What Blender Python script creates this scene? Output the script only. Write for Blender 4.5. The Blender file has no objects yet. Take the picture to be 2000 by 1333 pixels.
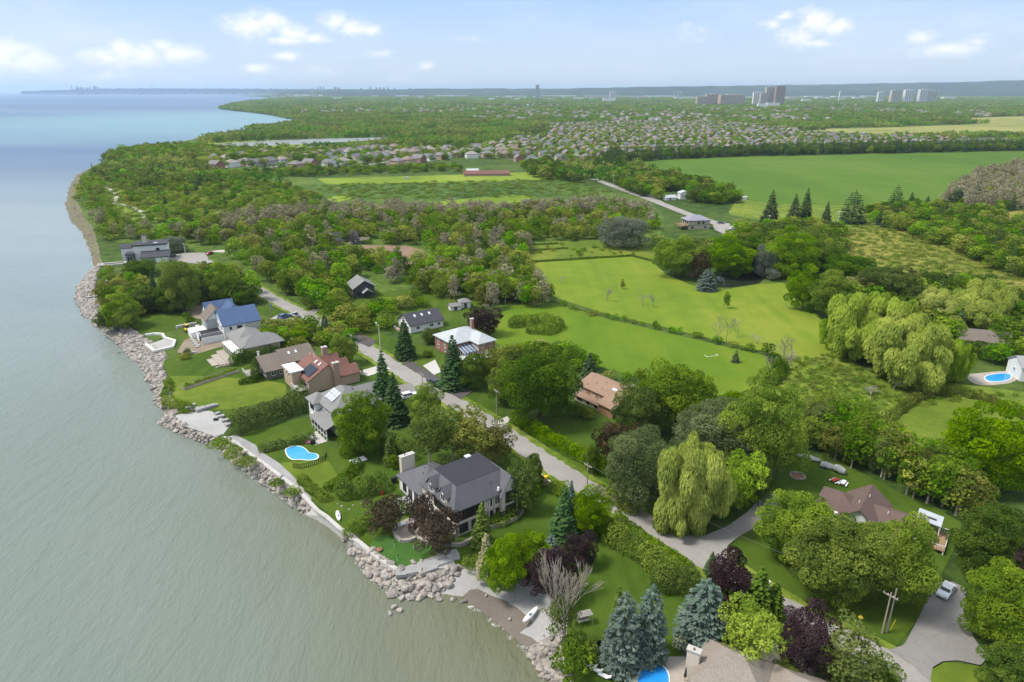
import bpy, bmesh, math, random
import numpy as np
from mathutils import Vector, Matrix, geometry
random.seed(7); RNG = np.random.default_rng(11)
SC = bpy.context.scene
COL = SC.collection
R = math.radians

# ---------------------------------------------------------------- camera
CAMH = 80.0; PITCH = R(20.1); FPX = 1333.0
cam_d = bpy.data.cameras.new('camera'); cam = bpy.data.objects.new('camera', cam_d); COL.objects.link(cam)
cam.location = (0, 0, CAMH); cam.rotation_euler = (math.pi/2 - PITCH, 0, 0)
cam_d.sensor_width = 36.0; cam_d.lens = 24.0; cam_d.clip_start = 1.0; cam_d.clip_end = 200000.0
SC.camera = cam

# ---------------------------------------------------------------- light
SUN_EL = R(58.0)
SUN_AZ = R(-98.0)          # from +Y towards +X: sun stands over the lake, to the left
sun_vec = Vector((math.sin(SUN_AZ)*math.cos(SUN_EL), math.cos(SUN_AZ)*math.cos(SUN_EL), math.sin(SUN_EL)))
sl = bpy.data.lights.new('sun', 'SUN'); so = bpy.data.objects.new('sun', sl); COL.objects.link(so)
sl.energy = 1.2; sl.angle = R(14.0); sl.color = (1.0, 0.96, 0.9)
so.rotation_euler = (-sun_vec).to_track_quat('-Z', 'Y').to_euler()
so.location = (-300, 100, 400)

SC.view_settings.view_transform = 'Standard'; SC.view_settings.look = 'None'
SC.view_settings.gamma = 1.0; SC.view_settings.use_curve_mapping = False
SC.view_settings.exposure = 1.9
SC.render.engine = 'CYCLES'
SC.cycles.use_denoising = True
SC.cycles.max_bounces = 6; SC.cycles.diffuse_bounces = 4; SC.cycles.glossy_bounces = 2
SC.cycles.transmission_bounces = 3; SC.cycles.transparent_max_bounces = 6; SC.cycles.volume_bounces = 2
SC.cycles.sample_clamp_indirect = 4.0

# ---------------------------------------------------------------- node helper
class NT:
    def __init__(s, tree): s.t = tree; s.n = tree.nodes; s.l = tree.links
    def node(s, typ, **kw):
        nd = s.n.new(typ)
        for k, v in kw.items():
            if k == 'inp':
                for kk, vv in v.items(): s.set(nd, kk, vv)
            else: setattr(nd, k, v)
        return nd
    def set(s, nd, key, v):
        sock = nd.inputs[key]
        if isinstance(v, bpy.types.NodeSocket): s.l.new(v, sock)
        else:
            try: sock.default_value = v
            except Exception: sock.default_value = tuple(v) + (1.0,)
    def math(s, op, a, b=0.0, c=None, clamp=False):
        nd = s.n.new('ShaderNodeMath'); nd.operation = op; nd.use_clamp = clamp
        s.set(nd, 0, a); s.set(nd, 1, b)
        if c is not None: s.set(nd, 2, c)
        return nd.outputs[0]
    def vmath(s, op, a, b=(0, 0, 0)):
        nd = s.n.new('ShaderNodeVectorMath'); nd.operation = op
        s.set(nd, 0, a); s.set(nd, 1, b); return nd.outputs[0]
    def noise(s, vec, scale, detail=3.0, rough=0.55, dist=0.0):
        nd = s.n.new('ShaderNodeTexNoise')
        if vec is not None: s.set(nd, 'Vector', vec)
        s.set(nd, 'Scale', scale); s.set(nd, 'Detail', detail); s.set(nd, 'Roughness', rough); s.set(nd, 'Distortion', dist)
        return nd.outputs['Fac']
    def ramp(s, fac, stops, interp='LINEAR'):
        nd = s.n.new('ShaderNodeValToRGB'); nd.color_ramp.interpolation = interp
        el = nd.color_ramp.elements
        while len(el) < len(stops): el.new(0.5)
        for e, (p, c) in zip(el, stops):
            e.position = p; e.color = tuple(c) + (1.0,) if len(c) == 3 else c
        s.set(nd, 'Fac', fac); return nd.outputs['Color']
    def rampf(s, fac, a, b, lo=0.0, hi=1.0):
        nd = s.n.new('ShaderNodeMapRange'); nd.interpolation_type = 'SMOOTHSTEP'
        s.set(nd, 'Value', fac); s.set(nd, 'From Min', a); s.set(nd, 'From Max', b); s.set(nd, 'To Min', lo); s.set(nd, 'To Max', hi)
        return nd.outputs['Result']
    def mix(s, fac, a, b, blend='MIX'):
        nd = s.n.new('ShaderNodeMix'); nd.data_type = 'RGBA'; nd.blend_type = blend
        s.set(nd, 0, fac)
        for k, v in ((6, a), (7, b)):
            if isinstance(v, bpy.types.NodeSocket): s.l.new(v, nd.inputs[k])
            else: nd.inputs[k].default_value = tuple(v) + (1.0,) if len(v) == 3 else v
        return nd.outputs[2]
    def mapping(s, vec, loc=(0, 0, 0), rot=(0, 0, 0), scale=(1, 1, 1)):
        nd = s.n.new('ShaderNodeMapping'); s.set(nd, 'Vector', vec)
        nd.inputs['Location'].default_value = loc; nd.inputs['Rotation'].default_value = rot; nd.inputs['Scale'].default_value = scale
        return nd.outputs[0]
    def bump(s, h, strength=0.3, dist=0.1):
        nd = s.n.new('ShaderNodeBump'); s.set(nd, 'Height', h); s.set(nd, 'Strength', strength); s.set(nd, 'Distance', dist)
        return nd.outputs[0]

# ---------------------------------------------------------------- sky
world = bpy.data.worlds.new('World'); SC.world = world; world.use_nodes = True
def dir_of(px, py):
    u = (px - 1000)/FPX; v = (py - 666.5)/FPX
    c, s = math.cos(PITCH), math.sin(PITCH)
    d = Vector((u, c - v*s, -s - v*c)); d.normalize(); return d
def build_sky():
    t = world.node_tree
    for n in list(t.nodes): t.nodes.remove(n)
    b = NT(t)
    out = b.node('ShaderNodeOutputWorld'); bg = b.node('ShaderNodeBackground')
    sky = b.node('ShaderNodeTexSky', sky_type='NISHITA')
    sky.sun_disc = False; sky.sun_elevation = SUN_EL; sky.sun_rotation = SUN_AZ
    sky.altitude = 100.0; sky.air_density = 1.0; sky.dust_density = 1.6; sky.ozone_density = 1.2
    co = b.node('ShaderNodeTexCoord').outputs['Generated']
    sep = b.node('ShaderNodeSeparateXYZ', inp={'Vector': co})
    az = b.math('MULTIPLY', b.math('ARCTAN2', sep.outputs['X'], sep.outputs['Y']), 10.0)
    el = b.math('MULTIPLY', b.math('ARCSINE', sep.outputs['Z']), 10.0)
    cv = b.node('ShaderNodeCombineXYZ', inp={'X': az, 'Y': el}).outputs[0]
    n1 = b.noise(b.mapping(cv, scale=(1.0, 1.5, 1)), 2.6, 7.0, 0.62)
    n2 = b.noise(b.mapping(cv, loc=(3, 1, 0), scale=(1.0, 1.7, 1)), 9.0, 5.0, 0.6)
    wob = b.math('ADD', b.math('MULTIPLY', b.math('SUBTRACT', n1, 0.5), 1.5), b.math('MULTIPLY', b.math('SUBTRACT', n2, 0.5), 0.7))
    # cumulus: heaps standing round the horizon, each a few rounded lobes (az, el) x 10 rad
    lobes = []
    def cl(px, py, rx, ry, k=1.0):
        d = dir_of(px, py); lobes.append((math.atan2(d.x, d.y)*10, math.asin(d.z)*10, rx/133.3, ry/133.3, k))
    for a in ((-5, 112, 70, 34), (55, 122, 58, 24), (20, 95, 40, 25),
              (205, 112, 62, 24), (240, 100, 34, 22), (285, 108, 46, 26), (345, 106, 50, 22), (318, 90, 30, 16),
              (490, 50, 58, 26), (530, 40, 40, 20), (570, 66, 44, 22), (615, 76, 34, 13), (560, 80, 40, 12),
              (655, 42, 34, 20), (690, 55, 40, 22), (725, 60, 24, 12), (560, 110, 28, 12), (500, 134, 32, 12), (745, 105, 30, 10, .7),
              (835, 130, 22, 11, .8), (620, 140, 60, 14, .5), (200, 150, 90, 16, .55), (780, 155, 30, 10, .6),
              (1590, 45, 44, 30), (1635, 55, 36, 22), (1560, 70, 50, 24), (1510, 50, 24, 12, .7), (1600, 84, 60, 12, .8), (1535, 32, 22, 12, .8),
              (1800, 74, 34, 16, .9), (1850, 96, 60, 16, .9), (1910, 82, 34, 14, .6), (1340, 62, 64, 26, .45), (2010, 110, 40, 18, .6), (900, 76, 70, 9, .38),
              (-250, 90, 90, 34), (-420, 110, 80, 24), (2300, 70, 90, 32), (2480, 100, 80, 20), (-650, 60, 110, 30), (2750, 60, 120, 30)):
        cl(*a)
    field = None
    for (a, e, rx, ry, k) in lobes:
        nd = b.n.new('ShaderNodeVectorMath'); nd.operation = 'MULTIPLY_ADD'
        b.set(nd, 0, cv); nd.inputs[1].default_value = (1/rx, 1/ry, 0); nd.inputs[2].default_value = (-a/rx, -e/ry, 0)
        ln = b.n.new('ShaderNodeVectorMath'); ln.operation = 'LENGTH'; b.set(ln, 0, nd.outputs[0])
        f = b.math('MULTIPLY_ADD', ln.outputs['Value'], -k, 1.25*k)
        field = f if field is None else b.math('MAXIMUM', field, f)
    dens = b.math('MULTIPLY', b.rampf(b.math('ADD', field, wob), 0.08, 1.3), 0.96)
    # thin veil everywhere and scattered heaps over the rest of the dome
    veil = b.rampf(b.noise(b.mapping(cv, loc=(7, 4, 0), scale=(0.35, 1.1, 1)), 1.1, 6.0, 0.6), 0.42, 0.85, 0.0, 0.42)
    g = b.noise(b.mapping(co, scale=(3.2, 3.2, 4.5)), 1.4, 6.0, 0.58)
    high = b.math('MULTIPLY', b.rampf(g, 0.2, 0.55), b.rampf(sep.outputs['Z'], 0.14, 0.32))
    d = b.math('MAXIMUM', b.math('MAXIMUM', dens, veil), b.math('MULTIPLY', high, 0.85))
    shade = b.ramp(b.math('ADD', b.math('MULTIPLY', dens, 0.7), b.math('MULTIPLY', n2, 0.45)), [(0.25, (4.7, 5.0, 5.4)), (0.8, (5.5, 5.45, 5.3))])
    k = 1/0.195                                        # summer sky: pale at the horizon, blue above
    grad = b.ramp(b.math('MULTIPLY', el, 0.1/1.5708), [(0.0, tuple(v*k for v in (0.72, 0.81, 0.93))), (0.03, tuple(v*k for v in (0.60, 0.74, 0.95))), (0.075, tuple(v*k for v in (0.40, 0.61, 0.95))),
                  (0.22, tuple(v*k for v in (0.32, 0.53, 0.92))), (1.0, tuple(v*k for v in (0.22, 0.42, 0.85)))])
    air = b.mix(0.85, sky.outputs[0], grad)
    col = b.mix(d, air, shade)
    b.set(bg, 'Color', col); bg.inputs['Strength'].default_value = 0.056
    t.links.new(bg.outputs[0], out.inputs['Surface'])
build_sky()
world.cycles.sampling_method = 'MANUAL'; world.cycles.sample_map_resolution = 256

# ---------------------------------------------------------------- geometry helpers
CP, SP = math.cos(PITCH), math.sin(PITCH)
def G(px, py, z=0.0):
    """point of the ground plane (height z) that the photograph shows at px, py"""
    u = (px - 1000)/FPX; v = (py - 666.5)/FPX
    t = (CAMH - z)/(SP + v*CP)
    return Vector((u*t, (CP - v*SP)*t, z))
def zc_of(p): return p.y*CP - (p.z - CAMH)*SP
def height_at(base, top_py):
    v = (top_py - 666.5)/FPX
    return CAMH + base.y*(v*CP + SP)/(v*SP - CP)
def mpp(p): return zc_of(p)/FPX     # metres per photograph pixel at p

def tag(o, label=None, cat=None, group=None, kind=None):
    if label: o['label'] = label
    if cat: o['category'] = cat
    if group: o['group'] = group
    if kind: o['kind'] = kind
    return o
def empty(name, loc=(0, 0, 0), rz=0.0, label=None, cat=None, group=None):
    o = bpy.data.objects.new(name, None); COL.objects.link(o)
    o.location = loc; o.rotation_euler = (0, 0, rz); o.empty_display_size = 0.5
    return tag(o, label, cat, group)
def link(name, me, mat=None, parent=None):
    o = bpy.data.objects.new(name, me); COL.objects.link(o)
    if mat is not None and len(me.materials) == 0: me.materials.append(mat)
    if parent is not None: o.parent = parent
    return o
def mesh_np(name, verts, faces_flat, sizes, face_attr=None, smooth=False):
    me = bpy.data.meshes.new(name)
    verts = np.asarray(verts, dtype=np.float32); faces_flat = np.asarray(faces_flat, dtype=np.int32)
    sizes = np.asarray(sizes, dtype=np.int32)
    me.vertices.add(len(verts)); me.vertices.foreach_set('co', verts.ravel())
    me.loops.add(len(faces_flat)); me.loops.foreach_set('vertex_index', faces_flat)
    me.polygons.add(len(sizes))
    st = np.zeros(len(sizes), dtype=np.int32); st[1:] = np.cumsum(sizes)[:-1]
    me.polygons.foreach_set('loop_start', st)
    if smooth: me.polygons.foreach_set('use_smooth', np.ones(len(sizes), dtype=bool))
    if face_attr is not None:
        a = me.attributes.new('tint', 'FLOAT', 'FACE'); a.data.foreach_set('value', np.asarray(face_attr, dtype=np.float32))
    me.update(calc_edges=True); me.validate(); return me

class MB:
    """collects simple solids, builds them as one mesh"""
    def __init__(s): s.v = []; s.f = []
    def add(s, vs, fs):
        k = len(s.v); s.v += [tuple(v) for v in vs]; s.f += [tuple(i + k for i in f) for f in fs]; return s
    def box(s, x0, y0, z0, x1, y1, z1):
        return s.add([(x0, y0, z0), (x1, y0, z0), (x1, y1, z0), (x0, y1, z0), (x0, y0, z1), (x1, y0, z1), (x1, y1, z1), (x0, y1, z1)],
                     [(0, 3, 2, 1), (4, 5, 6, 7), (0, 1, 5, 4), (1, 2, 6, 5), (2, 3, 7, 6), (3, 0, 4, 7)])
    def prism(s, poly, z0, z1):
        n = len(poly)
        return s.add([(p[0], p[1], z0) for p in poly] + [(p[0], p[1], z1) for p in poly],
                     [tuple(range(n - 1, -1, -1)), tuple(range(n, 2*n))] + [(i, (i + 1) % n, n + (i + 1) % n, n + i) for i in range(n)])
    def tube(s, p0, p1, r0, r1=None, n=6):
        r1 = r0 if r1 is None else r1
        p0 = Vector(p0); p1 = Vector(p1); d = p1 - p0
        if d.length < 1e-6: return s
        d.normalize(); a = d.orthogonal().normalized(); c = d.cross(a)
        vs = [p0 + (a*math.cos(t) + c*math.sin(t))*r0 for t in [2*math.pi*i/n for i in range(n)]] + \
             [p1 + (a*math.cos(t) + c*math.sin(t))*r1 for t in [2*math.pi*i/n for i in range(n)]]
        return s.add(vs, [(i, (i + 1) % n, n + (i + 1) % n, n + i) for i in range(n)] + [tuple(range(n - 1, -1, -1)), tuple(range(n, 2*n))])
    def slab(s, quad, th):
        """a sloping plate: 3 or more points, thickness downwards"""
        n = len(quad); q = [Vector(p) for p in quad]
        return s.add([p for p in q] + [p - Vector((0, 0, th)) for p in q],
                     [tuple(range(n)), tuple(range(2*n - 1, n - 1, -1))] + [(i, n + i, n + (i + 1) % n, (i + 1) % n) for i in range(n)])
    def build(s, name, mat, parent=None, smooth=False):
        me = bpy.data.meshes.new(name); me.from_pydata([tuple(v) for v in s.v], [], s.f)
        bm = bmesh.new(); bm.from_mesh(me); bmesh.ops.recalc_face_normals(bm, faces=bm.faces); bm.to_mesh(me); bm.free()
        if smooth: me.polygons.foreach_set('use_smooth', np.ones(len(me.polygons), dtype=bool))
        return link(name, me, mat, parent)

def chaikin(poly, it=2, closed=True):
    for _ in range(it):
        out = []; n = len(poly)
        for i in range(n if closed else n - 1):
            a, b_ = poly[i], poly[(i + 1) % n]
            out += [a*0.75 + b_*0.25, a*0.25 + b_*0.75]
        if not closed: out = [poly[0]] + out + [poly[-1]]
        poly = out
    return poly
def sheet(name, pts, z, mat, kind='structure', smooth=0, th=None):
    poly = [Vector((p[0], p[1], z)) for p in pts]
    if smooth:
        dn = []
        for i, a in enumerate(poly):
            b0 = poly[(i + 1) % len(poly)]
            dn += [a, a.lerp(b0, 0.34), a.lerp(b0, 0.66)]
        poly = chaikin(dn, max(2, smooth))
    tris = geometry.tessellate_polygon([poly])
    me = bpy.data.meshes.new(name)
    fs = []
    for t in tris:
        a, b_, c = [poly[i] for i in t]
        fs.append(t if (b_ - a).cross(c - a).z > 0 else (t[0], t[2], t[1]))
    me.from_pydata([tuple(p) for p in poly], [], fs)
    o = link(name, me, mat)
    if kind: o['kind'] = kind
    return o
def pxpoly(pts, z=0.0): return [G(x, y, z) for x, y in pts]
def in_poly(x, y, poly):
    c = False; n = len(poly); j = n - 1
    for i in range(n):
        xi, yi = poly[i][0], poly[i][1]; xj, yj = poly[j][0], poly[j][1]
        if (yi > y) != (yj > y) and x < (xj - xi)*(y - yi)/(yj - yi) + xi: c = not c
        j = i
    return c
def ribbon(name, left, right, z, mat, kind='structure'):
    n = len(left)
    me = bpy.data.meshes.new(name)
    me.from_pydata([(p.x, p.y, z) for p in left] + [(p.x, p.y, z) for p in right], [], [(i, n + i, n + i + 1, i + 1) for i in range(n - 1)])
    bm = bmesh.new(); bm.from_mesh(me)
    for f in bm.faces:
        if f.normal.z < 0: f.normal_flip()
    bm.to_mesh(me); bm.free()
    o = link(name, me, mat); o['kind'] = kind; return o
def offset_line(pts, d):
    """polyline moved d metres to its left (in plan)"""
    out = []
    for i, p in enumerate(pts):
        a = pts[max(0, i - 1)]; b_ = pts[min(len(pts) - 1, i + 1)]
        t = (b_ - a); t.z = 0; t.normalize()
        out.append(p + Vector((-t.y, t.x, 0))*d)
    return out
# ---------------------------------------------------------------- materials
MATS = {}
def newmat(name):
    m = bpy.data.materials.new(name); m.use_nodes = True
    t = m.node_tree
    for n in list(t.nodes): t.nodes.remove(n)
    b = NT(t); out = b.node('ShaderNodeOutputMaterial'); p = b.node('ShaderNodeBsdfPrincipled')
    t.links.new(p.outputs[0], out.inputs['Surface']); MATS[name] = m
    return m, b, p, out
def pos(b): return b.node('ShaderNodeNewGeometry').outputs['Position']
def obj_co(b): return b.node('ShaderNodeTexCoord').outputs['Object']
def rnd(b): return b.node('ShaderNodeObjectInfo').outputs['Random']

def plain(name, col, rough=0.7, var=0.12, scale=1.5, metal=0.0, bump=0.0, objrand=0.0, spec=0.4):
    m, b, p, out = newmat(name)
    co = obj_co(b)
    n = b.noise(co, scale, 5.0, 0.6)
    lo = tuple(c*(1 - var) for c in col); hi = tuple(min(1, c*(1 + var)) for c in col)
    c = b.ramp(n, [(0.3, lo), (0.7, hi)])
    if objrand:
        v = b.math('ADD', 1 - objrand, b.math('MULTIPLY', rnd(b), 2*objrand))
        c = b.mix(1.0, c, b.node('ShaderNodeCombineColor', inp={'Red': v, 'Green': v, 'Blue': v}).outputs[0], 'MULTIPLY')
    b.set(p, 'Base Color', c); p.inputs['Roughness'].default_value = rough; p.inputs['Metallic'].default_value = metal
    p.inputs['Specular IOR Level'].default_value = spec
    if bump: b.set(p, 'Normal', b.bump(b.noise(co, scale*6, 4.0), bump, 0.05))
    return m

def grass(name, dark, mid, light, s1=0.02, s2=0.35, mottled=0.5, bump=0.4, fine=3.0, bumpd=0.3, streak=None):
    m, b, p, out = newmat(name)
    co = pos(b)
    big = b.noise(co, s1, 4.0, 0.55, 0.4)
    med = b.noise(co, s2, 5.0, 0.65)
    fin = b.noise(co, fine, 3.0, 0.7)
    f = b.math('ADD', b.math('MULTIPLY', big, 1 - mottled), b.math('MULTIPLY', med, mottled))
    if streak:
        st = b.noise(b.mapping(co, rot=(0, 0, streak[0]), scale=(1, 0.04, 1)), streak[1], 3.0, 0.6)
        f = b.math('ADD', b.math('MULTIPLY', f, 0.72), b.math('MULTIPLY', st, 0.28))
    f = b.math('ADD', b.math('MULTIPLY', f, 0.88), b.math('MULTIPLY', fin, 0.12))
    c = b.ramp(f, [(0.41, dark), (0.5, mid), (0.60, light)])
    b.set(p, 'Base Color', c); p.inputs['Roughness'].default_value = 0.9; p.inputs['Specular IOR Level'].default_value = 0.1
    h = b.math('ADD', b.math('MULTIPLY', med, 0.6), b.math('MULTIPLY', fin, 0.4))
    b.set(p, 'Normal', b.bump(h, bump, bumpd))
    return m

grass('m_land', (0.032, 0.060, 0.011), (0.060, 0.100, 0.018), (0.100, 0.140, 0.027), 0.012, 0.14, 0.55, 0.9, 1.2, 1.0)
grass('m_lawn', (0.042, 0.080, 0.007), (0.059, 0.102, 0.010), (0.085, 0.122, 0.014), 0.05, 0.5, 0.35, 0.25, 5.0, 0.1, streak=(R(52), 0.45))
grass('m_field', (0.102, 0.167, 0.014), (0.142, 0.203, 0.017), (0.198, 0.230, 0.027), 0.014, 0.10, 0.35, 0.2, 2.0, 0.15, streak=(R(-12), 0.14))
grass('m_field_b', (0.080, 0.144, 0.010), (0.104, 0.173, 0.011), (0.146, 0.191, 0.016), 0.02, 0.12, 0.3, 0.2, 2.0, 0.15, streak=(R(24), 0.12))
grass('m_rough', (0.075, 0.122, 0.014), (0.130, 0.184, 0.020), (0.205, 0.239, 0.038), 0.03, 0.25, 0.6, 1.0, 1.5, 0.8)
grass('m_crop', (0.062, 0.122, 0.012), (0.078, 0.146, 0.014), (0.105, 0.164, 0.022), 0.004, 0.03, 0.35, 0.4, 0.6, 0.5, streak=(R(75), 0.03))
grass('m_scrub', (0.042, 0.090, 0.018), (0.066, 0.120, 0.022), (0.105, 0.160, 0.030), 0.01, 0.08, 0.55, 0.9, 0.5, 1.0)
grass('m_bright', (0.123, 0.184, 0.016), (0.171, 0.234, 0.022), (0.218, 0.270, 0.036), 0.01, 0.08, 0.4, 0.4, 0.8, 0.4)
grass('m_dry', (0.170, 0.190, 0.050), (0.235, 0.235, 0.065), (0.290, 0.270, 0.090), 0.006, 0.04, 0.4, 0.5, 0.5, 0.6)
grass('m_golden', (0.105, 0.133, 0.020), (0.185, 0.189, 0.030), (0.260, 0.216, 0.060), 0.02, 0.15, 0.6, 0.9, 0.9, 0.8)
grass('m_turf', (0.042, 0.105, 0.020), (0.052, 0.122, 0.022), (0.070, 0.140, 0.028), 0.1, 0.6, 0.3, 0.1, 6.0, 0.05)
grass('m_yellowlawn', (0.086, 0.131, 0.013), (0.119, 0.164, 0.017), (0.164, 0.193, 0.028), 0.04, 0.3, 0.4, 0.25, 3.0, 0.1)
grass('m_woodfloor', (0.052, 0.092, 0.016), (0.085, 0.138, 0.022), (0.135, 0.185, 0.034), 0.03, 0.3, 0.6, 1.0, 1.5, 0.8)
grass('m_far', (0.036, 0.070, 0.026), (0.060, 0.098, 0.032), (0.115, 0.150, 0.050), 0.0016, 0.012, 0.6, 0.6, 0.05, 4.0)
grass('m_hill', (0.014, 0.024, 0.016), (0.026, 0.040, 0.022), (0.070, 0.082, 0.045), 0.0006, 0.004, 0.55, 0.5, 0.02, 8.0)

def mk_asphalt(name, c0, c1, cracks=True):
    m, b, p, out = newmat(name); co = pos(b)
    n = b.math('ADD', b.math('MULTIPLY', b.noise(co, 0.12, 4.0), 0.55), b.math('MULTIPLY', b.noise(co, 1.7, 5.0, 0.7), 0.45))
    c = b.ramp(n, [(0.32, c0), (0.68, c1)])
    if cracks:
        v = b.node('ShaderNodeTexVoronoi', feature='DISTANCE_TO_EDGE', inp={'Vector': b.vmath('ADD', co, b.node('ShaderNodeTexNoise', inp={'Vector': co, 'Scale': 0.4}).outputs['Color']), 'Scale': 0.11})
        c = b.mix(b.rampf(v.outputs['Distance'], 0.003, 0.009, 0.22, 0.0), c, tuple(x*0.6 for x in c0))
    b.set(p, 'Base Color', c); p.inputs['Roughness'].default_value = 0.9
    p.inputs['Specular IOR Level'].default_value = 0.2
    b.set(p, 'Normal', b.bump(b.noise(co, 9.0, 3.0), 0.2, 0.03)); return m
mk_asphalt('m_road', (0.245, 0.226, 0.202), (0.320, 0.298, 0.268))
mk_asphalt('m_drive', (0.190, 0.178, 0.163), (0.250, 0.235, 0.216))
mk_asphalt('m_drive_dark', (0.070, 0.062, 0.058), (0.105, 0.095, 0.088), False)
mk_asphalt('m_concrete', (0.40, 0.38, 0.34), (0.52, 0.49, 0.45), False)
mk_asphalt('m_whitecon', (0.29, 0.28, 0.26), (0.43, 0.42, 0.395), False)
mk_asphalt('m_paver', (0.30, 0.26, 0.215), (0.42, 0.365, 0.30), False)
mk_asphalt('m_gravel', (0.24, 0.235, 0.225), (0.36, 0.35, 0.335), False)
mk_asphalt('m_dirt', (0.190, 0.150, 0.105), (0.285, 0.232, 0.170), False)
mk_asphalt('m_reddirt', (0.185, 0.118, 0.080), (0.270, 0.180, 0.125), False)
mk_asphalt('m_beach', (0.25, 0.24, 0.222), (0.40, 0.385, 0.36), False)
mk_asphalt('m_wetsand', (0.125, 0.105, 0.085), (0.185, 0.160, 0.130), False)
mk_asphalt('m_trail', (0.36, 0.34, 0.29), (0.46, 0.43, 0.37), False)

def mk_bank():
    m, b, p, out = newmat('m_bank'); co = pos(b)
    v = b.node('ShaderNodeTexVoronoi', inp={'Vector': co, 'Scale': 0.9})
    n = b.noise(co, 0.3, 5.0)
    c = b.ramp(b.math('ADD', b.math('MULTIPLY', n, 0.6), b.math('MULTIPLY', v.outputs['Distance'], 0.4)), [(0.25, (0.13, 0.115, 0.09)), (0.5, (0.25, 0.225, 0.185)), (0.75, (0.36, 0.335, 0.29))])
    b.set(p, 'Base Color', c); p.inputs['Roughness'].default_value = 0.95
    b.set(p, 'Normal', b.bump(v.outputs['Distance'], 0.9, 0.4))
mk_bank()
grass('m_soilbank', (0.105, 0.092, 0.055), (0.170, 0.145, 0.095), (0.130, 0.150, 0.050), 0.05, 0.4, 0.6, 0.9, 1.2, 0.6)
def mk_rock():
    m, b, p, out = newmat('m_rock'); co = pos(b)
    n = b.noise(co, 1.1, 5.0, 0.65)
    c = b.ramp(n, [(0.3, (0.20, 0.18, 0.155)), (0.55, (0.33, 0.305, 0.275)), (0.75, (0.45, 0.425, 0.39))])
    r = rnd(b)
    tint = b.ramp(r, [(0.0, (0.55, 0.52, 0.50)), (0.3, (0.95, 0.93, 0.92)), (0.55, (1.12, 1.04, 0.95)), (0.8, (0.82, 0.80, 0.79)), (1.0, (1.22, 1.17, 1.12))])
    z = b.node('ShaderNodeSeparateXYZ', inp={'Vector': co}).outputs['Z']
    wet = b.rampf(b.math('ADD', z, b.math('MULTIPLY', n, 0.5)), -2.15, -1.55, 0.42, 1.0)       # splash-wet band at the waterline
    c = b.mix(1.0, c, tint, 'MULTIPLY')
    c = b.mix(1.0, c, b.node('ShaderNodeCombineColor', inp={'Red': wet, 'Green': wet, 'Blue': wet}).outputs[0], 'MULTIPLY')
    b.set(p, 'Base Color', c); p.inputs['Roughness'].default_value = 0.85
    b.set(p, 'Normal', b.bump(b.noise(co, 3.5, 4.0), 0.6, 0.15))
mk_rock()

def mk_lake():
    m, b, p, out = newmat('m_lake'); co = pos(b)
    sx = b.node('ShaderNodeSeparateXYZ', inp={'Vector': co})
    X, Y = sx.outputs['X'], sx.outputs['Y']
    # distance out from the shore line of the near lots (turbid shallows) and along the lake
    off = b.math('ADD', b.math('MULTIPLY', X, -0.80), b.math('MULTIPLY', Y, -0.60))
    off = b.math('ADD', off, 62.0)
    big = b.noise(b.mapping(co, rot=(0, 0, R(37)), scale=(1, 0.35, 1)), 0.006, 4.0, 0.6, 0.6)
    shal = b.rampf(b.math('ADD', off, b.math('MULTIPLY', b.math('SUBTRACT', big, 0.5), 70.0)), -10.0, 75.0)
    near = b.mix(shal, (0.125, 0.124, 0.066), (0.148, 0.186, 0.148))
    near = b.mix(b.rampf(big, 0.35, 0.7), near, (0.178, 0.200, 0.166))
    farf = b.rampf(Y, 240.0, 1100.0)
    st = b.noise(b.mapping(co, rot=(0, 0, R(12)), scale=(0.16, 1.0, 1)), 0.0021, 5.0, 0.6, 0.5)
    far = b.ramp(st, [(0.34, (0.060, 0.105, 0.200)), (0.5, (0.092, 0.150, 0.232)), (0.64, (0.140, 0.225, 0.275))])  # blue to turquoise bands: cloud shadow and water depth painted into the colour
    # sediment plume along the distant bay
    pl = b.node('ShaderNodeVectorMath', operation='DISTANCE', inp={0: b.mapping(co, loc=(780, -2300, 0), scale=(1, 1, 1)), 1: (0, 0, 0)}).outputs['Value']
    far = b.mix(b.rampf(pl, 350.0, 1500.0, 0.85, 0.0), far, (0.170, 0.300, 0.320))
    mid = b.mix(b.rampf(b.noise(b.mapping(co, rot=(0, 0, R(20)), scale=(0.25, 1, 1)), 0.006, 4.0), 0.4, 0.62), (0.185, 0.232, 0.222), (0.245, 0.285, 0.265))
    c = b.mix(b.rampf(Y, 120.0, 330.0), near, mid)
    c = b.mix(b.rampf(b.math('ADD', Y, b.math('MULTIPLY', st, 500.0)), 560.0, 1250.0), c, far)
    b.set(p, 'Base Color', c)
    p.inputs['IOR'].default_value = 1.33; p.inputs['Specular IOR Level'].default_value = 0.5
    rough = b.rampf(Y, 100.0, 900.0, 0.16, 0.42); b.set(p, 'Roughness', rough)
    w1 = b.noise(b.mapping(co, rot=(0, 0, R(58)), scale=(1.0, 0.33, 1)), 0.34, 5.0, 0.65, 0.3)
    w2 = b.noise(b.mapping(co, rot=(0, 0, R(70)), scale=(1.0, 0.45, 1)), 1.3, 4.0, 0.6)
    h = b.math('ADD', b.math('MULTIPLY', w1, 0.75), b.math('MULTIPLY', w2, 0.22))
    bn = b.node('ShaderNodeBump', inp={'Height': h, 'Distance': 1.6}); b.set(bn, 'Strength', b.rampf(Y, 90.0, 700.0, 0.5, 0.25))
    b.set(p, 'Normal', bn.outputs[0])
mk_lake()
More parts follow.
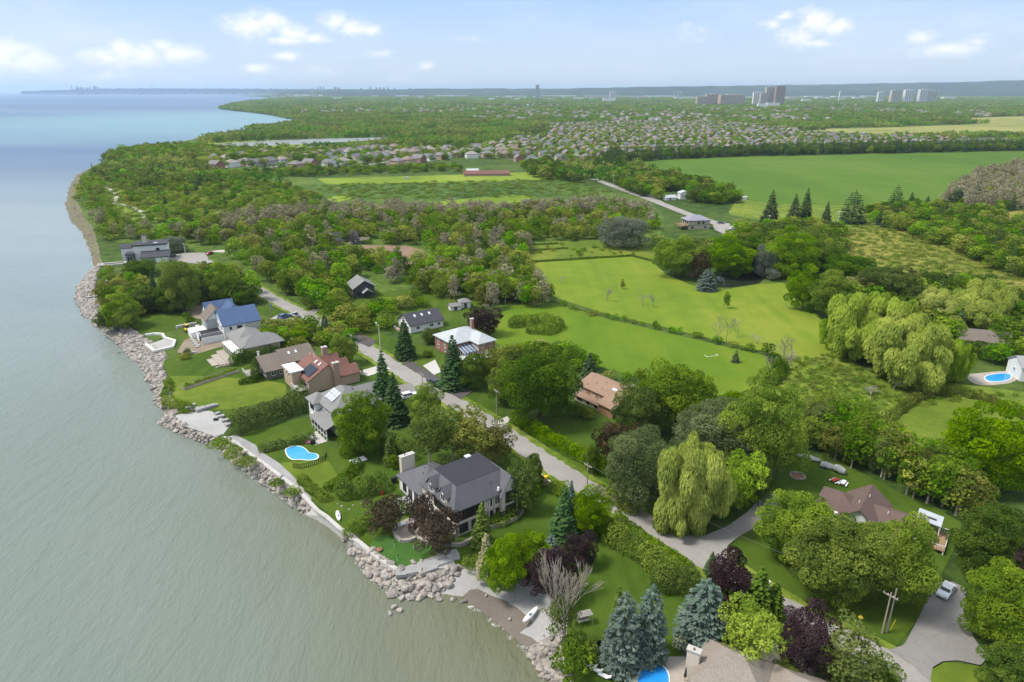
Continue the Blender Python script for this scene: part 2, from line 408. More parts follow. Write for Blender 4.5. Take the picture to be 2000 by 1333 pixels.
def mk_pondwater(name, c, rough=0.08, bump=0.05):
    m, b, p, out = newmat(name); co = pos(b)
    n = b.noise(co, 0.6, 3.0)
    b.set(p, 'Base Color', b.mix(n, tuple(x*0.9 for x in c), tuple(x*1.1 for x in c)))
    p.inputs['Roughness'].default_value = rough; p.inputs['IOR'].default_value = 1.33
    b.set(p, 'Normal', b.bump(b.noise(co, 1.6, 3.0), bump, 0.3))
mk_pondwater('m_pool', (0.060, 0.330, 0.62)); mk_pondwater('m_pool_b', (0.025, 0.26, 0.66))
mk_pondwater('m_pond', (0.020, 0.026, 0.016)); mk_pondwater('m_lagoon', (0.235, 0.240, 0.215), 0.3)

def mk_leaf(name, c0, c1, c2, orand=0.16, hue=0.014, trans=0.45):
    m = bpy.data.materials.new(name); m.use_nodes = True; t = m.node_tree
    for n in list(t.nodes): t.nodes.remove(n)
    b = NT(t); out = b.node('ShaderNodeOutputMaterial')
    tint = b.node('ShaderNodeAttribute', attribute_name='tint').outputs['Fac']
    c = b.ramp(tint, [(0.0, c0), (0.5, c1), (1.0, c2)])
    r = rnd(b)
    r2 = b.math('FRACT', b.math('MULTIPLY', r, 7.13))
    hs = b.node('ShaderNodeHueSaturation', inp={'Color': c, 'Hue': b.math('ADD', 0.5 - hue, b.math('MULTIPLY', r2, 2*hue)),
                'Saturation': b.math('ADD', 0.85, b.math('MULTIPLY', r2, 0.25)), 'Value': b.math('ADD', 1 - orand, b.math('MULTIPLY', r, 2*orand))})
    d = b.node('ShaderNodeBsdfDiffuse', inp={'Color': hs.outputs[0], 'Roughness': 0.5})
    tr = b.node('ShaderNodeBsdfTranslucent', inp={'Color': b.mix(1.0, hs.outputs[0], (1.1, 1.15, 0.6), 'MULTIPLY')})
    mx = b.node('ShaderNodeMixShader', inp={0: trans, 1: d.outputs[0], 2: tr.outputs[0]})
    t.links.new(mx.outputs[0], out.inputs['Surface']); MATS[name] = m; return m
mk_leaf('l_maple', (0.089, 0.166, 0.011), (0.169, 0.268, 0.016), (0.335, 0.438, 0.026))
mk_leaf('l_bright', (0.113, 0.200, 0.013), (0.193, 0.294, 0.020), (0.332, 0.419, 0.029), 0.12)
mk_leaf('l_dark', (0.054, 0.107, 0.013), (0.095, 0.162, 0.018), (0.185, 0.262, 0.025))
mk_leaf('l_wood', (0.090, 0.158, 0.014), (0.171, 0.253, 0.022), (0.325, 0.400, 0.035), 0.34, 0.045)
mk_leaf('l_grey', (0.108, 0.155, 0.059), (0.165, 0.214, 0.081), (0.239, 0.287, 0.118), 0.12)
mk_leaf('l_silver', (0.150, 0.180, 0.135), (0.215, 0.245, 0.190), (0.300, 0.325, 0.265), 0.1)
mk_leaf('l_willow', (0.254, 0.355, 0.042), (0.384, 0.482, 0.063), (0.529, 0.609, 0.101), 0.12, 0.02)
mk_leaf('l_purple', (0.028, 0.018, 0.019), (0.048, 0.028, 0.031), (0.082, 0.048, 0.050), 0.15, 0.01, 0.12)
mk_leaf('l_brown', (0.047, 0.034, 0.020), (0.076, 0.054, 0.031), (0.115, 0.084, 0.046), 0.15, 0.01, 0.12)
mk_leaf('l_spruce', (0.036, 0.074, 0.028), (0.059, 0.106, 0.039), (0.097, 0.148, 0.052), 0.2, 0.02, 0.08)
mk_leaf('l_blue', (0.072, 0.112, 0.085), (0.116, 0.162, 0.126), (0.179, 0.231, 0.179), 0.1, 0.01, 0.08)
mk_leaf('l_cedar', (0.058, 0.112, 0.013), (0.093, 0.159, 0.018), (0.145, 0.215, 0.025), 0.15, 0.02, 0.12)
mk_leaf('l_birch', (0.109, 0.147, 0.035), (0.162, 0.207, 0.048), (0.233, 0.275, 0.069), 0.15)
mk_leaf('l_yellow', (0.196, 0.201, 0.034), (0.276, 0.270, 0.046), (0.345, 0.328, 0.069), 0.12)
mk_leaf('l_meadow', (0.099, 0.161, 0.019), (0.171, 0.244, 0.027), (0.265, 0.321, 0.047), 0.25, 0.03)
mk_leaf('l_deadtwig', (0.223, 0.194, 0.112), (0.315, 0.285, 0.169), (0.415, 0.381, 0.238), 0.15, 0.01, 0.05)
mk_leaf('l_flower', (0.600, 0.580, 0.300), (0.720, 0.700, 0.500), (0.800, 0.780, 0.660), 0.05, 0.01)
mk_leaf('l_farwood', (0.105, 0.173, 0.029), (0.175, 0.255, 0.038), (0.293, 0.357, 0.056), 0.36, 0.05)

plain('m_bark', (0.105, 0.082, 0.060), 0.9, 0.25, 3.0)
plain('m_bark_grey', (0.23, 0.205, 0.175), 0.9, 0.2, 3.0)
plain('m_bark_pale', (0.45, 0.42, 0.36), 0.85, 0.2, 3.0)
plain('m_deadwood', (0.30, 0.26, 0.205), 0.9, 0.2, 3.0)
# ---------------------------------------------------------------- lake, land, shore
WZ = -2.2
PAIRS = [  # (waterline pixel, top-of-bank pixel, kind of bank)
 ((1150,1440),(1240,1440),'rock'), ((1072,1340),(1125,1340),'rock'), ((1058,1308),(1102,1290),'rock'), ((1028,1266),(1108,1222),'beach'), ((988,1232),(1112,1172),'beach'),
 ((950,1202),(1078,1138),'beach'), ((925,1185),(1010,1126),'beach'), ((903,1166),(960,1112),'beach'), ((862,1160),(918,1096),'rock'),
 ((800,1170),(868,1112),'rock'), ((760,1157),(788,1114),'rock'), ((722,1124),(752,1092),'rock'), ((694,1092),(722,1070),'rock'),
 ((684,1064),(690,1048),'rock'), ((668,1052),(669,1036),'wall'), ((641,1030),(642,1012),'wall'), ((622,1018),(624,1000),'wall'),
 ((598,1006),(612,986),'rock'), ((570,984),(588,962),'rock'), ((538,962),(556,937),'rock'), ((504,936),(526,914),'rock'), ((474,914),(492,890),'rock'),
 ((446,890),(464,868),'rock'), ((424,872),(436,858),'rock'), ((384,860),(396,845),'rock'), ((345,842),(356,828),'rock'),
 ((314,830),(338,815),'rock'), ((326,808),(352,798),'rock'), ((308,785),(334,772),'rock'), ((302,762),(330,742),'rock'), ((288,726),(318,712),'rock'),
 ((268,706),(328,698),'rock'), ((242,680),(300,668),'rock'), ((222,662),(268,648),'rock'), ((198,643),(240,628),'rock'), ((172,620),(214,610),'rock'),
 ((154,594),(190,584),'rock'), ((152,571),(186,558),'rock'), ((164,549),(188,536),'rock'), ((184,524),(200,514),'soil'), ((178,496),(194,488),'soil'),
 ((160,454),(182,446),'soil'), ((140,431),(166,420),'soil'), ((128,402),(152,396),'soil'), ((134,369),(152,365),'soil'), ((148,344),(160,341),'soil'),
 ((180,326),(188,323),'soil'), ((202,316),(208,313),'soil'), ((232,301),(236,300),'soil'), ((300,291),(302,291),'soil'), ((346,284),(348,284.5),'soil'), ((354,277),(358,277.5),'soil'),
 ((400,268),(402,268.5),'soil'), ((458,258),(460,258.5),'soil'), ((484,250.5),(486,251),'soil'), ((530,247),(532,247.4),'soil'), ((586,240),(588,240.4),'soil'),
 ((594,237.4),(597,237.2),'soil'), ((570,233),(572,232.7),'soil'), ((540,227),(542,226.7),'soil'), ((500,220.6),(502,220.4),'soil'), ((460,217),(462,216.7),'soil'),
 ((431,214),(434,213.6),'soil'), ((440,209),(442,208.8),'soil'), ((462,204),(464,203.8),'soil'), ((492,199),(494,198.8),'soil'), ((532,195),(534,194.9),'soil'),
 ((546,192.6),(548,192.5),'soil'), ((515,190),(517,189.9),'soil'), ((470,187.8),(471,187.7),'soil'), ((500,186),(502,185.9),'soil')]
Wl = [G(a[0][0], a[0][1], WZ) for a in PAIRS]; Tl = [G(a[1][0], a[1][1], 0.0) for a in PAIRS]
KIND = [a[2] for a in PAIRS]

def build_land():
    # densify the coast with a smooth jitter so that it does not read as straight segments
    W, T, K = [], [], []
    for i in range(len(Wl) - 1):
        L = (Wl[i + 1] - Wl[i]).length
        n = 1 if Wl[i].y > 3000 else max(1, min(14, int(L/5)))
        for k in range(n):
            t = k/n
            w = Wl[i].lerp(Wl[i + 1], t); tp = Tl[i].lerp(Tl[i + 1], t)
            j = 0 if k == 0 or KIND[i] == 'wall' else 0.7
            W.append(w + Vector((random.uniform(-j, j), random.uniform(-j, j), 0)))
            T.append(tp + Vector((random.uniform(-j, j), random.uniform(-j, j), 0))*0.6); K.append(KIND[i])
    W.append(Wl[-1]); T.append(Tl[-1]); K.append('soil')
    far = [Vector((-9000, 30000, 0)), Vector((60000, 46000, 0)), Vector((60000, -400, 0)), Vector((150, -400, 0)), Vector((60, -100, 0))]
    o = sheet('land', T + far, 0.0, MATS['m_land'])
    # the bank between land and water, continued under the surface
    n = len(W); vs = []; fs = {'rock': [], 'beach': [], 'soil': [], 'wall': []}
    for w, t, k in zip(W, T, K):
        d = w - t; d.z = 0
        mid = t.lerp(w, 0.5); mid.z = {'rock': -0.9, 'beach': -1.3, 'soil': -1.0, 'wall': -1.1}[k] + random.uniform(-.15, .15)
        low = w + d.normalized()*(5.0 if k == 'beach' else 1.6); low.z = -3.6 if k != 'beach' else -2.9
        if k == 'wall': mid = t.lerp(w, 0.9); mid.z = -0.9
        vs += [tuple(t), tuple(mid), (w.x, w.y, WZ - 0.02), tuple(low)]
    for i in range(n - 1):
        for j in range(3):
            a = i*4 + j; fs[K[i]].append((a, a + 4, a + 5, a + 1))
    me = bpy.data.meshes.new('shore_bank')
    allf = []; mi = []
    for q, k in enumerate(('rock', 'beach', 'soil', 'wall')):
        allf += fs[k]; mi += [q]*len(fs[k])
    me.from_pydata(vs, [], allf)
    for mname in ('m_bank', 'm_beach', 'm_soilbank', 'm_concrete'): me.materials.append(MATS[mname])
    me.polygons.foreach_set('material_index', mi)
    bm = bmesh.new(); bm.from_mesh(me)
    for f in bm.faces:
        if f.normal.z < 0: f.normal_flip()
    bm.to_mesh(me); bm.free()
    bank = link('shore_bank', me); bank['kind'] = 'structure'
    return bank, W, T, K
BANK, CW, CT, CK = build_land()
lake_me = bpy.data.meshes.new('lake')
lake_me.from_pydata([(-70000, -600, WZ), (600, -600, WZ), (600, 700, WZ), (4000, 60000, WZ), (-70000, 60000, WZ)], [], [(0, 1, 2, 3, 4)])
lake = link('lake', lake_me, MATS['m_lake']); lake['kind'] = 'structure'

# ---------------------------------------------------------------- ground cover sheets
_rk = [0]
def reg(name, pts, z, mat, smooth=2):
    _rk[0] += 1
    return sheet(name, pxpoly(pts), z*0.8 + 0.0013*_rk[0], MATS[mat], smooth=smooth)
reg('wood_floor', [(205,470),(160,420),(165,360),(240,330),(420,335),(640,350),(640,385),(1100,375),(1260,380),(1300,430),(1280,480),(1040,500),(1035,560),(1080,590),(960,610),(880,580),(760,585),(690,600),(600,600),(520,560),(430,500),(330,480)], 0.03, 'm_woodfloor')
reg('crop_field', [(1205,322),(1300,313),(1500,306.5),(1700,302),(1900,298),(2030,295.5),(2060,320),(1930,345),(1860,372),(1840,400),(1700,402),(1530,400),(1440,388),(1330,362),(1260,352),(1212,345)], 0.16, 'm_crop', 1)
reg('dry_field', [(1530,260),(1620,252),(1720,250),(2060,238),(2060,264),(1900,264),(1700,266)], 0.3, 'm_dry', 1)
reg('stubble_field', [(1860,234),(1900,231),(2060,226),(2060,242),(1930,243),(1880,240)], 0.6, 'm_dry', 1)
reg('mown_strip', [(618,349),(760,346),(890,342),(1000,338),(1064,336),(1090,346),(1050,352),(900,357),(640,361)], 0.12, 'm_bright', 1)
reg('scrub_field', [(610,362),(700,359),(1080,351),(1140,360),(1195,374),(1170,386),(1000,386),(850,390),(640,388)], 0.10, 'm_scrub', 1)
reg('bright_meadow', [(840,398),(900,390),(1000,381),(1050,384),(1020,396),(930,404),(850,404)], 0.215, 'm_bright', 1)
reg('bright_meadow', [(640,386),(670,382),(690,388),(660,396),(640,394)], 0.215, 'm_bright', 1)
reg('hay_field', [(1036,514),(1090,506),(1150,503),(1235,500),(1275,512),(1300,535),(1350,558),(1420,566),(1480,556),(1530,552),(1552,575),(1600,620),(1640,690),(1560,712),(1515,694),(1440,674),(1380,660),(1300,640),(1180,612),(1085,582),(1050,560)], 0.05, 'm_field', 1)
reg('garden_plots', [(1010,500),(1030,480),(1100,472),(1270,476),(1290,500),(1275,511),(1235,499),(1150,502),(1090,505),(1036,513)], 0.06, 'm_yellowlawn', 1)
reg('mown_field', [(955,665),(975,615),(1010,596),(1085,592),(1180,622),(1300,650),(1440,683),(1512,698),(1500,745),(1440,770),(1380,775),(1300,770),(1240,735),(1160,715),(1080,690),(1010,690)], 0.065, 'm_field_b', 1)
reg('rough_meadow', [(1520,705),(1640,688),(1700,730),(1830,745),(2030,770),(2060,860),(1880,830),(1740,860),(1690,900),(1590,850),(1540,830),(1400,785),(1495,755)], 0.04, 'm_rough', 1)
reg('orchard_lawn', [(1728,850),(1752,806),(1800,782),(1870,775),(1930,792),(2010,828),(2060,870),(2060,930),(1880,940),(1760,905)], 0.07, 'm_yellowlawn')
reg('golden_meadow', [(1630,445),(1700,440),(1800,450),(1850,470),(1990,520),(2060,600),(1960,590),(1850,560),(1760,530),(1640,505)], 0.05, 'm_golden')
reg('golden_meadow', [(1960,600),(2060,590),(2060,640),(1970,625)], 0.06, 'm_golden')
reg('golden_meadow', [(1960,410),(2060,410),(2060,470),(1990,460)], 0.07, 'm_golden')
reg('rough_meadow', [(1440,388),(1520,400),(1850,400),(1840,425),(1640,445),(1560,445),(1420,420)], 0.08, 'm_rough', 1)
reg('rough_meadow', [(160,400),(230,345),(420,352),(600,372),(620,400),(420,430),(230,440)], 0.05, 'm_rough', 1)
# lawns of the shore lots
reg('lawn', [(318,708),(360,690),(430,680),(445,700),(520,735),(560,742),(566,770),(470,792),(462,822),(430,818),(395,800),(352,788),(326,762)], 0.05, 'm_lawn', 1)
reg('lawn', [(330,735),(400,735),(500,742),(558,750),(560,775),(460,800),(400,800),(352,788),(332,765)], 0.06, 'm_yellowlawn', 1)
reg('lawn', [(262,628),(300,612),(370,610),(388,628),(330,648),(272,652)], 0.05, 'm_lawn', 1)
reg('lawn', [(455,872),(468,850),(600,815),(630,850),(650,876),(700,880),(790,840),(860,830),(960,830),(1000,860),(1010,900),(960,940),(780,960),(740,1000),(690,1045),(668,1030),(590,955),(540,910)], 0.05, 'm_lawn', 1)
reg('lawn', [(540,905),(640,900),(660,930),(640,968),(600,960)], 0.06, 'm_yellowlawn')
reg('lawn', [(672,1030),(735,975),(800,990),(900,1080),(1000,1010),(1040,960),(1090,940),(1190,1000),(1280,1060),(1370,1108),(1480,1140),(1600,1230),(1740,1360),(1100,1360),(1110,1220),(1115,1172),(1080,1140),(960,1112),(870,1100),(790,1112),(722,1068)], 0.05, 'm_lawn', 1)
reg('putting_green', [(720,1066),(742,1045),(760,1048),(800,1064),(836,1062),(850,1075),(835,1088),(790,1110),(776,1108),(742,1084)], 0.09, 'm_turf')
reg('lawn', [(690,655),(740,690),(800,718),(855,752),(900,775),(960,810),(985,815),(985,780),(960,740),(900,700),(840,680),(760,660),(720,640)], 0.05, 'm_lawn', 1)
reg('lawn', [(620,590),(700,575),(860,560),(900,560),(960,600),(900,640),(760,650),(640,618)], 0.05, 'm_lawn', 1)
reg('lawn', [(1000,830),(1080,790),(1240,800),(1240,860),(1200,905),(1350,1035),(1330,1038),(1140,925)], 0.05, 'm_lawn', 1)
reg('lawn', [(1415,1085),(1470,1010),(1530,905),(1560,890),(1650,905),(1750,960),(1880,1020),(1870,1060),(1830,1140),(1815,1180),(1745,1272),(1600,1200),(1480,1128)], 0.05, 'm_lawn', 1)
reg('lawn', [(500,600),(530,600),(560,615),(520,618)], 0.05, 'm_lawn', 1)
reg('lawn', [(1820,1310),(1845,1296),(1900,1302),(2050,1340),(2050,1400),(1840,1400),(1816,1330)], 0.30, 'm_yellowlawn')
reg('lawn', [(690,690),(730,715),(750,745),(700,735),(640,712)], 0.055, 'm_lawn', 1)
reg('lawn', [(395,275),(470,272),(600,276),(600,290),(470,296),(400,292)], 0.1, 'm_bright', 1)
reg('lawn', [(215,330),(300,318),(380,322),(420,318),(560,325),(640,322),(640,330),(420,332),(230,338)], 0.1, 'm_bright', 1)
# water sheets inland
reg('lagoon', [(352,285),(372,290),(430,292),(500,287),(600,281.5),(700,276.5),(765,271),(755,269),(640,271.5),(540,274.5),(450,279.5),(390,284)], 0.25, 'm_lagoon', 1)
reg('pond', [(1385,553),(1404,540),(1470,533),(1496,539),(1484,554),(1430,562),(1398,562)], 0.08, 'm_pond')
reg('sand_beach', [(345,283.5),(352,280),(362,284),(356,288)], 0.3, 'm_trail', 0)
# bare ground
reg('dirt_yard', [(395,655),(360,665),(345,690),(385,692),(452,672),(470,655),(440,640)], 0.07, 'm_dirt')
reg('dirt_yard', [(505,640),(540,616),(575,622),(580,640),(540,662),(500,668)], 0.07, 'm_gravel')
reg('dirt_yard', [(360,600),(400,588),(440,588),(430,600),(395,625),(370,620)], 0.07, 'm_dirt')
reg('dirt_yard', [(640,490),(700,480),(790,480),(830,490),(835,512),(805,520),(700,492)], 0.09, 'm_reddirt')
reg('gravel_pad', [(786,1110),(850,1086),(872,1082),(882,1090),(890,1104),(866,1112)], 0.07, 'm_gravel', 1)
reg('gravel_strip', [(438,856),(460,850),(500,870),(505,880),(545,905),(570,928),(610,975),(600,978),(560,938),(526,912),(464,868)], 0.07, 'm_gravel', 1)
reg('parking_lot', [(330,500),(360,495),(400,494),(408,506),(398,517),(350,513),(330,508)], 0.07, 'm_road', 1)
reg('dirt_path', [(405,492),(430,489),(490,488),(560,490),(560,493),(490,492),(430,494)], 0.07, 'm_trail', 1)
# shore trail
def strip_px(name, px, width, z, mat, it=2):
    line = chaikin([G(x, y) for x, y in px], it, closed=False)
    return ribbon(name, offset_line(line, width/2), offset_line(line, -width/2), z, MATS[mat])
strip_px('trail', [(205,362),(226,378),(228,392),(222,398),(250,402),(275,412),(283,427)], 3.0, 0.1, 'm_trail')
strip_px('trail', [(300,327),(250,334),(222,328)], 4.0, 0.14, 'm_trail')
# ---------------------------------------------------------------- roads
RE = [(2010,1440),(1830,1325),(1746,1274),(1675,1240),(1603,1205),(1525,1160),(1473,1127),(1400,1083),(1331,1040),(1253,998),(1145,932),(1064,880),(983,827),(942,802),(897,776),(834,742),(800,720),(766,700),(728,675),(680,650),(624,620),(599,607),(554,586),(498,553),(462,535),(432,520),(412,508)]
rline = chaikin([G(x, y) for x, y in RE], 2, closed=False)
ROAD_R = rline; ROAD_L = offset_line(rline, 6.2)
ribbon('road', ROAD_L, ROAD_R, 0.19, MATS['m_road'])
dl = []
for a, b_ in zip(rline[:-1], rline[1:]):
    n = max(1, int((b_ - a).length/1.2)); dl += [a.lerp(b_, i/n) for i in range(n)]
def ragged(d, j): return [p + (q - p)*(1 + random.uniform(-j, j)/max(.3, abs(d))) for p, q in zip(dl, offset_line(dl, d))]
ribbon('road_verge', offset_line(dl, -1.3), ragged(0.3, .42), 0.205, MATS['m_rough'])
ribbon('road_verge', ragged(5.9, .42), offset_line(dl, 7.4), 0.205, MATS['m_rough'])
strip_px('road', [(1040,312),(1075,318),(1110,330),(1140,342),(1180,358),(1225,374),(1300,402),(1350,422),(1400,437),(1432,452)], 8.0, 0.25, 'm_road')
strip_px('road', [(1300,402),(1262,380),(1190,345)], 5.0, 0.2, 'm_road')
reg('driveway', [(1310,1036),(1372,1050),(1420,1030),(1462,1000),(1490,965),(1522,968),(1518,1004),(1488,1026),(1446,1048),(1420,1068),(1418,1092),(1470,1128),(1400,1090)], 0.215, 'm_road', 1)
reg('driveway', [(1735,1272),(1765,1262),(1785,1225),(1800,1195),(1812,1168),(1825,1140),(1860,1138),(1888,1152),(1880,1195),(1890,1225),(1905,1255),(1930,1282),(1915,1302),(1870,1292),(1840,1294),(1820,1306),(1816,1335),(1780,1300)], 0.215, 'm_drive', 1)
reg('driveway', [(785,712),(800,704),(838,728),(865,742),(850,755),(828,738)], 0.215, 'm_drive_dark', 0)
reg('driveway', [(826,716),(850,704),(862,728),(848,734)], 0.215, 'm_concrete', 0)
reg('driveway', [(868,765),(905,755),(925,765),(900,782),(888,775)], 0.215, 'm_drive_dark', 0)
reg('driveway', [(676,655),(705,653),(735,668),(722,680),(690,665)], 0.215, 'm_drive_dark', 0)
reg('driveway', [(1008,920),(1040,914),(1076,942),(1068,950),(1035,950),(1022,934)], 0.215, 'm_concrete', 0)
reg('driveway', [(690,730),(745,714),(765,722),(720,736)], 0.215, 'm_concrete', 0)
reg('driveway', [(770,756),(800,750),(830,770),(800,785),(770,775)], 0.215, 'm_drive', 0)
reg('driveway', [(960,830),(990,815),(1000,822),(985,830)], 0.215, 'm_concrete', 0)
reg('driveway', [(590,617),(615,604),(625,606),(612,618)], 0.215, 'm_drive', 0)
reg('driveway', [(1390,433),(1425,438),(1430,455),(1412,458),(1395,450)], 0.3, 'm_road', 0)
# ---------------------------------------------------------------- tree prototypes
def unit(a): return a/np.maximum(np.linalg.norm(a, axis=1, keepdims=True), 1e-9)
def leaves_mesh(name, P, N, S, tint, aspect=1.0, jitter=0.55, along=None, mat=None):
    """one small folded quad per leaf clump"""
    n = len(P)
    N = unit(N + RNG.normal(0, jitter, (n, 3)))
    A = unit(np.cross(N, RNG.normal(0, 1, (n, 3)))) if along is None else unit(along)
    B = unit(np.cross(N, A))
    s = S[:, None]*0.5
    v0 = P - A*s*aspect; v1 = P + B*s*0.8 - N*s*0.12; v2 = P + A*s*aspect; v3 = P - B*s*0.8 - N*s*0.12
    V = np.stack([v0, v1, v2, v3], 1).reshape(-1, 3)
    me = mesh_np(name, V, np.arange(4*n), np.full(n, 4), tint)
    if mat is not None: me.materials.append(MATS[mat])
    return me
def sphere_pts(n):
    return unit(RNG.normal(0, 1, (n, 3)))
def clump_crown(name, mat, clumps, per, leaf, jitter=0.5, up=0.25, flat=0.8, aspect=1.0, droop=False):
    """clumps: list of (centre, radius). leaves on the outside of every clump, cut away where clumps overlap"""
    C = np.array([c for c, r in clumps]); Rr = np.array([r for c, r in clumps])
    Ps, Ns, Ss, Ts = [], [], [], []
    ctr = C.mean(0)
    for i in range(len(C)):
        k = max(6, int(per*(Rr[i]/Rr.mean())**2))
        d = sphere_pts(k); d[:, 2] = d[:, 2]*0.75 + 0.2; d = unit(d)
        p = C[i] + d*Rr[i]*(0.8 + 0.28*RNG.random((k, 1)))*np.array([1, 1, flat])
        keep = np.ones(k, bool)
        dist = np.linalg.norm((p[:, None, :] - C[None])/np.array([1, 1, flat]), axis=2)/Rr[None]
        dist[:, i] = 9
        keep = (dist.min(1) > 0.72)
        out = unit(p - ctr)
        p, d, out = p[keep], d[keep], out[keep]
        nn = unit(d*0.8 + out*0.35 + np.array([0, 0, up]))
        t0 = 0.5 + RNG.normal(0, 0.24)
        Ps.append(p); Ns.append(nn); Ss.append(leaf*(0.5 + 1.0*RNG.random(len(p)))); Ts.append(np.clip(t0 + RNG.normal(0, 0.17, len(p)), 0, 1))
    P = np.concatenate(Ps); N = np.concatenate(Ns); al = None
    if droop: al = np.tile(np.array([0, 0, -1.0]), (len(P), 1)) + N*np.array([.5, .5, 0]) + RNG.normal(0, .22, P.shape)
    return leaves_mesh(name, P, N, np.concatenate(Ss), np.concatenate(Ts), aspect, jitter, al, mat=mat)
def ell_clumps(n, rx, rz, zc, cr, low=-0.55, rough=0.2, inner=0.2, sq=1.0):
    """clump centres over an uneven ellipsoid"""
    out = []; ga = math.pi*(3 - math.sqrt(5)); off = RNG.random()*6.28
    lob = RNG.random(6)*6.28
    for i in range(n):
        z = low + (1 - low)*(i + 0.5)/n; r = math.sqrt(max(0, 1 - z*z))**sq; a = i*ga + off
        bulge = 1 + rough*(math.sin(2*a + lob[0])*0.4 + math.sin(3*a + lob[1] + z*3)*0.4) + RNG.normal(0, rough*0.45)
        k = 0.78*bulge if RNG.random() > inner else 0.5
        c = (rx*r*math.cos(a)*k, rx*r*math.sin(a)*k, zc + rz*z*k)
        out.append((np.array(c), cr*(0.55 + 0.85*RNG.random())))
    out.append((np.array((0, 0, zc)), cr*1.1))
    return out
def tube_path(mb, pts, r0, r1, n=5):
    for i in range(len(pts) - 1):
        a = r0 + (r1 - r0)*i/(len(pts) - 1); b_ = r0 + (r1 - r0)*(i + 1)/(len(pts) - 1)
        mb.tube(pts[i], pts[i + 1], a, b_, n)
def trunk_mesh(name, h, r, spread, mat, limbs=5, start=0.3):
    mb = MB(); rr = random.Random(int(h*100 + limbs))
    top = Vector((rr.uniform(-.3, .3), rr.uniform(-.3, .3), h))
    tube_path(mb, [Vector((0, 0, -0.2)), Vector((0, 0, h*0.05)), Vector((0, 0, h)).lerp(top, .5)*0.5, top], r, r*0.25, 7)
    for i in range(limbs):
        a = 2*math.pi*i/limbs + rr.uniform(-.4, .4); z0 = h*(start + (0.85 - start)*i/limbs)
        L = spread*rr.uniform(.6, .95)
        p0 = Vector((0, 0, z0)); p1 = p0 + Vector((math.cos(a)*L*.5, math.sin(a)*L*.5, L*.45)); p2 = p0 + Vector((math.cos(a)*L, math.sin(a)*L, L*.75))
        tube_path(mb, [p0, p1, p2], r*0.42, r*0.1, 5)
    o = mb.build(name, MATS[mat]); me = o.data; bpy.data.objects.remove(o); return me

PROTO = {}   # kind -> list of (crown mesh, trunk mesh, width, height)
def add_proto(kind, crown, trunk, w, h): PROTO.setdefault(kind, []).append((crown, trunk, w, h))
def broad(kind, mat, n, w=11.0, h=12.0, clumps=80, cr=1.35, per=460, leaf=0.25, low=-0.9, bark='m_bark', rough=0.36, trunk=True, zc=0.52, rz=0.49, sq=1.0, inner=0.2, jitter=0.7, flat=0.8, aspect=1.0):
    for i in range(n):
        cl = ell_clumps(clumps, w*0.5, h*rz, h*zc, cr, low, rough, inner, sq)
        cm = clump_crown('crown', mat, cl, per, leaf, jitter=jitter, flat=flat, aspect=aspect)
        tm = trunk_mesh('trunk', h*0.72, h*0.028, w*0.36, bark, 5 + i) if trunk else None
        add_proto(kind, cm, tm, w, h)
broad('maple', 'l_maple', 3, clumps=95, cr=1.25, per=420)
broad('bright', 'l_bright', 2, clumps=95, cr=1.25, per=420)
broad('dark', 'l_dark', 2)
broad('grey', 'l_grey', 2, clumps=70, cr=1.45, per=480, leaf=0.24)
broad('silver', 'l_silver', 1, w=11, h=9, clumps=50)
broad('purple', 'l_purple', 2, clumps=55)
broad('brown', 'l_brown', 1, clumps=60, cr=1.3, per=120, leaf=0.4, inner=0.1)
broad('birch', 'l_birch', 2, w=8, h=13, clumps=60, cr=1.05, per=90, leaf=0.36, bark='m_bark_pale', rough=0.5, low=-0.8, inner=0.35)
broad('ash', 'l_wood', 2, w=9, h=14, clumps=52, cr=1.35, per=110, leaf=0.42, rough=0.4, low=-0.75, bark='m_bark_grey', inner=0.3)
broad('oval', 'l_cedar', 2, w=6, h=12, clumps=60, cr=0.95, per=100, leaf=0.36, low=-0.95, sq=0.7, zc=0.5, rz=0.5)
broad('locust', 'l_willow', 1, w=10, h=12, clumps=46, cr=1.3, per=110, leaf=0.4, rough=0.5, inner=0.3)
# lighter versions for the woods
broad('m_wood', 'l_wood', 5, w=8, h=11, clumps=26, cr=1.5, per=46, leaf=0.72, low=-0.7, rough=0.4)
broad('m_woodtall', 'l_wood', 3, w=6, h=13, clumps=26, cr=1.15, per=36, leaf=0.62, low=-0.85, rough=0.45, sq=0.8, bark='m_bark_grey')
broad('m_dark', 'l_dark', 2, w=8, h=10, clumps=24, cr=1.5, per=46, leaf=0.72, low=-0.7, rough=0.35)
broad('m_bright', 'l_bright', 2, w=8, h=10, clumps=26, cr=1.5, per=46, leaf=0.72, low=-0.7, rough=0.35)
broad('greytree', 'l_deadtwig', 3, w=5.5, h=11, clumps=26, cr=1.15, per=40, leaf=0.36, low=-0.7, rough=0.5, bark='m_bark_grey', sq=0.8, aspect=2.4, jitter=1.2)
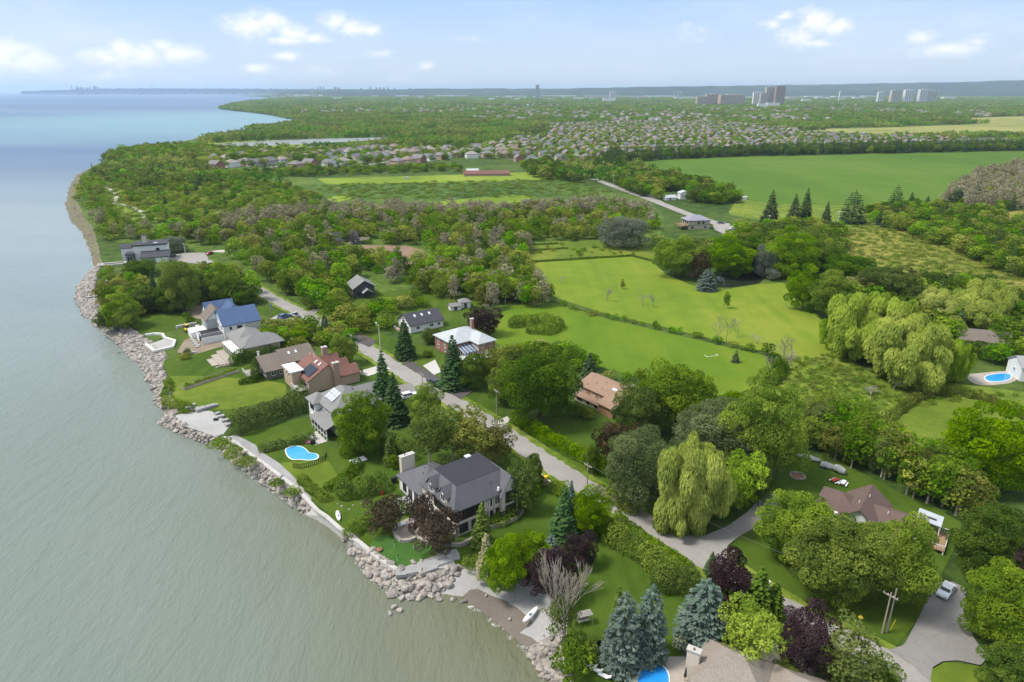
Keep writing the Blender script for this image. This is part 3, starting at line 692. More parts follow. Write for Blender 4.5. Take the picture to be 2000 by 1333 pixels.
# shrubs: no trunk
broad('shrub', 'l_maple', 2, w=4, h=3, clumps=22, cr=0.72, per=70, leaf=0.3, low=-0.2, trunk=False, zc=0.4, rz=0.55)
broad('shrub_dark', 'l_dark', 2, w=4, h=3, clumps=22, cr=0.72, per=70, leaf=0.3, low=-0.2, trunk=False, zc=0.4, rz=0.55)
broad('shrub_bright', 'l_bright', 1, w=4, h=3, clumps=22, cr=0.72, per=70, leaf=0.3, low=-0.2, trunk=False, zc=0.4, rz=0.55)
broad('shrub_wood', 'l_wood', 3, w=4, h=3, clumps=12, cr=0.85, per=26, leaf=0.5, low=-0.2, trunk=False, zc=0.4, rz=0.55)
broad('flower_shrub', 'l_flower', 1, w=3, h=2.2, clumps=14, cr=0.5, per=24, leaf=0.26, low=-0.1, trunk=False, zc=0.4, rz=0.55)
broad('yellow_shrub', 'l_yellow', 1, w=3, h=2.4, clumps=16, cr=0.6, per=60, leaf=0.26, low=-0.2, trunk=False, zc=0.4, rz=0.55)
broad('herb', 'l_meadow', 3, w=4, h=3, clumps=9, cr=0.9, per=14, leaf=0.6, low=-0.1, trunk=False, zc=0.35, rz=0.55)

def conifer(kind, mat, n, w=6.0, h=14.0, levels=20, leaf=0.5, dense=1.0, power=0.85, round_=0.0, bark='m_bark', per=16):
    for q in range(n):
        Ps, Ns, Ss, Ts, Al = [], [], [], [], []
        for L in range(levels):
            f = L/(levels - 1); z = h*(0.06 + 0.93*f)
            rad = w*0.5*((1 - f)**power)*(1 - round_*(1 - f)**6*0.4) + 0.12
            nb = max(4, int((5 + 11*(1 - f))*dense))
            for i in range(nb):
                a = 2*math.pi*(i + RNG.random()*0.7)/nb + L*1.3
                Lr = rad*(0.72 + 0.36*RNG.random())
                t = 0.55 + RNG.normal(0, 0.17)
                k = max(3, int(per*Lr/(w*0.5)) + 3)
                u = np.sqrt(RNG.random(k))*0.85 + 0.17
                side = RNG.normal(0, 0.13, k)*Lr*u
                dirv = np.array([math.cos(a), math.sin(a), 0]); perp = np.array([-math.sin(a), math.cos(a), 0])
                droop = -0.30*Lr*u**1.6 + 0.10*Lr*u**4
                p = dirv*(Lr*u)[:, None] + perp*side[:, None]; p[:, 2] += z + droop + RNG.normal(0, 0.07, k)
                Ps.append(p); Ns.append(np.tile(dirv*0.55 + np.array([0, 0, 0.85]), (k, 1)))
                Ss.append(leaf*(0.7 + 0.6*RNG.random(k))); Ts.append(np.clip(t + (u - 0.6)*0.35 + RNG.normal(0, 0.1, k), 0, 1))
                al = np.tile(dirv + np.array([0, 0, -0.25]), (k, 1)) + perp*RNG.normal(0, 0.4, (k, 1)); Al.append(al)
        cm = leaves_mesh('crown', np.concatenate(Ps), np.concatenate(Ns), np.concatenate(Ss), np.concatenate(Ts), 1.25, 0.38, np.concatenate(Al), mat)
        mb = MB(); mb.tube((0, 0, -0.2), (0, 0, h*0.96), h*0.018, 0.03, 7); o = mb.build('trunk', MATS[bark]); tm = o.data; bpy.data.objects.remove(o)
        add_proto(kind, cm, tm, w, h)
conifer('spruce', 'l_spruce', 2, levels=24, per=22)
conifer('blue', 'l_blue', 2, w=6.8, h=12, levels=20, per=30, power=0.46, leaf=0.42)
conifer('bluetip', 'l_blue', 1, w=4, h=10, levels=22, per=16)
conifer('cedar', 'l_cedar', 2, w=4.5, h=10, levels=18, per=18, power=0.7)
conifer('pine', 'l_spruce', 1, w=9, h=14, levels=15, power=0.5, per=24, leaf=0.6)
conifer('m_spruce', 'l_spruce', 2, w=6, h=13, levels=12, per=7, leaf=0.95, dense=0.75)
conifer('tan_cedar', 'l_deadtwig', 1, w=4, h=9, levels=16, per=10, leaf=0.34, power=0.6)

def willow(kind, n, w=14.0, h=13.0, mat='l_willow'):
    """billowing mounds of hanging leaves"""
    for q in range(n):
        cl = [(c*np.array([1, 1, 1]), r) for c, r in ell_clumps(110, w*0.5, h*0.46, h*0.5, 1.25, -0.9, 0.42, 0.1, 0.8)]
        hang = [(c - np.array([0, 0, r*1.1]), r*0.75) for c, r in cl if c[2] > 2.5]
        cm = clump_crown('crown', mat, cl + hang, 360, 0.30, 0.4, 0.35, 1.25, 2.3, True)
        add_proto(kind, cm, trunk_mesh('trunk', h*0.75, h*0.035, w*0.36, 'm_bark', 6), w, h)
willow('willow', 2)

def bare(kind, n, w=6.0, h=11.0, mat='m_bark_grey', depth=4, r=0.16, spread=0.5, twig=0.02):
    for q in range(n):
        mb = MB(); rr = random.Random(100 + q*7 + int(h*10) + depth)
        def grow(p, d, L, rad, dep):
            e = p + d*L
            mb.tube(p, e, rad, rad*0.62, 4 if dep < depth else 6)
            if dep == 0: return
            for i in range(3 if dep > 1 else 2):
                nd = (d + Vector((rr.gauss(0, spread), rr.gauss(0, spread), rr.gauss(0.12, spread*0.5)))).normalized()
                nd.z = max(nd.z, 0.1); nd.normalize()
                grow(p.lerp(e, 1.0 if i == 0 else rr.uniform(.55, 1)), nd, L*rr.uniform(.62, .85), max(twig, rad*0.58), dep - 1)
        grow(Vector((0, 0, -0.2)), Vector((0, 0, 1)), h*0.30, r, depth)
        zs = [v[2] for v in mb.v]; xs = [abs(v[0]) for v in mb.v]
        s = h/max(zs); sx = w*0.5/np.percentile(xs, 96)
        mb.v = [(v[0]*sx, v[1]*sx, v[2]*s) for v in mb.v]
        o = mb.build('branches', MATS[mat]); me = o.data; bpy.data.objects.remove(o)
        add_proto(kind, None, me, w, h)
bare('bare', 3, 5.5, 10.0, 'm_bark_grey', 4, 0.13, 0.42, 0.035)
bare('bare_far', 2, 5.0, 10.0, 'm_bark_grey', 3, 0.16, 0.40, 0.07)
bare('deadtree', 1, 8.0, 13.0, 'm_deadwood', 6, 0.2, 0.33, 0.025)

# far groves: a patch of crowns as one cheap mesh
def grove(kind, n, mat, size=46.0, trees=22, hh=(6, 11), per=26, leaf=1.9):
    for q in range(n):
        Ps, Ns, Ss, Ts = [], [], [], []
        for i in range(trees):
            x, y = RNG.uniform(-size/2, size/2, 2); h = RNG.uniform(*hh); r = RNG.uniform(2.6, 4.8); t = 0.5 + RNG.normal(0, 0.24)
            d = sphere_pts(per); d[:, 2] = np.abs(d[:, 2])*0.9 + 0.05*RNG.normal(0, 1, per)
            p = np.array([x, y, h - r*1.05]) + d*np.array([r, r, r*1.1])*(0.75 + 0.35*RNG.random((per, 1)))
            Ps.append(p); Ns.append(d); Ss.append(leaf*(0.7 + 0.6*RNG.random(per))); Ts.append(np.clip(t + RNG.normal(0, 0.13, per), 0, 1))
            k = 5; d = sphere_pts(k); p = np.array([x, y, h*0.35]) + d*np.array([r*.6, r*.6, h*.25])
            Ps.append(p); Ns.append(d); Ss.append(np.full(k, leaf*1.6)); Ts.append(np.clip(np.full(k, t), 0, 1))
        me = leaves_mesh('grove', np.concatenate(Ps), np.concatenate(Ns), np.concatenate(Ss), np.concatenate(Ts), 1.0, 0.35, None, mat)
        PROTO.setdefault(kind, []).append((me, None, size, 10.0))
grove('grove', 5, 'l_farwood')

# ---------------------------------------------------------------- placing single trees
def crown_name(kind): return 'foliage'
def place(name, kind, loc, w, h, label, cat, group=None, rz=None, variant=None):
    pr = PROTO[kind]; k = random.randrange(len(pr)) if variant is None else variant % len(pr)
    cm, tm, pw, ph = pr[k]
    if cm is None or tm is None:      # one-mesh things: shrubs, bare trees
        o = bpy.data.objects.new(name, cm or tm); COL.objects.link(o); tag(o, label, cat, group)
        o.location = loc
    else:
        o = empty(name, loc, 0, label, cat, group)
        for nm, me in (('trunk', tm), ('crown', cm)):
            c = bpy.data.objects.new(nm, me); COL.objects.link(c); c.parent = o
    o.rotation_euler = (0, 0, random.uniform(0, 6.28) if rz is None else rz)
    o.scale = (w/pw, w/pw, h/ph)
    return o
def tree_px(name, kind, bx, by, top, wpx, label, cat='tree', group=None, variant=None):
    p = G(bx, by); h = max(0.6, height_at(p, top)); w = wpx*mpp(p)
    return place(name, kind, p, w, h, label, cat, group, variant=variant)

# instancer used for what nobody could count
PROTO_COLS = {}
def proto_collection(kinds):
    key = tuple(kinds)
    if key in PROTO_COLS: return PROTO_COLS[key]
    c = bpy.data.collections.new('source_' + '_'.join(kinds))
    i = 0
    for k in kinds:
        for (cm, tm, w, h) in PROTO[k]:
            o = bpy.data.objects.new('src_%02d' % i, cm or tm); c.objects.link(o); i += 1
    PROTO_COLS[key] = c; return c
def scatter(name, pts, kinds, label=None):
    """pts: array of x, y, z, rot, scale_xy, scale_z, pick"""
    pts = np.asarray(pts, dtype=np.float32)
    if len(pts) == 0: return None
    me = bpy.data.meshes.new(name); me.vertices.add(len(pts)); me.vertices.foreach_set('co', np.ascontiguousarray(pts[:, :3]).ravel())
    a = me.attributes.new('rot', 'FLOAT_VECTOR', 'POINT'); r = np.zeros((len(pts), 3), np.float32); r[:, 2] = pts[:, 3]; a.data.foreach_set('vector', r.ravel())
    a = me.attributes.new('scl', 'FLOAT_VECTOR', 'POINT'); a.data.foreach_set('vector', np.ascontiguousarray(pts[:, [4, 4, 5]]).ravel())
    a = me.attributes.new('pick', 'INT', 'POINT'); a.data.foreach_set('value', pts[:, 6].astype(np.int32))
    o = link(name, me); tag(o, label, None, None, 'stuff')
    ng = bpy.data.node_groups.new(name + '_nodes', 'GeometryNodeTree')
    ng.interface.new_socket('Geometry', in_out='INPUT', socket_type='NodeSocketGeometry')
    ng.interface.new_socket('Geometry', in_out='OUTPUT', socket_type='NodeSocketGeometry')
    b = NT(ng)
    gi = b.node('NodeGroupInput'); go = b.node('NodeGroupOutput')
    ci = b.node('GeometryNodeCollectionInfo'); ci.inputs['Collection'].default_value = proto_collection(kinds)
    ci.inputs['Separate Children'].default_value = True; ci.inputs['Reset Children'].default_value = True
    iop = b.node('GeometryNodeInstanceOnPoints'); iop.inputs['Pick Instance'].default_value = True
    def attr(nm, ty):
        nd = b.node('GeometryNodeInputNamedAttribute', data_type=ty); nd.inputs['Name'].default_value = nm
        return [s for s in nd.outputs if s.enabled and s.name == 'Attribute'][0]
    ng.links.new(gi.outputs[0], iop.inputs['Points']); ng.links.new(ci.outputs[0], iop.inputs['Instance'])
    ng.links.new(attr('pick', 'INT'), iop.inputs['Instance Index']); ng.links.new(attr('rot', 'FLOAT_VECTOR'), iop.inputs['Rotation'])
    ng.links.new(attr('scl', 'FLOAT_VECTOR'), iop.inputs['Scale']); ng.links.new(iop.outputs[0], go.inputs[0])
    md = o.modifiers.new('scatter', 'NODES'); md.node_group = ng
    return o
def fill_px(pts, spacing, jitter=0.5, holes=(), rnd_keep=1.0, rs=None):
    """jittered grid of ground points inside a pixel polygon"""
    rs = rs or random
    poly = pxpoly(pts); hs = [pxpoly(h) for h in holes]
    xs = [p.x for p in poly]; ys = [p.y for p in poly]; out = []
    y = min(ys); row = 0
    while y < max(ys):
        x = min(xs) + (spacing*0.5 if row % 2 else 0)
        while x < max(xs):
            px = x + rs.uniform(-jitter, jitter)*spacing; py = y + rs.uniform(-jitter, jitter)*spacing
            if rs.random() < rnd_keep and in_poly(px, py, poly) and not any(in_poly(px, py, h) for h in hs): out.append((px, py))
            x += spacing
        y += spacing*0.87; row += 1
    return out
# ---------------------------------------------------------------- trees one can name (base pixel, top pixel, crown width in pixels)
TREES = [
 # corner by the junction and the red-roofed bungalow
 ('maple_tree','maple',1552,1100,968,140,'round maple at the driveway end of the bungalow row, paler topped'),
 ('maple_tree','maple',1632,1172,1018,180,'widest green maple standing in front of the dark red bungalow'),
 ('maple_tree','bright',1735,1176,1012,140,'lime tipped maple behind the leaning utility pole'),
 ('maple_tree','bright',1950,1268,1120,150,'bright lime green maple beside the drive with the white car'),
 ('maple_tree','maple',1915,950,802,165,'large round maple standing alone on the oval orchard lawn'),
 ('broadleaf_tree','dark',1925,1115,1000,140,'dark broad tree behind the parked white sedan'),
 ('purple_tree','purple',2000,1165,1062,90,'dark purple tree beside the dark broad tree and white sedan','purple tree'),
 ('broadleaf_tree','dark',1985,1350,1265,150,'dark leafy tree on the lawn island by the drive'),
 ('weeping_willow','willow',1345,1022,860,148,'tall yellow green weeping willow beside the road junction'),
 ('grey_willow','grey',1245,985,848,130,'grey green willow between the roadside hedge and the weeping willow'),
 ('grey_willow','grey',1400,912,800,180,'broad grey green tree behind the weeping willow'),
 ('locust_tree','locust',1440,1000,882,80,'yellow green locust tree at the mouth of the curved driveway'),
 ('maple_tree','maple',1482,935,748,140,'tall dark maple behind the locust tree and curved driveway'),
 ('broadleaf_tree','dark',1468,985,890,60,'dark narrow tree next to the locust at the driveway end'),
 ('broadleaf_tree','maple',1318,838,712,130,'tall green tree beside the brown split level house'),
 ('broadleaf_tree','dark',1240,850,752,90,'dark bushy tree close to the brown house porch window'),
 ('maple_tree','dark',1055,822,690,142,'huge round maple between the red brick and brown houses'),
 ('broadleaf_tree','brown',1205,915,822,85,'rust tinged round bush tree at the hedge end'),
 ('broadleaf_tree','maple',1152,925,866,32,'small upright sapling tree on the verge by the hedge'),
 # around the grey stone house
 ('yew_tree','oval',1018,1000,892,52,'dark columnar yew against the stone house gable end'),
 ('yew_tree','dark',1042,960,886,40,'small dark tree by the concrete drive with the red trailer'),
 ('spruce_tree','spruce',1102,1045,953,62,'dark green spruce on the lawn by the roadside shrubs'),
 ('spruce_tree','bluetip',1114,1015,940,30,'slim blue tipped spruce behind the dark green spruce'),
 ('broadleaf_tree','maple',1150,1042,962,78,'round green tree at the verge beside the dark spruce'),
 ('purple_tree','purple',1133,1108,1040,62,'round purple bush tree beside the roadside shrub row','purple tree'),
 ('purple_tree','purple',1078,1165,1080,92,'purple tree standing behind the dead bare tree','purple tree'),
 ('spruce_tree','blue',1076,1098,1045,46,'small blue spruce above the purple trees'),
 ('broadleaf_tree','maple',985,1150,1058,80,'green tree above the boulders beside the gravel pad'),
 ('broadleaf_tree','maple',1035,1120,1050,75,'light green bush tree behind the stone house lawn'),
 ('broadleaf_tree','dark',965,1120,1072,50,'dark low tree above the gravel pad stones'),
 ('purple_tree','brown',752,1040,968,64,'dark bronze tree on the lawn by the seawall','purple tree'),
 ('purple_tree','brown',855,1080,988,78,'dark bronze tree shading the stone patio of the grey house','purple tree'),
 ('purple_tree','brown',824,1040,962,52,'smaller dark bronze tree behind the patio umbrella','purple tree'),
 ('cedar_tree','cedar',942,1065,984,46,'pointed green cedar against the stone house long wall'),
 ('cedar_tree','tan_cedar',950,1125,1042,44,'half dead tan cedar below the stone retaining wall'),
 ('birch_tree','birch',840,915,790,92,'tall pale trunked birch behind the grey stone house'),
 ('birch_tree','birch',885,900,800,80,'airy birch next to the road behind the stone house'),
 ('broadleaf_tree','ash',925,905,800,85,'olive tree with pale twigs between birches and road'),
 ('broadleaf_tree','ash',970,905,830,62,'thin leafed tree on the verge behind the grey roof ridge'),
 ('broadleaf_tree','maple',708,884,776,100,'rounded maple hiding the porch corner of the solar roofed house'),
 ('cedar_tree','cedar',765,905,850,34,'slim cedar behind the maple near the white trampoline sheet'),
 ('shrub_tree','bright',770,915,888,22,'small bright sapling by the clipped cedar hedge'),
 ('spruce_tree','spruce',752,805,686,56,'tall dark spruce at the solar roofed house drive'),
 ('spruce_tree','spruce',772,825,728,60,'second dark spruce leaning against the tall one by the drive'),
 ('maple_tree','maple',832,838,757,64,'round maple by the road opposite the black suv'),
 ('spruce_tree','spruce',886,757,655,64,'big spruce in front of the red brick house'),
 ('broadleaf_tree','dark',927,760,690,56,'dark green tree beside the big spruce and paved drive'),
 ('spruce_tree','spruce',792,700,622,46,'spruce at the dark driveway by the dark roofed bungalow'),
 ('purple_tree','purple',945,655,598,62,'dark copper beech behind the red brick house','purple tree'),
 ('maple_tree','maple',672,712,654,50,'round tree between the brick house and the road'),
 ('spruce_tree','spruce',637,662,612,30,'slim spruce on the verge opposite the yellow road sign'),
 ('broadleaf_tree','dark',845,672,642,40,'dark round tree at the gable of the dark roofed bungalow'),
 ('shrub_tree','bright',836,698,684,18,'bright rounded shrub on the lawn beside the concrete drive'),
 ('broadleaf_tree','maple',985,790,710,60,'green tree between the brick house and the huge maple'),
 ('broadleaf_tree','ash',960,745,690,60,'thin tree beside the red brick house garden'),
 ('spruce_tree','spruce',1150,755,690,48,'dark spruce at the edge of the mown field by the brown house'),
 ('spruce_tree','m_spruce',1436,708,684,18,'little lone spruce standing in the mown field'),
 ('spruce_tree','m_spruce',1400,673,660,10,'tiny spruce at the hedge line between the fields'),
 # lot with the two blue spruces
 ('blue_spruce','blue',1214,1300,1156,88,'dense blue spruce nearer the oval swimming pool'),
 ('blue_spruce','blue',1264,1285,1142,80,'dense blue spruce with the tallest pointed tip'),
 ('cedar_tree','cedar',1204,1240,1146,34,'dark green cedar peeping out behind the two blue spruces'),
 ('blue_spruce','blue',1370,1255,1132,112,'broad silvery blue spruce beside the purple maple'),
 ('purple_tree','purple',1418,1178,1084,86,'purple maple between the blue spruce and the road','purple tree'),
 ('purple_tree','purple',1560,1318,1178,112,'large purple maple beside the tan hip roof','purple tree'),
 ('broadleaf_tree','locust',1452,1300,1178,125,'olive yellow tree rising behind the tan hip roof'),
 ('cedar_tree','cedar',1476,1205,1108,62,'bushy cedar at the roadside mailbox'),
 ('cedar_tree','cedar',1508,1205,1138,50,'shorter cedar between mailbox and large purple maple'),
 ('spruce_tree','spruce',1388,1120,1078,30,'small spruce tip behind the purple maple by the road'),
 ('broadleaf_tree','birch',1662,1365,1245,128,'birch with pale limbs by the road below the purple maple'),
 ('shrub_tree','bright',1535,1345,1290,50,'bright lime shrub at the corner of the tan roof'),
 ('broadleaf_tree','maple',1720,1360,1300,60,'clipped green hedge tree at the road edge by the birch'),
 # right hand side
 ('weeping_willow','willow',1688,700,574,126,'weeping willow at the meadow end of the willow row'),
 ('weeping_willow','willow',1765,742,622,148,'biggest weeping willow with a domed crown facing the rough meadow'),
 ('weeping_willow','willow',1838,628,572,92,'weeping willow in the middle behind the biggest one'),
 ('weeping_willow','willow',1908,640,556,112,'tall weeping willow next to the brown roofed house'),
 ('weeping_willow','willow',1640,680,600,70,'darker narrow willow at the field edge of the row'),
 ('weeping_willow','willow',1845,742,662,62,'small weeping willow beside the rectangular pool'),
 ('broadleaf_tree','maple',1567,605,526,66,'rounded tree at the bend of the hay field'),
 ('broadleaf_tree','bright',1615,618,530,85,'lime green tree beside the willow row and pink roof'),
 ('broadleaf_tree','dark',1730,592,522,105,'wide dark tree behind the willow row'),
 ('purple_tree','purple',1778,565,530,24,'small dark purple tree amid green behind the willows','purple tree'),
 ('broadleaf_tree','dark',1810,580,532,70,'dark low tree to the far side of the small purple tree'),
 ('broadleaf_tree','dark',1650,545,496,90,'dark tree at the end of the row by the golden meadow'),
 ('spruce_tree','blue',1380,567,525,42,'blue spruce at the edge of the dark pond'),
 ('grey_willow','silver',1492,542,482,46,'silvery willow at the far bank of the pond'),
 ('shrub_tree','silver',1510,548,526,26,'small grey bush by the pond outlet'),
 ('broadleaf_tree','bright',1318,540,462,80,'bright tree where the wood meets the hay field'),
 ('broadleaf_tree','brown',1362,548,490,44,'brownish tinted tree at the wood edge by the pond'),
 ('broadleaf_tree','maple',1420,538,468,90,'rounded green tree over the pond'),
 ('broadleaf_tree','dark',1455,530,460,70,'dark green tree right behind the pond'),
 ('broadleaf_tree','maple',1540,540,452,90,'tall green tree in the row between pond and meadow'),
 ('broadleaf_tree','maple',1580,530,455,80,'leafy tree in the row next to the golden meadow'),
 ('silver_tree','silver',1215,482,424,98,'large silver leaved tree at the corner of the garden plots'),
 ('shrub_tree','ash',1418,603,570,12,'slender young tree standing alone in the hay field'),
 ('shrub_tree','ash',1216,565,547,9,'tiny sapling in the middle of the hay field'),
 ('pine_tree','spruce',1502,442,372,40,'tall dark pine at the road end of the evergreen row'),
 ('pine_tree','spruce',1548,436,378,32,'dark pine in the evergreen row below the crop field'),
 ('pine_tree','spruce',1570,434,368,32,'pointed dark pine next to its twin below the crop field'),
 ('pine_tree','spruce',1612,436,393,22,'short dark pine in the evergreen row'),
 ('pine_tree','pine',1662,436,372,55,'broad flat sided pine in the evergreen row'),
 ('pine_tree','pine',1745,418,362,36,'dark pine rising above the thicket by the crop field'),
 ('pine_tree','spruce',1775,415,375,22,'narrow pine beside the thicket at the crop field'),
 ('pine_tree','spruce',1808,410,382,18,'small pointed pine further along the thicket'),
 ('pine_tree','pine',1865,400,366,36,'dark pine close to the grey bare wood'),
 ('pine_tree','pine',1900,402,360,34,'another dark pine at the foot of the grey bare wood'),
 # near the construction site and modern house
 ('broadleaf_tree','maple',240,640,580,62,'bright green tree on the shore below the modern house'),
 ('broadleaf_tree','dark',212,640,606,44,'low shore tree next to the rock slope'),
 ('broadleaf_tree','bright',250,645,596,46,'light bushy tree at the lawn corner by the shore'),
 ('broadleaf_tree','dark',286,610,560,56,'dark tree behind the lawn by the construction site'),
 ('spruce_tree','spruce',303,580,528,22,'grey brown spruce beside the small lawn of the modern house'),
 ('broadleaf_tree','maple',360,610,506,64,'tall tree in the belt between modern and blue roofed houses'),
 ('broadleaf_tree','dark',330,610,556,48,'dark tree at the lawn edge in the belt'),
 ('broadleaf_tree','dark',400,590,532,58,'dark tree hiding the road behind the blue roofed house'),
 ('broadleaf_tree','maple',440,590,520,62,'tall green tree at the road bend behind the blue roofed house'),
 ('broadleaf_tree','dark',478,592,548,54,'dark tree beside the pale shoulder of the road'),
 ('shrub_tree','dark',278,538,508,60,'dark rounded shrub in front of the modern black and white house','shrub'),
 ('silver_tree','silver',340,492,462,50,'whitish leaved tree next to the modern house'),
]
for t in TREES:
    cat = t[7] if len(t) > 7 else ('shrub' if 'shrub' in t[0] else 'tree')
    tree_px(t[0], t[1], t[2], t[3], t[4], t[5], t[6], cat)
# dead tree with green shoots on the beach
dt = G(1102, 1275); dh = height_at(dt, 1082)
d_o = place('dead_tree', 'deadtree', dt, 86*mpp(dt), dh, 'bare dead tree with green lower shoots leaning over the beach', 'tree', rz=0.6)
dchild = bpy.data.objects.new('shoots', PROTO['birch'][0][0]); COL.objects.link(dchild); dchild.parent = d_o
dchild.location = (-0.6, 0.3, 2.2); dchild.scale = (0.72, 0.72, 0.46)
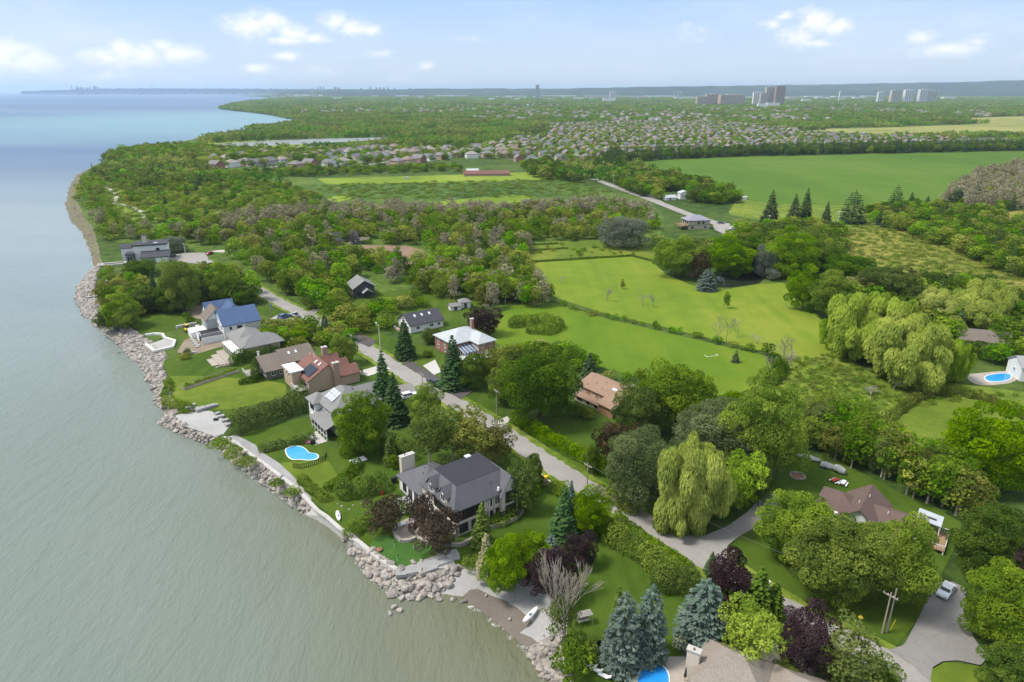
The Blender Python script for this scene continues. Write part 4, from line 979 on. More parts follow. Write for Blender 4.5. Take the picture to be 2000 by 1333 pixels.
# ---------------------------------------------------------------- woods: the nearest as single trees, the rest as one mass
WOODS = [   # (pixel polygon, spacing, [(kind, weight, (w0,w1), (h0,h1))], name, label, holes)
 ([(205,470),(175,425),(300,458),(430,452),(640,428),(840,430),(1000,428),(1100,412),(1270,418),(1290,445),(1190,470),(1030,470),(1030,560),(1075,590),(950,600),(915,570),(840,560),(760,555),(690,520),(640,540),(560,530),(520,540),(440,505),(420,480),(330,480)], 7.2,
   [('m_wood',4,(6,10),(6,11)),('m_woodtall',3,(4,6),(8,13)),('m_dark',1.2,(6,9),(6,10)),('m_bright',2.4,(5,9),(5,9)),('greytree',2.6,(4,6),(7,11)),('shrub_wood',3,(4,7),(2,4))], 'wood',
   [[(640,500),(650,480),(830,480),(840,520),(780,520),(700,505)],[(400,515),(330,505),(380,480),(480,480),(480,497)]]),
 ([(420,440),(560,418),(700,415),(1000,415),(1130,405),(1270,412),(1250,428),(1080,432),(900,438),(640,440),(440,452)], 5.5, [('greytree',6,(4,7),(6,11)),('m_wood',1,(5,8),(5,8)),('shrub_wood',2,(4,6),(2,4))], 'wood', []),
 ([(520,545),(640,545),(700,535),(780,560),(790,580),(700,585),(660,600),(690,640),(660,640),(600,600),(540,570)], 5.6,
   [('m_wood',4,(6,9),(7,11)),('m_bright',1,(5,8),(6,9)),('m_dark',1,(6,8),(6,10)),('m_woodtall',1.5,(4,6),(9,13))], 'wood', [[(670,545),(780,545),(790,582),(700,592),(670,580)]]),
 ([(640,620),(700,610),(780,595),(870,590),(850,612),(765,615),(755,655),(700,650),(665,635)], 5.2,
   [('m_wood',4,(5,8),(4.5,7.5)),('m_dark',1,(5,8),(5,7)),('m_bright',1,(4,7),(4,6))], 'wood', [[(770,608),(860,600),(865,650),(760,655)]]),
 ([(800,565),(870,555),(960,560),(1030,555),(1080,590),(1040,610),(980,590),(960,610),(900,590),(850,585)], 5.0,
   [('m_wood',4,(5,9),(7,11)),('m_woodtall',3,(4,6),(9,13)),('m_bright',1,(5,8),(6,9)),('greytree',2,(4,6),(8,12))], 'wood', [[(870,590),(920,585),(920,612),(870,612)]]),
 ([(1190,345),(1300,350),(1430,380),(1450,400),(1380,400),(1320,395),(1250,385),(1200,365)], 6.5, [('m_wood',3,(7,11),(7,11)),('m_dark',2,(7,10),(8,12)),('m_bright',.7,(6,9),(6,9))], 'copse', [[(1290,375),(1345,375),(1345,398),(1290,398)]]),
 ([(1280,475),(1330,455),(1420,455),(1500,450),(1560,445),(1640,460),(1640,505),(1560,530),(1480,530),(1400,520),(1330,520),(1290,505)], 6.2, [('m_wood',3,(7,11),(6,9)),('m_dark',2.4,(7,10),(6,9)),('m_bright',1,(6,9),(5,8))], 'copse', [[(1300,440),(1440,440),(1440,482),(1300,492)]]),
 ([(1690,420),(1760,410),(1850,415),(1940,420),(1990,450),(2040,500),(2040,560),(1960,540),(1880,500),(1800,470),(1720,445)], 6.5, [('m_wood',4,(6,10),(6,10)),('m_dark',1.6,(6,9),(6,10)),('m_spruce',1,(4,6),(8,12))], 'thicket', []),
 ([(1840,400),(1870,375),(1910,345),(2060,320),(2060,410),(1960,415),(1900,410)], 7.0, [('greytree',5,(5,8),(9,14)),('m_wood',2,(5,8),(7,10)),('m_spruce',.8,(4,6),(9,13))], 'bare_wood', []),
 ([(1560,835),(1640,850),(1700,880),(1780,920),(1870,980),(1890,1010),(1860,1010),(1760,965),(1640,905),(1555,870)], 3.8, [('ash',3,(6,8),(9,13)),('birch',2,(5,7),(8,11)),('m_woodtall',2,(4,6),(8,12))], 'boundary_row', []),
 ([(1430,790),(1540,820),(1620,840),(1560,860),(1530,860),(1450,830)], 5.5, [('m_wood',3,(5,8),(3,6)),('shrub_wood',3,(4,6),(2,4))], 'boundary_row', []),
 ([(1650,590),(1760,570),(1860,560),(1960,590),(2060,610),(2060,720),(1990,690),(1940,690),(1880,660),(1830,690),(1700,640)], 6.5, [('m_dark',3,(7,10),(6,10)),('m_wood',2,(7,10),(6,10)),('m_spruce',.5,(4,6),(8,11))], 'garden_wood', [[(1870,630),(1945,640),(1945,680),(1870,680)]]),
 ([(1880,690),(2060,690),(2060,725),(1940,728),(1870,720)], 6.0, [('m_dark',2,(6,8),(4,7)),('m_wood',2,(6,8),(4,7))], 'garden_wood', [[(1890,715),(2060,715),(2060,760),(1880,760)]]),
 ([(196,598),(215,570),(260,556),(310,575),(335,600),(290,622),(240,630),(205,625)], 5.0, [('m_dark',2,(5,8),(4,7)),('m_wood',3,(5,8),(4,8)),('m_bright',1,(4,6),(3,5))], 'garden_wood', []),
 ([(190,520),(215,525),(260,560),(240,590),(200,560)], 6.0, [('shrub_wood',3,(3,5),(1.5,3))], 'shore_scrub', []),
 ([(345,560),(420,545),(480,560),(515,585),(480,600),(400,600),(345,600)], 6.0, [('m_dark',3,(6,9),(7,11)),('m_wood',2,(6,9),(8,12))], 'garden_wood', []),
 ([(575,655),(640,640),(690,665),(665,690),(640,690),(580,690)], 5.0, [('m_wood',2,(5,7),(4,6)),('m_bright',2,(5,7),(4,6))], 'garden_wood', [[(585,680),(690,680),(690,720),(585,720)]]),
 ([(505,665),(560,640),(590,650),(600,670),(520,690)], 5.0, [('m_bright',2,(5,7),(4,6)),('m_wood',2,(5,7),(4,6))], 'garden_wood', []),
 ([(975,700),(1040,685),(1130,695),(1170,735),(1130,745),(1060,720),(985,730)], 6.0, [('m_dark',2,(5,7),(4,7)),('m_wood',2,(5,7),(3.5,6))], 'garden_wood', []),
 ([(150,400),(160,345),(215,318),(330,330),(420,345),(560,360),(640,395),(430,438),(300,443),(182,420)], 9.0, [('shrub_wood',7,(4,8),(1.5,3.6)),('m_wood',1.2,(5,8),(4,7)),('m_bright',1,(5,8),(3,6)),('m_woodtall',.4,(4,6),(6,9)),('m_spruce',.3,(4,6),(6,9))], 'shore_scrub', [[(195,352),(240,372),(242,394),(300,424),(290,445),(205,404),(210,385)]]),
 ([(206,312),(240,300),(300,293),(345,290),(400,293),(470,298),(560,303),(640,302),(640,312),(560,322),(400,316),(300,316),(215,322)], 10.0, [('m_wood',3,(9,13),(8,12)),('m_bright',1,(8,12),(9,13)),('m_dark',1,(7,10),(9,12))], 'shore_wood', []),
 ([(360,340),(640,330),(900,325),(900,336),(640,344),(400,352)], 10.5, [('m_dark',1.4,(6,9),(4,7)),('m_wood',2,(6,9),(4,7)),('m_bright',1.5,(6,9),(3,6)),('m_spruce',.5,(4,6),(7,10))], 'field_hedge', []),
 ([(1015,326),(1080,322),(1110,345),(1140,358),(1040,350)], 10.0, [('m_dark',2,(8,11),(8,12)),('m_wood',2,(8,11),(7,11))], 'field_hedge', []),
 ([(1150,330),(1200,300),(1215,318),(1215,345),(1180,345)], 8.0, [('m_dark',2,(7,10),(11,15)),('m_spruce',3,(6,8),(12,17))], 'field_hedge', []),
 ([(1205,312),(1300,304),(1500,297),(1700,292),(1960,288),(2060,288),(2060,294),(1900,297),(1700,301),(1500,305),(1300,312),(1210,320)], 9.0, [('m_dark',2.2,(9,12),(9,13)),('m_spruce',2.5,(6,9),(12,19)),('m_wood',.8,(8,11),(8,11))], 'field_hedge', []),
]
random.seed(21)
LANDP = [(p.x, p.y) for p in CT] + [(-9000, 30000), (60000, 46000), (60000, -400), (150, -400)]
SINGLE = []     # candidates: (size in px, kind, x, y, w, h, area name)
for (poly, sp, mixk, nm, holes) in WOODS:
    tot = sum(m[1] for m in mixk)
    for (x, y) in fill_px(poly, sp, 0.55, holes):
        if not in_poly(x, y, LANDP): continue
        r = random.random()*tot; k = 0
        while r > mixk[k][1]: r -= mixk[k][1]; k += 1
        kind, _, wr, hr = mixk[k]
        w = random.uniform(*wr); h = random.uniform(*hr)
        p = Vector((x, y, 0))
        SINGLE.append((w*h/zc_of(p)**2, kind, x, y, w, h, nm))
KIND_NAME = {'m_wood': 'broadleaf_tree', 'm_woodtall': 'broadleaf_tree', 'm_dark': 'broadleaf_tree', 'm_bright': 'broadleaf_tree', 'ash': 'broadleaf_tree', 'birch': 'birch_tree',
             'greytree': 'bare_tree', 'm_spruce': 'spruce_tree', 'shrub_wood': 'shrub'}
LOOK = {'m_wood': 'mid green round crowned tree', 'm_woodtall': 'slender mid green tree', 'm_dark': 'dark green round crowned tree', 'm_bright': 'pale bright green tree',
        'ash': 'olive thin crowned ash tree', 'birch': 'pale trunked birch', 'greytree': 'grey leafless tree', 'm_spruce': 'dark pointed spruce', 'shrub_wood': 'wild shrub'}
MARKS = [((700,570),'near the dark barn house'),((660,480),'by the dirt yard and hidden house'),((770,500),'around the red dirt clearing'),((280,470),'behind the modern house'),((470,520),'beside the road bend'),((560,560),'along the road opposite the building site'),((420,575),'behind the blue roofed house'),((950,575),'behind the white sheds'),((1030,530),'along the hay field edge'),((1100,450),'above the garden plots'),((1215,460),'beside the big silver tree'),((1350,470),'around the hip roofed house'),((1480,500),'behind the pond'),((1600,480),'next to the golden meadow'),((1330,370),'by the boxy white house'),((1750,440),'behind the broad pine'),((1900,450),'in the middle of the far thicket'),((1980,520),'at the meadow end of the thicket'),((1950,370),'in the grey wood by the crop field'),((1620,850),'by the covered boats'),((1720,900),'behind the red bungalow'),((1840,980),'behind the bungalow deck'),((1480,810),'below the rough meadow'),((1740,580),'behind the willow row'),((1960,610),'beside the brown roofed house'),((1960,700),'around the rectangular pool'),((225,550),'on the shore by the fire patio'),((630,660),'between the brick house and the road'),((550,665),'behind the brown bungalow'),((720,630),'beside the yellow road sign'),((1060,705),'behind the huge maple'),((250,380),'along the shore trail'),((420,380),'on the open scrub land'),((560,370),'at the corner of the scrub field'),((300,305),'at the lagoon mouth'),((560,312),'beside the lagoon suburb'),((480,340),'below the lagoon suburb'),((760,335),'along the mown strip'),((1010,335),'around the long barn'),((1180,330),'where the upper road meets the suburb'),((1350,308),'along the crop field near the upper road'),((1650,298),'along the far side of the crop field'),((1950,292),'at the far corner of the crop field'),((850,420),'in the grey band below the scrub field'),((640,430),'in the grey band behind the modern house')]
MARKP = [(G(*m), t) for m, t in MARKS]
def near_mark(x, y): return min(MARKP, key=lambda m: ((m[0].x - x)**2 + (m[0].y - y)**2)**.5/m[0].y)[1]
def size_word(h): return 'tall' if h > 10.5 else 'mid sized' if h > 7.5 else 'small'
SINGLE.sort(key=lambda s: -s[0])
count = {}; rest = {}
LIMIT = {'broadleaf_tree': 190, 'birch_tree': 60, 'bare_tree': 110, 'spruce_tree': 110, 'shrub': 60}
for s in SINGLE:
    nm = KIND_NAME[s[1]]
    if count.get(nm, 0) < LIMIT[nm]:
        count[nm] = count.get(nm, 0) + 1
        place(nm, s[1], (s[2], s[3], 0), s[4], s[5], size_word(s[5]) + ' ' + LOOK[s[1]] + ' ' + near_mark(s[2], s[3]), 'shrub' if nm == 'shrub' else 'tree', size_word(s[5]) + ' ' + LOOK[s[1]] + 's ' + near_mark(s[2], s[3]))
    else: rest.setdefault(s[1], []).append(s)
for kind, lst in rest.items():
    pts = []
    for s in lst:
        k = random.randrange(len(PROTO[kind])); pw, ph = PROTO[kind][k][2:]
        pts.append((s[2], s[3], 0, random.uniform(0, 6.28), s[4]/pw, s[5]/ph, k))
    scatter({'m_wood': 'woodland', 'm_woodtall': 'woodland', 'm_dark': 'woodland', 'm_bright': 'woodland', 'greytree': 'bare_woodland', 'm_spruce': 'evergreen_woodland', 'shrub_wood': 'scrub', 'ash': 'woodland', 'birch': 'woodland'}[kind],
            pts, [kind], 'mass of ' + LOOK[kind].replace(' tree', ' trees') + ' in the woods beyond')

# far countryside: tree cover in patches out to the hills
random.seed(5)
def far_groves():
    pts = []
    coast = [Vector((p.x, p.y)) for p in CT]
    poly = [(p.x, p.y) for p in CT] + [(-9000, 30000), (60000, 46000), (60000, -400), (150, -400)]
    keep_out = [pxpoly(p) for p in ([(1205,322),(1205,302),(1500,292),(1700,286),(2060,282),(2100,420),(1440,400)], [(1530,262),(1620,250),(1720,249),(2060,236),(2060,266),(1700,268)],
        [(1860,235),(1900,230),(2060,225),(2060,243),(1930,243)], [(345,291),(360,284),(450,278),(640,270),(770,268),(770,272),(600,283),(430,294)], [(395,332),(398,300),(640,293),(780,289),(900,290),(960,279),(1060,262),(1072,244),(1200,238),(1390,238),(1480,246),(1560,256),(1760,268),(1980,276),(1990,292),(1210,325),(1060,328),(640,362),(395,345)], [(345,293),(380,284),(640,274),(770,272),(770,278),(640,288),(430,300)], [(600,340),(1100,325),(1200,375),(1150,390),(620,390)])]
    y = 640.0
    while y < 11000:
        sp = 34 if y < 2500 else 34 + (y - 2500)*0.012
        x = -0.80*y - 200
        while x < 0.86*y + 300:
            px = x + random.uniform(-.5, .5)*sp; py = y + random.uniform(-.5, .5)*sp
            if in_poly(px, py, poly) and (py > 1600 or all(in_poly(px + ex, py + ey, poly) for ex, ey in ((-32, 0), (0, -30), (-25, 25), (-25, -25)))) and not any(in_poly(px, py, k) for k in keep_out):
                n = math.sin(px*0.0041 + 1.3)*math.sin(py*0.0027 + .4) + math.sin(px*0.0013 - py*0.0019)
                if n > -1.45 and random.random() > 0.10:
                    s = sp/34*random.uniform(.85, 1.2)
                    pts.append((px, py, -0.3, random.uniform(0, 6.28), s, random.uniform(.85, 1.25)*min(1.6, 0.7 + 0.3*s), random.randrange(5)))
            x += sp
        y += sp*0.8
    return pts
fg = far_groves(); print('groves', len(fg))
scatter('far_woodland', fg, ['grove'], 'distant tree cover stretching from the suburb to the hills')
# ---------------------------------------------------------------- hedges and clipped shrubs
def hedge(px, width, height, mat, label, leaf=0.3, dens=16.0, name='hedge', lumpy=0.25, sag=0.0):
    """a row of grown-together bushes along a ground line"""
    line = [G(x, y) for x, y in px]
    cl = []; tot = 0
    for a, b_ in zip(line[:-1], line[1:]):
        L = (b_ - a).length; n = max(1, int(L/(width*0.42)))
        for i in range(n):
            t = (i + random.random()*0.5)/n
            p = a.lerp(b_, t); hh = height*random.uniform(1 - lumpy, 1 + lumpy*0.4)
            r = width*0.5*random.uniform(.85, 1.15)
            k = max(2, int(hh/(r*0.8)))
            for j in range(k):
                z = r*0.55 + (hh - r*1.25)*j/(k - 1)
                rr = r*(1.0 if j < k - 1 else 0.82)
                cl.append((np.array((p.x + random.uniform(-.15, .15)*r, p.y + random.uniform(-.15, .15)*r, max(z, 0.2))), rr))
    o0 = line[0].copy(); cl = [(c - np.array((o0.x, o0.y, 0)), r) for c, r in cl]
    me = clump_crown('foliage', mat, cl, dens*width*width*2.2, leaf, jitter=0.6, flat=0.95)
    root = empty(name, (o0.x, o0.y, 0), 0, label, 'hedge')
    link('foliage', me, None, root)
    mb = MB()
    for a, b_ in zip(line[:-1], line[1:]):
        n = max(2, int((b_ - a).length/1.6))
        for i in range(n):
            p = a.lerp(b_, (i + .5)/n) - o0; mb.tube((p.x, p.y, -.1), (p.x, p.y, height*.55), .06, .03, 5)
    mb.build('stems', MATS['m_bark'], root)
    return root
random.seed(33)
hedge([(466,848),(520,826),(575,806),(605,795)], 4.2, 6.8, 'l_cedar', 'tall dense cedar hedge beside the lakeside lawn and white boat ramp')
hedge([(592,762),(650,748),(705,732)], 2.6, 4.2, 'l_cedar', 'cedar hedge between the solar roofed house and the red brick roofed house')
hedge([(456,714),(500,704),(560,684),(600,668)], 3.0, 4.4, 'l_cedar', 'dark clipped hedge between the grey terrace house and the brown bungalow')
hedge([(498,745),(500,738),(502,730)], 2.0, 5.0, 'l_cedar', 'upright evergreen clump at the brown bungalow corner')
hedge([(470,752),(490,748),(512,745)], 2.0, 1.8, 'l_dark', 'low dark hedge in front of the brown bungalow')
hedge([(668,972),(700,968),(735,958),(760,950)], 4.2, 4.8, 'l_cedar', 'rounded cedar hedge along the play lawn of the stone house')
hedge([(1006,826),(1040,845),(1080,870),(1120,892),(1160,915),(1190,930)], 3.2, 3.6, 'l_maple', 'long leafy hedge along the road in front of the brown house')
hedge([(510,884),(545,876),(580,868),(614,858)], 2.0, 2.4, 'l_cedar', 'square clipped hedge above the kidney pool')
hedge([(686,1044),(700,1034),(725,1025),(745,1020)], 3.4, 2.2, 'l_maple', 'low rounded hedge between seawall lawn and putting green')
hedge([(770,1002),(790,1002),(812,1005)], 2.4, 3.0, 'l_cedar', 'clipped hedge between the play terrace and the stone patio')
hedge([(1180,1035),(1200,1060),(1240,1082),(1280,1110),(1320,1135)], 4.6, 4.2, 'l_maple', 'thick green shrub row along the road verge above the open lawn')
hedge([(1300,1150),(1330,1152),(1355,1150)], 5.0, 4.6, 'l_dark', 'dark bushy end of the shrub row by the blue spruce')
hedge([(1205,1010),(1235,1035),(1270,1060),(1310,1085),(1350,1108)], 1.6, 1.6, 'l_bright', 'tall bright grass strip along the road edge')
hedge([(1000,1075),(1030,1070),(1065,1085)], 4.4, 3.4, 'l_bright', 'bright leafy shrubs below the stone house lawn')
hedge([(752,880),(775,895),(800,900)], 2.6, 5.5, 'l_cedar', 'dark evergreen screen between the maple and the birches')
hedge([(1010,690),(1040,684),(1075,690),(1110,700)], 3.5, 3.0, 'l_maple', 'flowering garden border behind the red brick house')
hedge([(1000,640),(1030,632),(1060,630),(1090,640),(1075,652),(1030,650)], 5.0, 2.4, 'l_maple', 'ring of rounded shrubs on the lawn at the mown field edge')
hedge([(640,958),(660,950),(690,925),(700,905)], 2.6, 1.2, 'l_meadow', 'yellow green wild border below the pool lawn')
hedge([(590,940),(615,965),(640,980)], 2.4, 1.1, 'l_meadow', 'yellow weeds along the concrete shore path')
hedge([(330,790),(345,795),(362,800),(372,808)], 3.4, 1.6, 'l_bright', 'green bushes on the bank above the boat ramp')
hedge([(322,775),(330,760),(328,748)], 2.4, 1.2, 'l_meadow', 'weedy bank edge by the lakeside lawn corner')
hedge([(1420,790),(1450,810),(1475,800)], 6.0, 4.6, 'l_maple', 'bushy undergrowth between the tall maple and the rough meadow')
hedge([(1225,790),(1260,800),(1290,822)], 4.0, 4.0, 'l_dark', 'dark undergrowth at the brown house wall')
hedge([(1170,965),(1200,985),(1240,1005)], 3.0, 2.4, 'l_maple', 'verge bushes below the grey willow')
hedge([(1285,1035),(1320,1040),(1370,1038)], 3.4, 2.2, 'l_maple', 'bushes under the weeping willow at the junction')
hedge([(1716,868),(1738,818),(1790,780),(1868,770),(1935,786),(2010,822)], 2.6, 1.5, 'l_meadow', 'rough herb border curving around the oval lawn')
def shrub_px(kind, x, y, w, h, label, name='shrub', cat='shrub', group=None):
    p = G(x, y); return place(name, kind, p, w, h, label, cat, group)
for a in (('shrub_bright',432,878,4.2,3.4,'pale willow bush on the rocks next to the stone corner'), ('shrub_bright',455,897,4.0,3.0,'pale willow bush in the middle of the seawall bushes'), ('shrub_bright',482,912,3.8,2.8,'pale willow bush at the far end of the seawall bushes'),
          ('shrub',540,952,3.0,1.8,'small green bush amid the shore boulders'), ('shrub',572,968,3.0,1.8,'green bush overhanging the shore boulders'),
          ('shrub',1120,1318,6.0,5.0,'bushy green shrub on the bank above the beach boulders'), ('shrub',1140,1285,4.0,3.2,'green bush at the foot of the dead tree'),
          ('flower_shrub',1218,1300,3.0,2.0,'white hydrangea bush below the blue spruces'), ('flower_shrub',1330,1265,3.0,2.2,'white flowering bush beside the broad blue spruce'),
          ('yellow_shrub',1147,818,3.4,2.6,'yellow bush in the garden of the brown house'), ('shrub_dark',1128,814,5.0,3.4,'dark round bush in the garden of the brown house'),
          ('shrub_dark',985,1012,5.0,2.6,'blue grey juniper by the curved wall of the stone house'), ('shrub_bright',968,1018,4.5,2.0,'light green shrub at the base of the stone house gable'),
          ('yellow_shrub',362,702,3.4,1.8,'yellow shrub on the lawn beside the empty pool'), ('shrub_dark',366,694,2.4,2.0,'dark bush beside the yellow shrub'),
          ('shrub_dark',372,632,3.2,2.8,'dark bush next to the construction rubble'), ('shrub_dark',365,620,3.4,2.0,'dark bush on the lawn behind the rubble'),
          ('shrub_bright',925,1105,3.4,1.6,'light bush beside the gravel pad stones'), ('shrub_bright',1095,965,4.0,2.4,'light shrub on the lawn near the red trailer'),
          ('shrub',1030,975,5.0,3.6,'green bush in front of the yew by the stone house'), ('yellow_shrub',1060,948,3.0,1.5,'pale yellow flower bed beside the red trailer'),
          ('shrub_wood',1190,742,4.0,3.0,'bush on the field edge behind the brown house'), ('shrub_wood',1225,745,3.4,2.6,'rounded bush on the field edge'), ('shrub_wood',1252,750,5.0,4.4,'taller bush where field and maple meet'),
          ('shrub_wood',1845,752,4.5,4.0,'yellowish bush beside the small willow at the pool'), ('shrub_bright',1660,548,3.0,3.0,'light bush by the pink roof')):
    shrub_px(*a[:6])
# hedgerow between the two hay fields: single bushes of uneven size
random.seed(8)
hr = [G(*p) for p in ((1078,588),(1110,602),(1160,616),(1230,630),(1300,648),(1380,664),(1440,680),(1512,698))]
for a, b_ in zip(hr[:-1], hr[1:]):
    n = int((b_ - a).length/3.4)
    for i in range(n):
        p = a.lerp(b_, (i + random.random())/n)
        big = random.random() < 0.2
        place('shrub', random.choice(['shrub_wood', 'shrub_wood', 'm_dark' if big else 'shrub_wood']), p, random.uniform(2.0, 4.2), random.uniform(3, 6) if big else random.uniform(1.0, 2.6),
              'wild hedgerow bush on the line between the two hay fields', 'shrub', 'hedgerow bushes between the hay fields')
for (x, y, tp) in ((1096,555,538),(1185,588,560),(1255,598,573),(1275,600,572),(1400,672,612),(1418,668,615),(1530,705,650),(1545,702,655),(1505,738,690),(1540,725,690),(1065,560,545),(1440,660,620)):
    p = G(x, y); place('bare_tree', 'bare', p, 4.5, max(2.5, height_at(p, tp)), 'faint grey leafless sapling along the hay field hedgerow', 'tree', 'leafless saplings by the hedgerow')
for (x, y, w, h) in ((1478,672,6,3),(1530,700,7,5),(1745,762,7,4),(1700,775,5,2.4)):
    p = G(x, y); place('bare_bush', 'bare', p, w, h, 'grey twiggy leafless bush in the rough grass', 'shrub', 'twiggy leafless bushes in rough grass')
hedge([(1510,708),(1525,722),(1512,742),(1500,755)], 4.0, 3.0, 'l_dark', 'dark thorny hedge at the mown field corner')
# bushes on the garden plots
for i in range(26):
    x = 1030 + random.random()*230; y = 478 + random.random()*24
    place('shrub', 'shrub_wood', G(x, y), random.uniform(1.2, 3.2), random.uniform(0.8, 2.0), 'small dark bush in the garden plots above the hay field', 'shrub', 'bushes in the garden plots')
for (a, b_) in (((1040,513),(1235,501)), ((1235,501),(1272,511)), ((1030,491),(1110,486)), ((1025,481),(1090,477))):
    p0, p1 = G(*a), G(*b_)
    hedge([a, ((a[0] + b_[0])/2, (a[1] + b_[1])/2), b_], 1.3, 0.8, 'l_dark', {(1040,513): 'low dark hedge strip between garden plots and hay field', (1235,501): 'short dark hedge strip at the copse end of the plots', (1030,491): 'thin hedge strip across the middle of the garden plots', (1025,481): 'thin hedge strip at the far edge of the garden plots'}[a])
# rough meadow: uneven tall herbs
random.seed(14)
for kk, (poly, sp, w, h) in enumerate((([(1520,705),(1640,690),(1700,735),(1830,752),(1990,775),(1870,785),(1770,800),(1722,850),(1690,895),(1590,850),(1540,830),(1400,785),(1495,755)], 1.7, (1.0, 2.6), (0.35, 1.0)),
          ([(1630,445),(1700,440),(1800,450),(1850,470),(1990,520),(2060,600),(1960,590),(1850,560),(1760,530),(1640,505)], 3.2, (1.5, 4), (0.4, 1.2)),
          ([(160,400),(230,345),(420,352),(600,372),(620,400),(420,430),(230,440)], 4.5, (2.5, 6), (0.6, 1.8)),
          ([(610,362),(700,359),(1080,351),(1140,360),(1195,374),(1170,386),(1000,386),(850,390),(640,388)], 5.5, (3, 7), (0.5, 1.5)))):
    pts = []
    for (x, y) in fill_px(poly, sp, 1.1, rnd_keep=0.7):
        pts.append((x, y, 0, random.uniform(0, 6.28), random.uniform(*w)/4, random.uniform(*h)/3, random.randrange(len(PROTO['herb']))))
    scatter('tall_herbs', pts, ['herb'], ['uneven tall weeds covering the rough meadow', 'clumpy tall grass on the golden meadow', 'low scrub covering the shore land', 'dark low scrub of the far field'][kk])
# ---------------------------------------------------------------- building kit
def mk_shingle(name, c, var=0.16, sc=2.2):
    m, b, p, out = newmat(name); co = obj_co(b)
    br = b.node('ShaderNodeTexBrick', inp={'Vector': b.mapping(co, rot=(0.0, 0.0, 0.0)), 'Scale': sc, 'Mortar Size': 0.012, 'Color1': tuple(x*(1 - var) for x in c) + (1,), 'Color2': tuple(x*(1 + var) for x in c) + (1,), 'Mortar': tuple(x*0.7 for x in c) + (1,)})
    n = b.noise(co, 0.35, 5.0, 0.6)
    cc = b.mix(b.rampf(n, 0.3, 0.75, 0.0, 0.45), br.outputs['Color'], tuple(min(1, x*1.25) for x in c))
    b.set(p, 'Base Color', cc); p.inputs['Roughness'].default_value = 0.88; p.inputs['Specular IOR Level'].default_value = 0.25
    b.set(p, 'Normal', b.bump(b.noise(co, 5.0, 3.0), 0.25, 0.04)); return m
for nm, c in (('r_slate', (0.115, 0.113, 0.120)), ('r_slate_dark', (0.036, 0.037, 0.043)), ('r_grey', (0.205, 0.200, 0.190)), ('r_greylight', (0.30, 0.295, 0.285)), ('r_redbrown', (0.185, 0.090, 0.070)), ('r_brown', (0.165, 0.135, 0.110)),
              ('r_tan', (0.250, 0.212, 0.175)), ('r_blue', (0.070, 0.110, 0.200)), ('r_pale', (0.40, 0.42, 0.42)), ('r_terracotta', (0.275, 0.180, 0.122)), ('r_darkred', (0.128, 0.086, 0.073)), ('r_charcoal', (0.062, 0.062, 0.070)),
              ('r_lilac', (0.24, 0.235, 0.27)), ('r_metal', (0.42, 0.45, 0.47)), ('r_sub1', (0.185, 0.170, 0.165)), ('r_sub2', (0.225, 0.165, 0.140)), ('r_sub3', (0.150, 0.145, 0.150)), ('r_sub4', (0.27, 0.235, 0.205))):
    mk_shingle(nm, c)
def mk_siding(name, c, sc=3.0, horiz=True):
    m, b, p, out = newmat(name); co = obj_co(b)
    w = b.node('ShaderNodeTexWave', bands_direction='Z' if horiz else 'X', inp={'Vector': co, 'Scale': sc, 'Distortion': 0.0})
    n = b.noise(co, 0.8, 5.0)
    cc = b.mix(b.rampf(w.outputs['Fac'], 0.0, 0.25, 0.16, 0.0), b.ramp(n, [(0.3, tuple(x*0.92 for x in c)), (0.7, tuple(min(1, x*1.05) for x in c))]), tuple(x*0.6 for x in c))
    b.set(p, 'Base Color', cc); p.inputs['Roughness'].default_value = 0.7; return m
for nm, c in (('w_white', (0.72, 0.71, 0.68)), ('w_stone', (0.58, 0.52, 0.42)), ('w_beige', (0.46, 0.40, 0.32)), ('w_grey', (0.42, 0.42, 0.41)), ('w_dark', (0.062, 0.062, 0.070)), ('w_greybrown', (0.135, 0.118, 0.105)), ('w_tan', (0.42, 0.345, 0.25)), ('w_paleblue', (0.50, 0.60, 0.62)), ('w_cedar', (0.30, 0.165, 0.085))):
    mk_siding(nm, c)
def mk_brick(name, c, mortar=(0.42, 0.39, 0.35), sc=3.2):
    m, b, p, out = newmat(name); co = obj_co(b)
    br = b.node('ShaderNodeTexBrick', inp={'Vector': b.mapping(co, rot=(R(90), 0, 0)), 'Scale': sc, 'Mortar Size': 0.016, 'Color1': tuple(x*0.86 for x in c) + (1,), 'Color2': tuple(x*1.14 for x in c) + (1,), 'Mortar': mortar + (1,)})
    n = b.noise(co, 0.9, 4.0)
    b.set(p, 'Base Color', b.mix(b.rampf(n, 0.3, 0.8, 0, 0.3), br.outputs['Color'], tuple(x*0.8 for x in c))); p.inputs['Roughness'].default_value = 0.85; return m
mk_brick('w_brickred', (0.270, 0.090, 0.058)); mk_brick('w_bricktan', (0.42, 0.285, 0.185)); mk_brick('w_brickpink', (0.36, 0.215, 0.155))
plain('m_trim', (0.78, 0.77, 0.74), 0.5, 0.05); plain('m_trimdark', (0.05, 0.05, 0.055), 0.5, 0.1); plain('m_wood', (0.28, 0.175, 0.095), 0.75, 0.25, 2.0); plain('m_greywood', (0.30, 0.275, 0.24), 0.85, 0.25, 2.0)
plain('m_metal', (0.55, 0.56, 0.57), 0.35, 0.05, 2.0, 0.8); plain('m_black', (0.022, 0.022, 0.024), 0.55, 0.1); plain('m_white', (0.80, 0.80, 0.78), 0.45, 0.04)
plain('m_red', (0.42, 0.035, 0.025), 0.5, 0.1); plain('m_yellow', (0.72, 0.52, 0.02), 0.5, 0.05); plain('m_orange', (0.62, 0.20, 0.025), 0.55, 0.1); plain('m_bluepl', (0.03, 0.10, 0.42), 0.5, 0.1); plain('m_pink', (0.62, 0.16, 0.32), 0.5, 0.1)
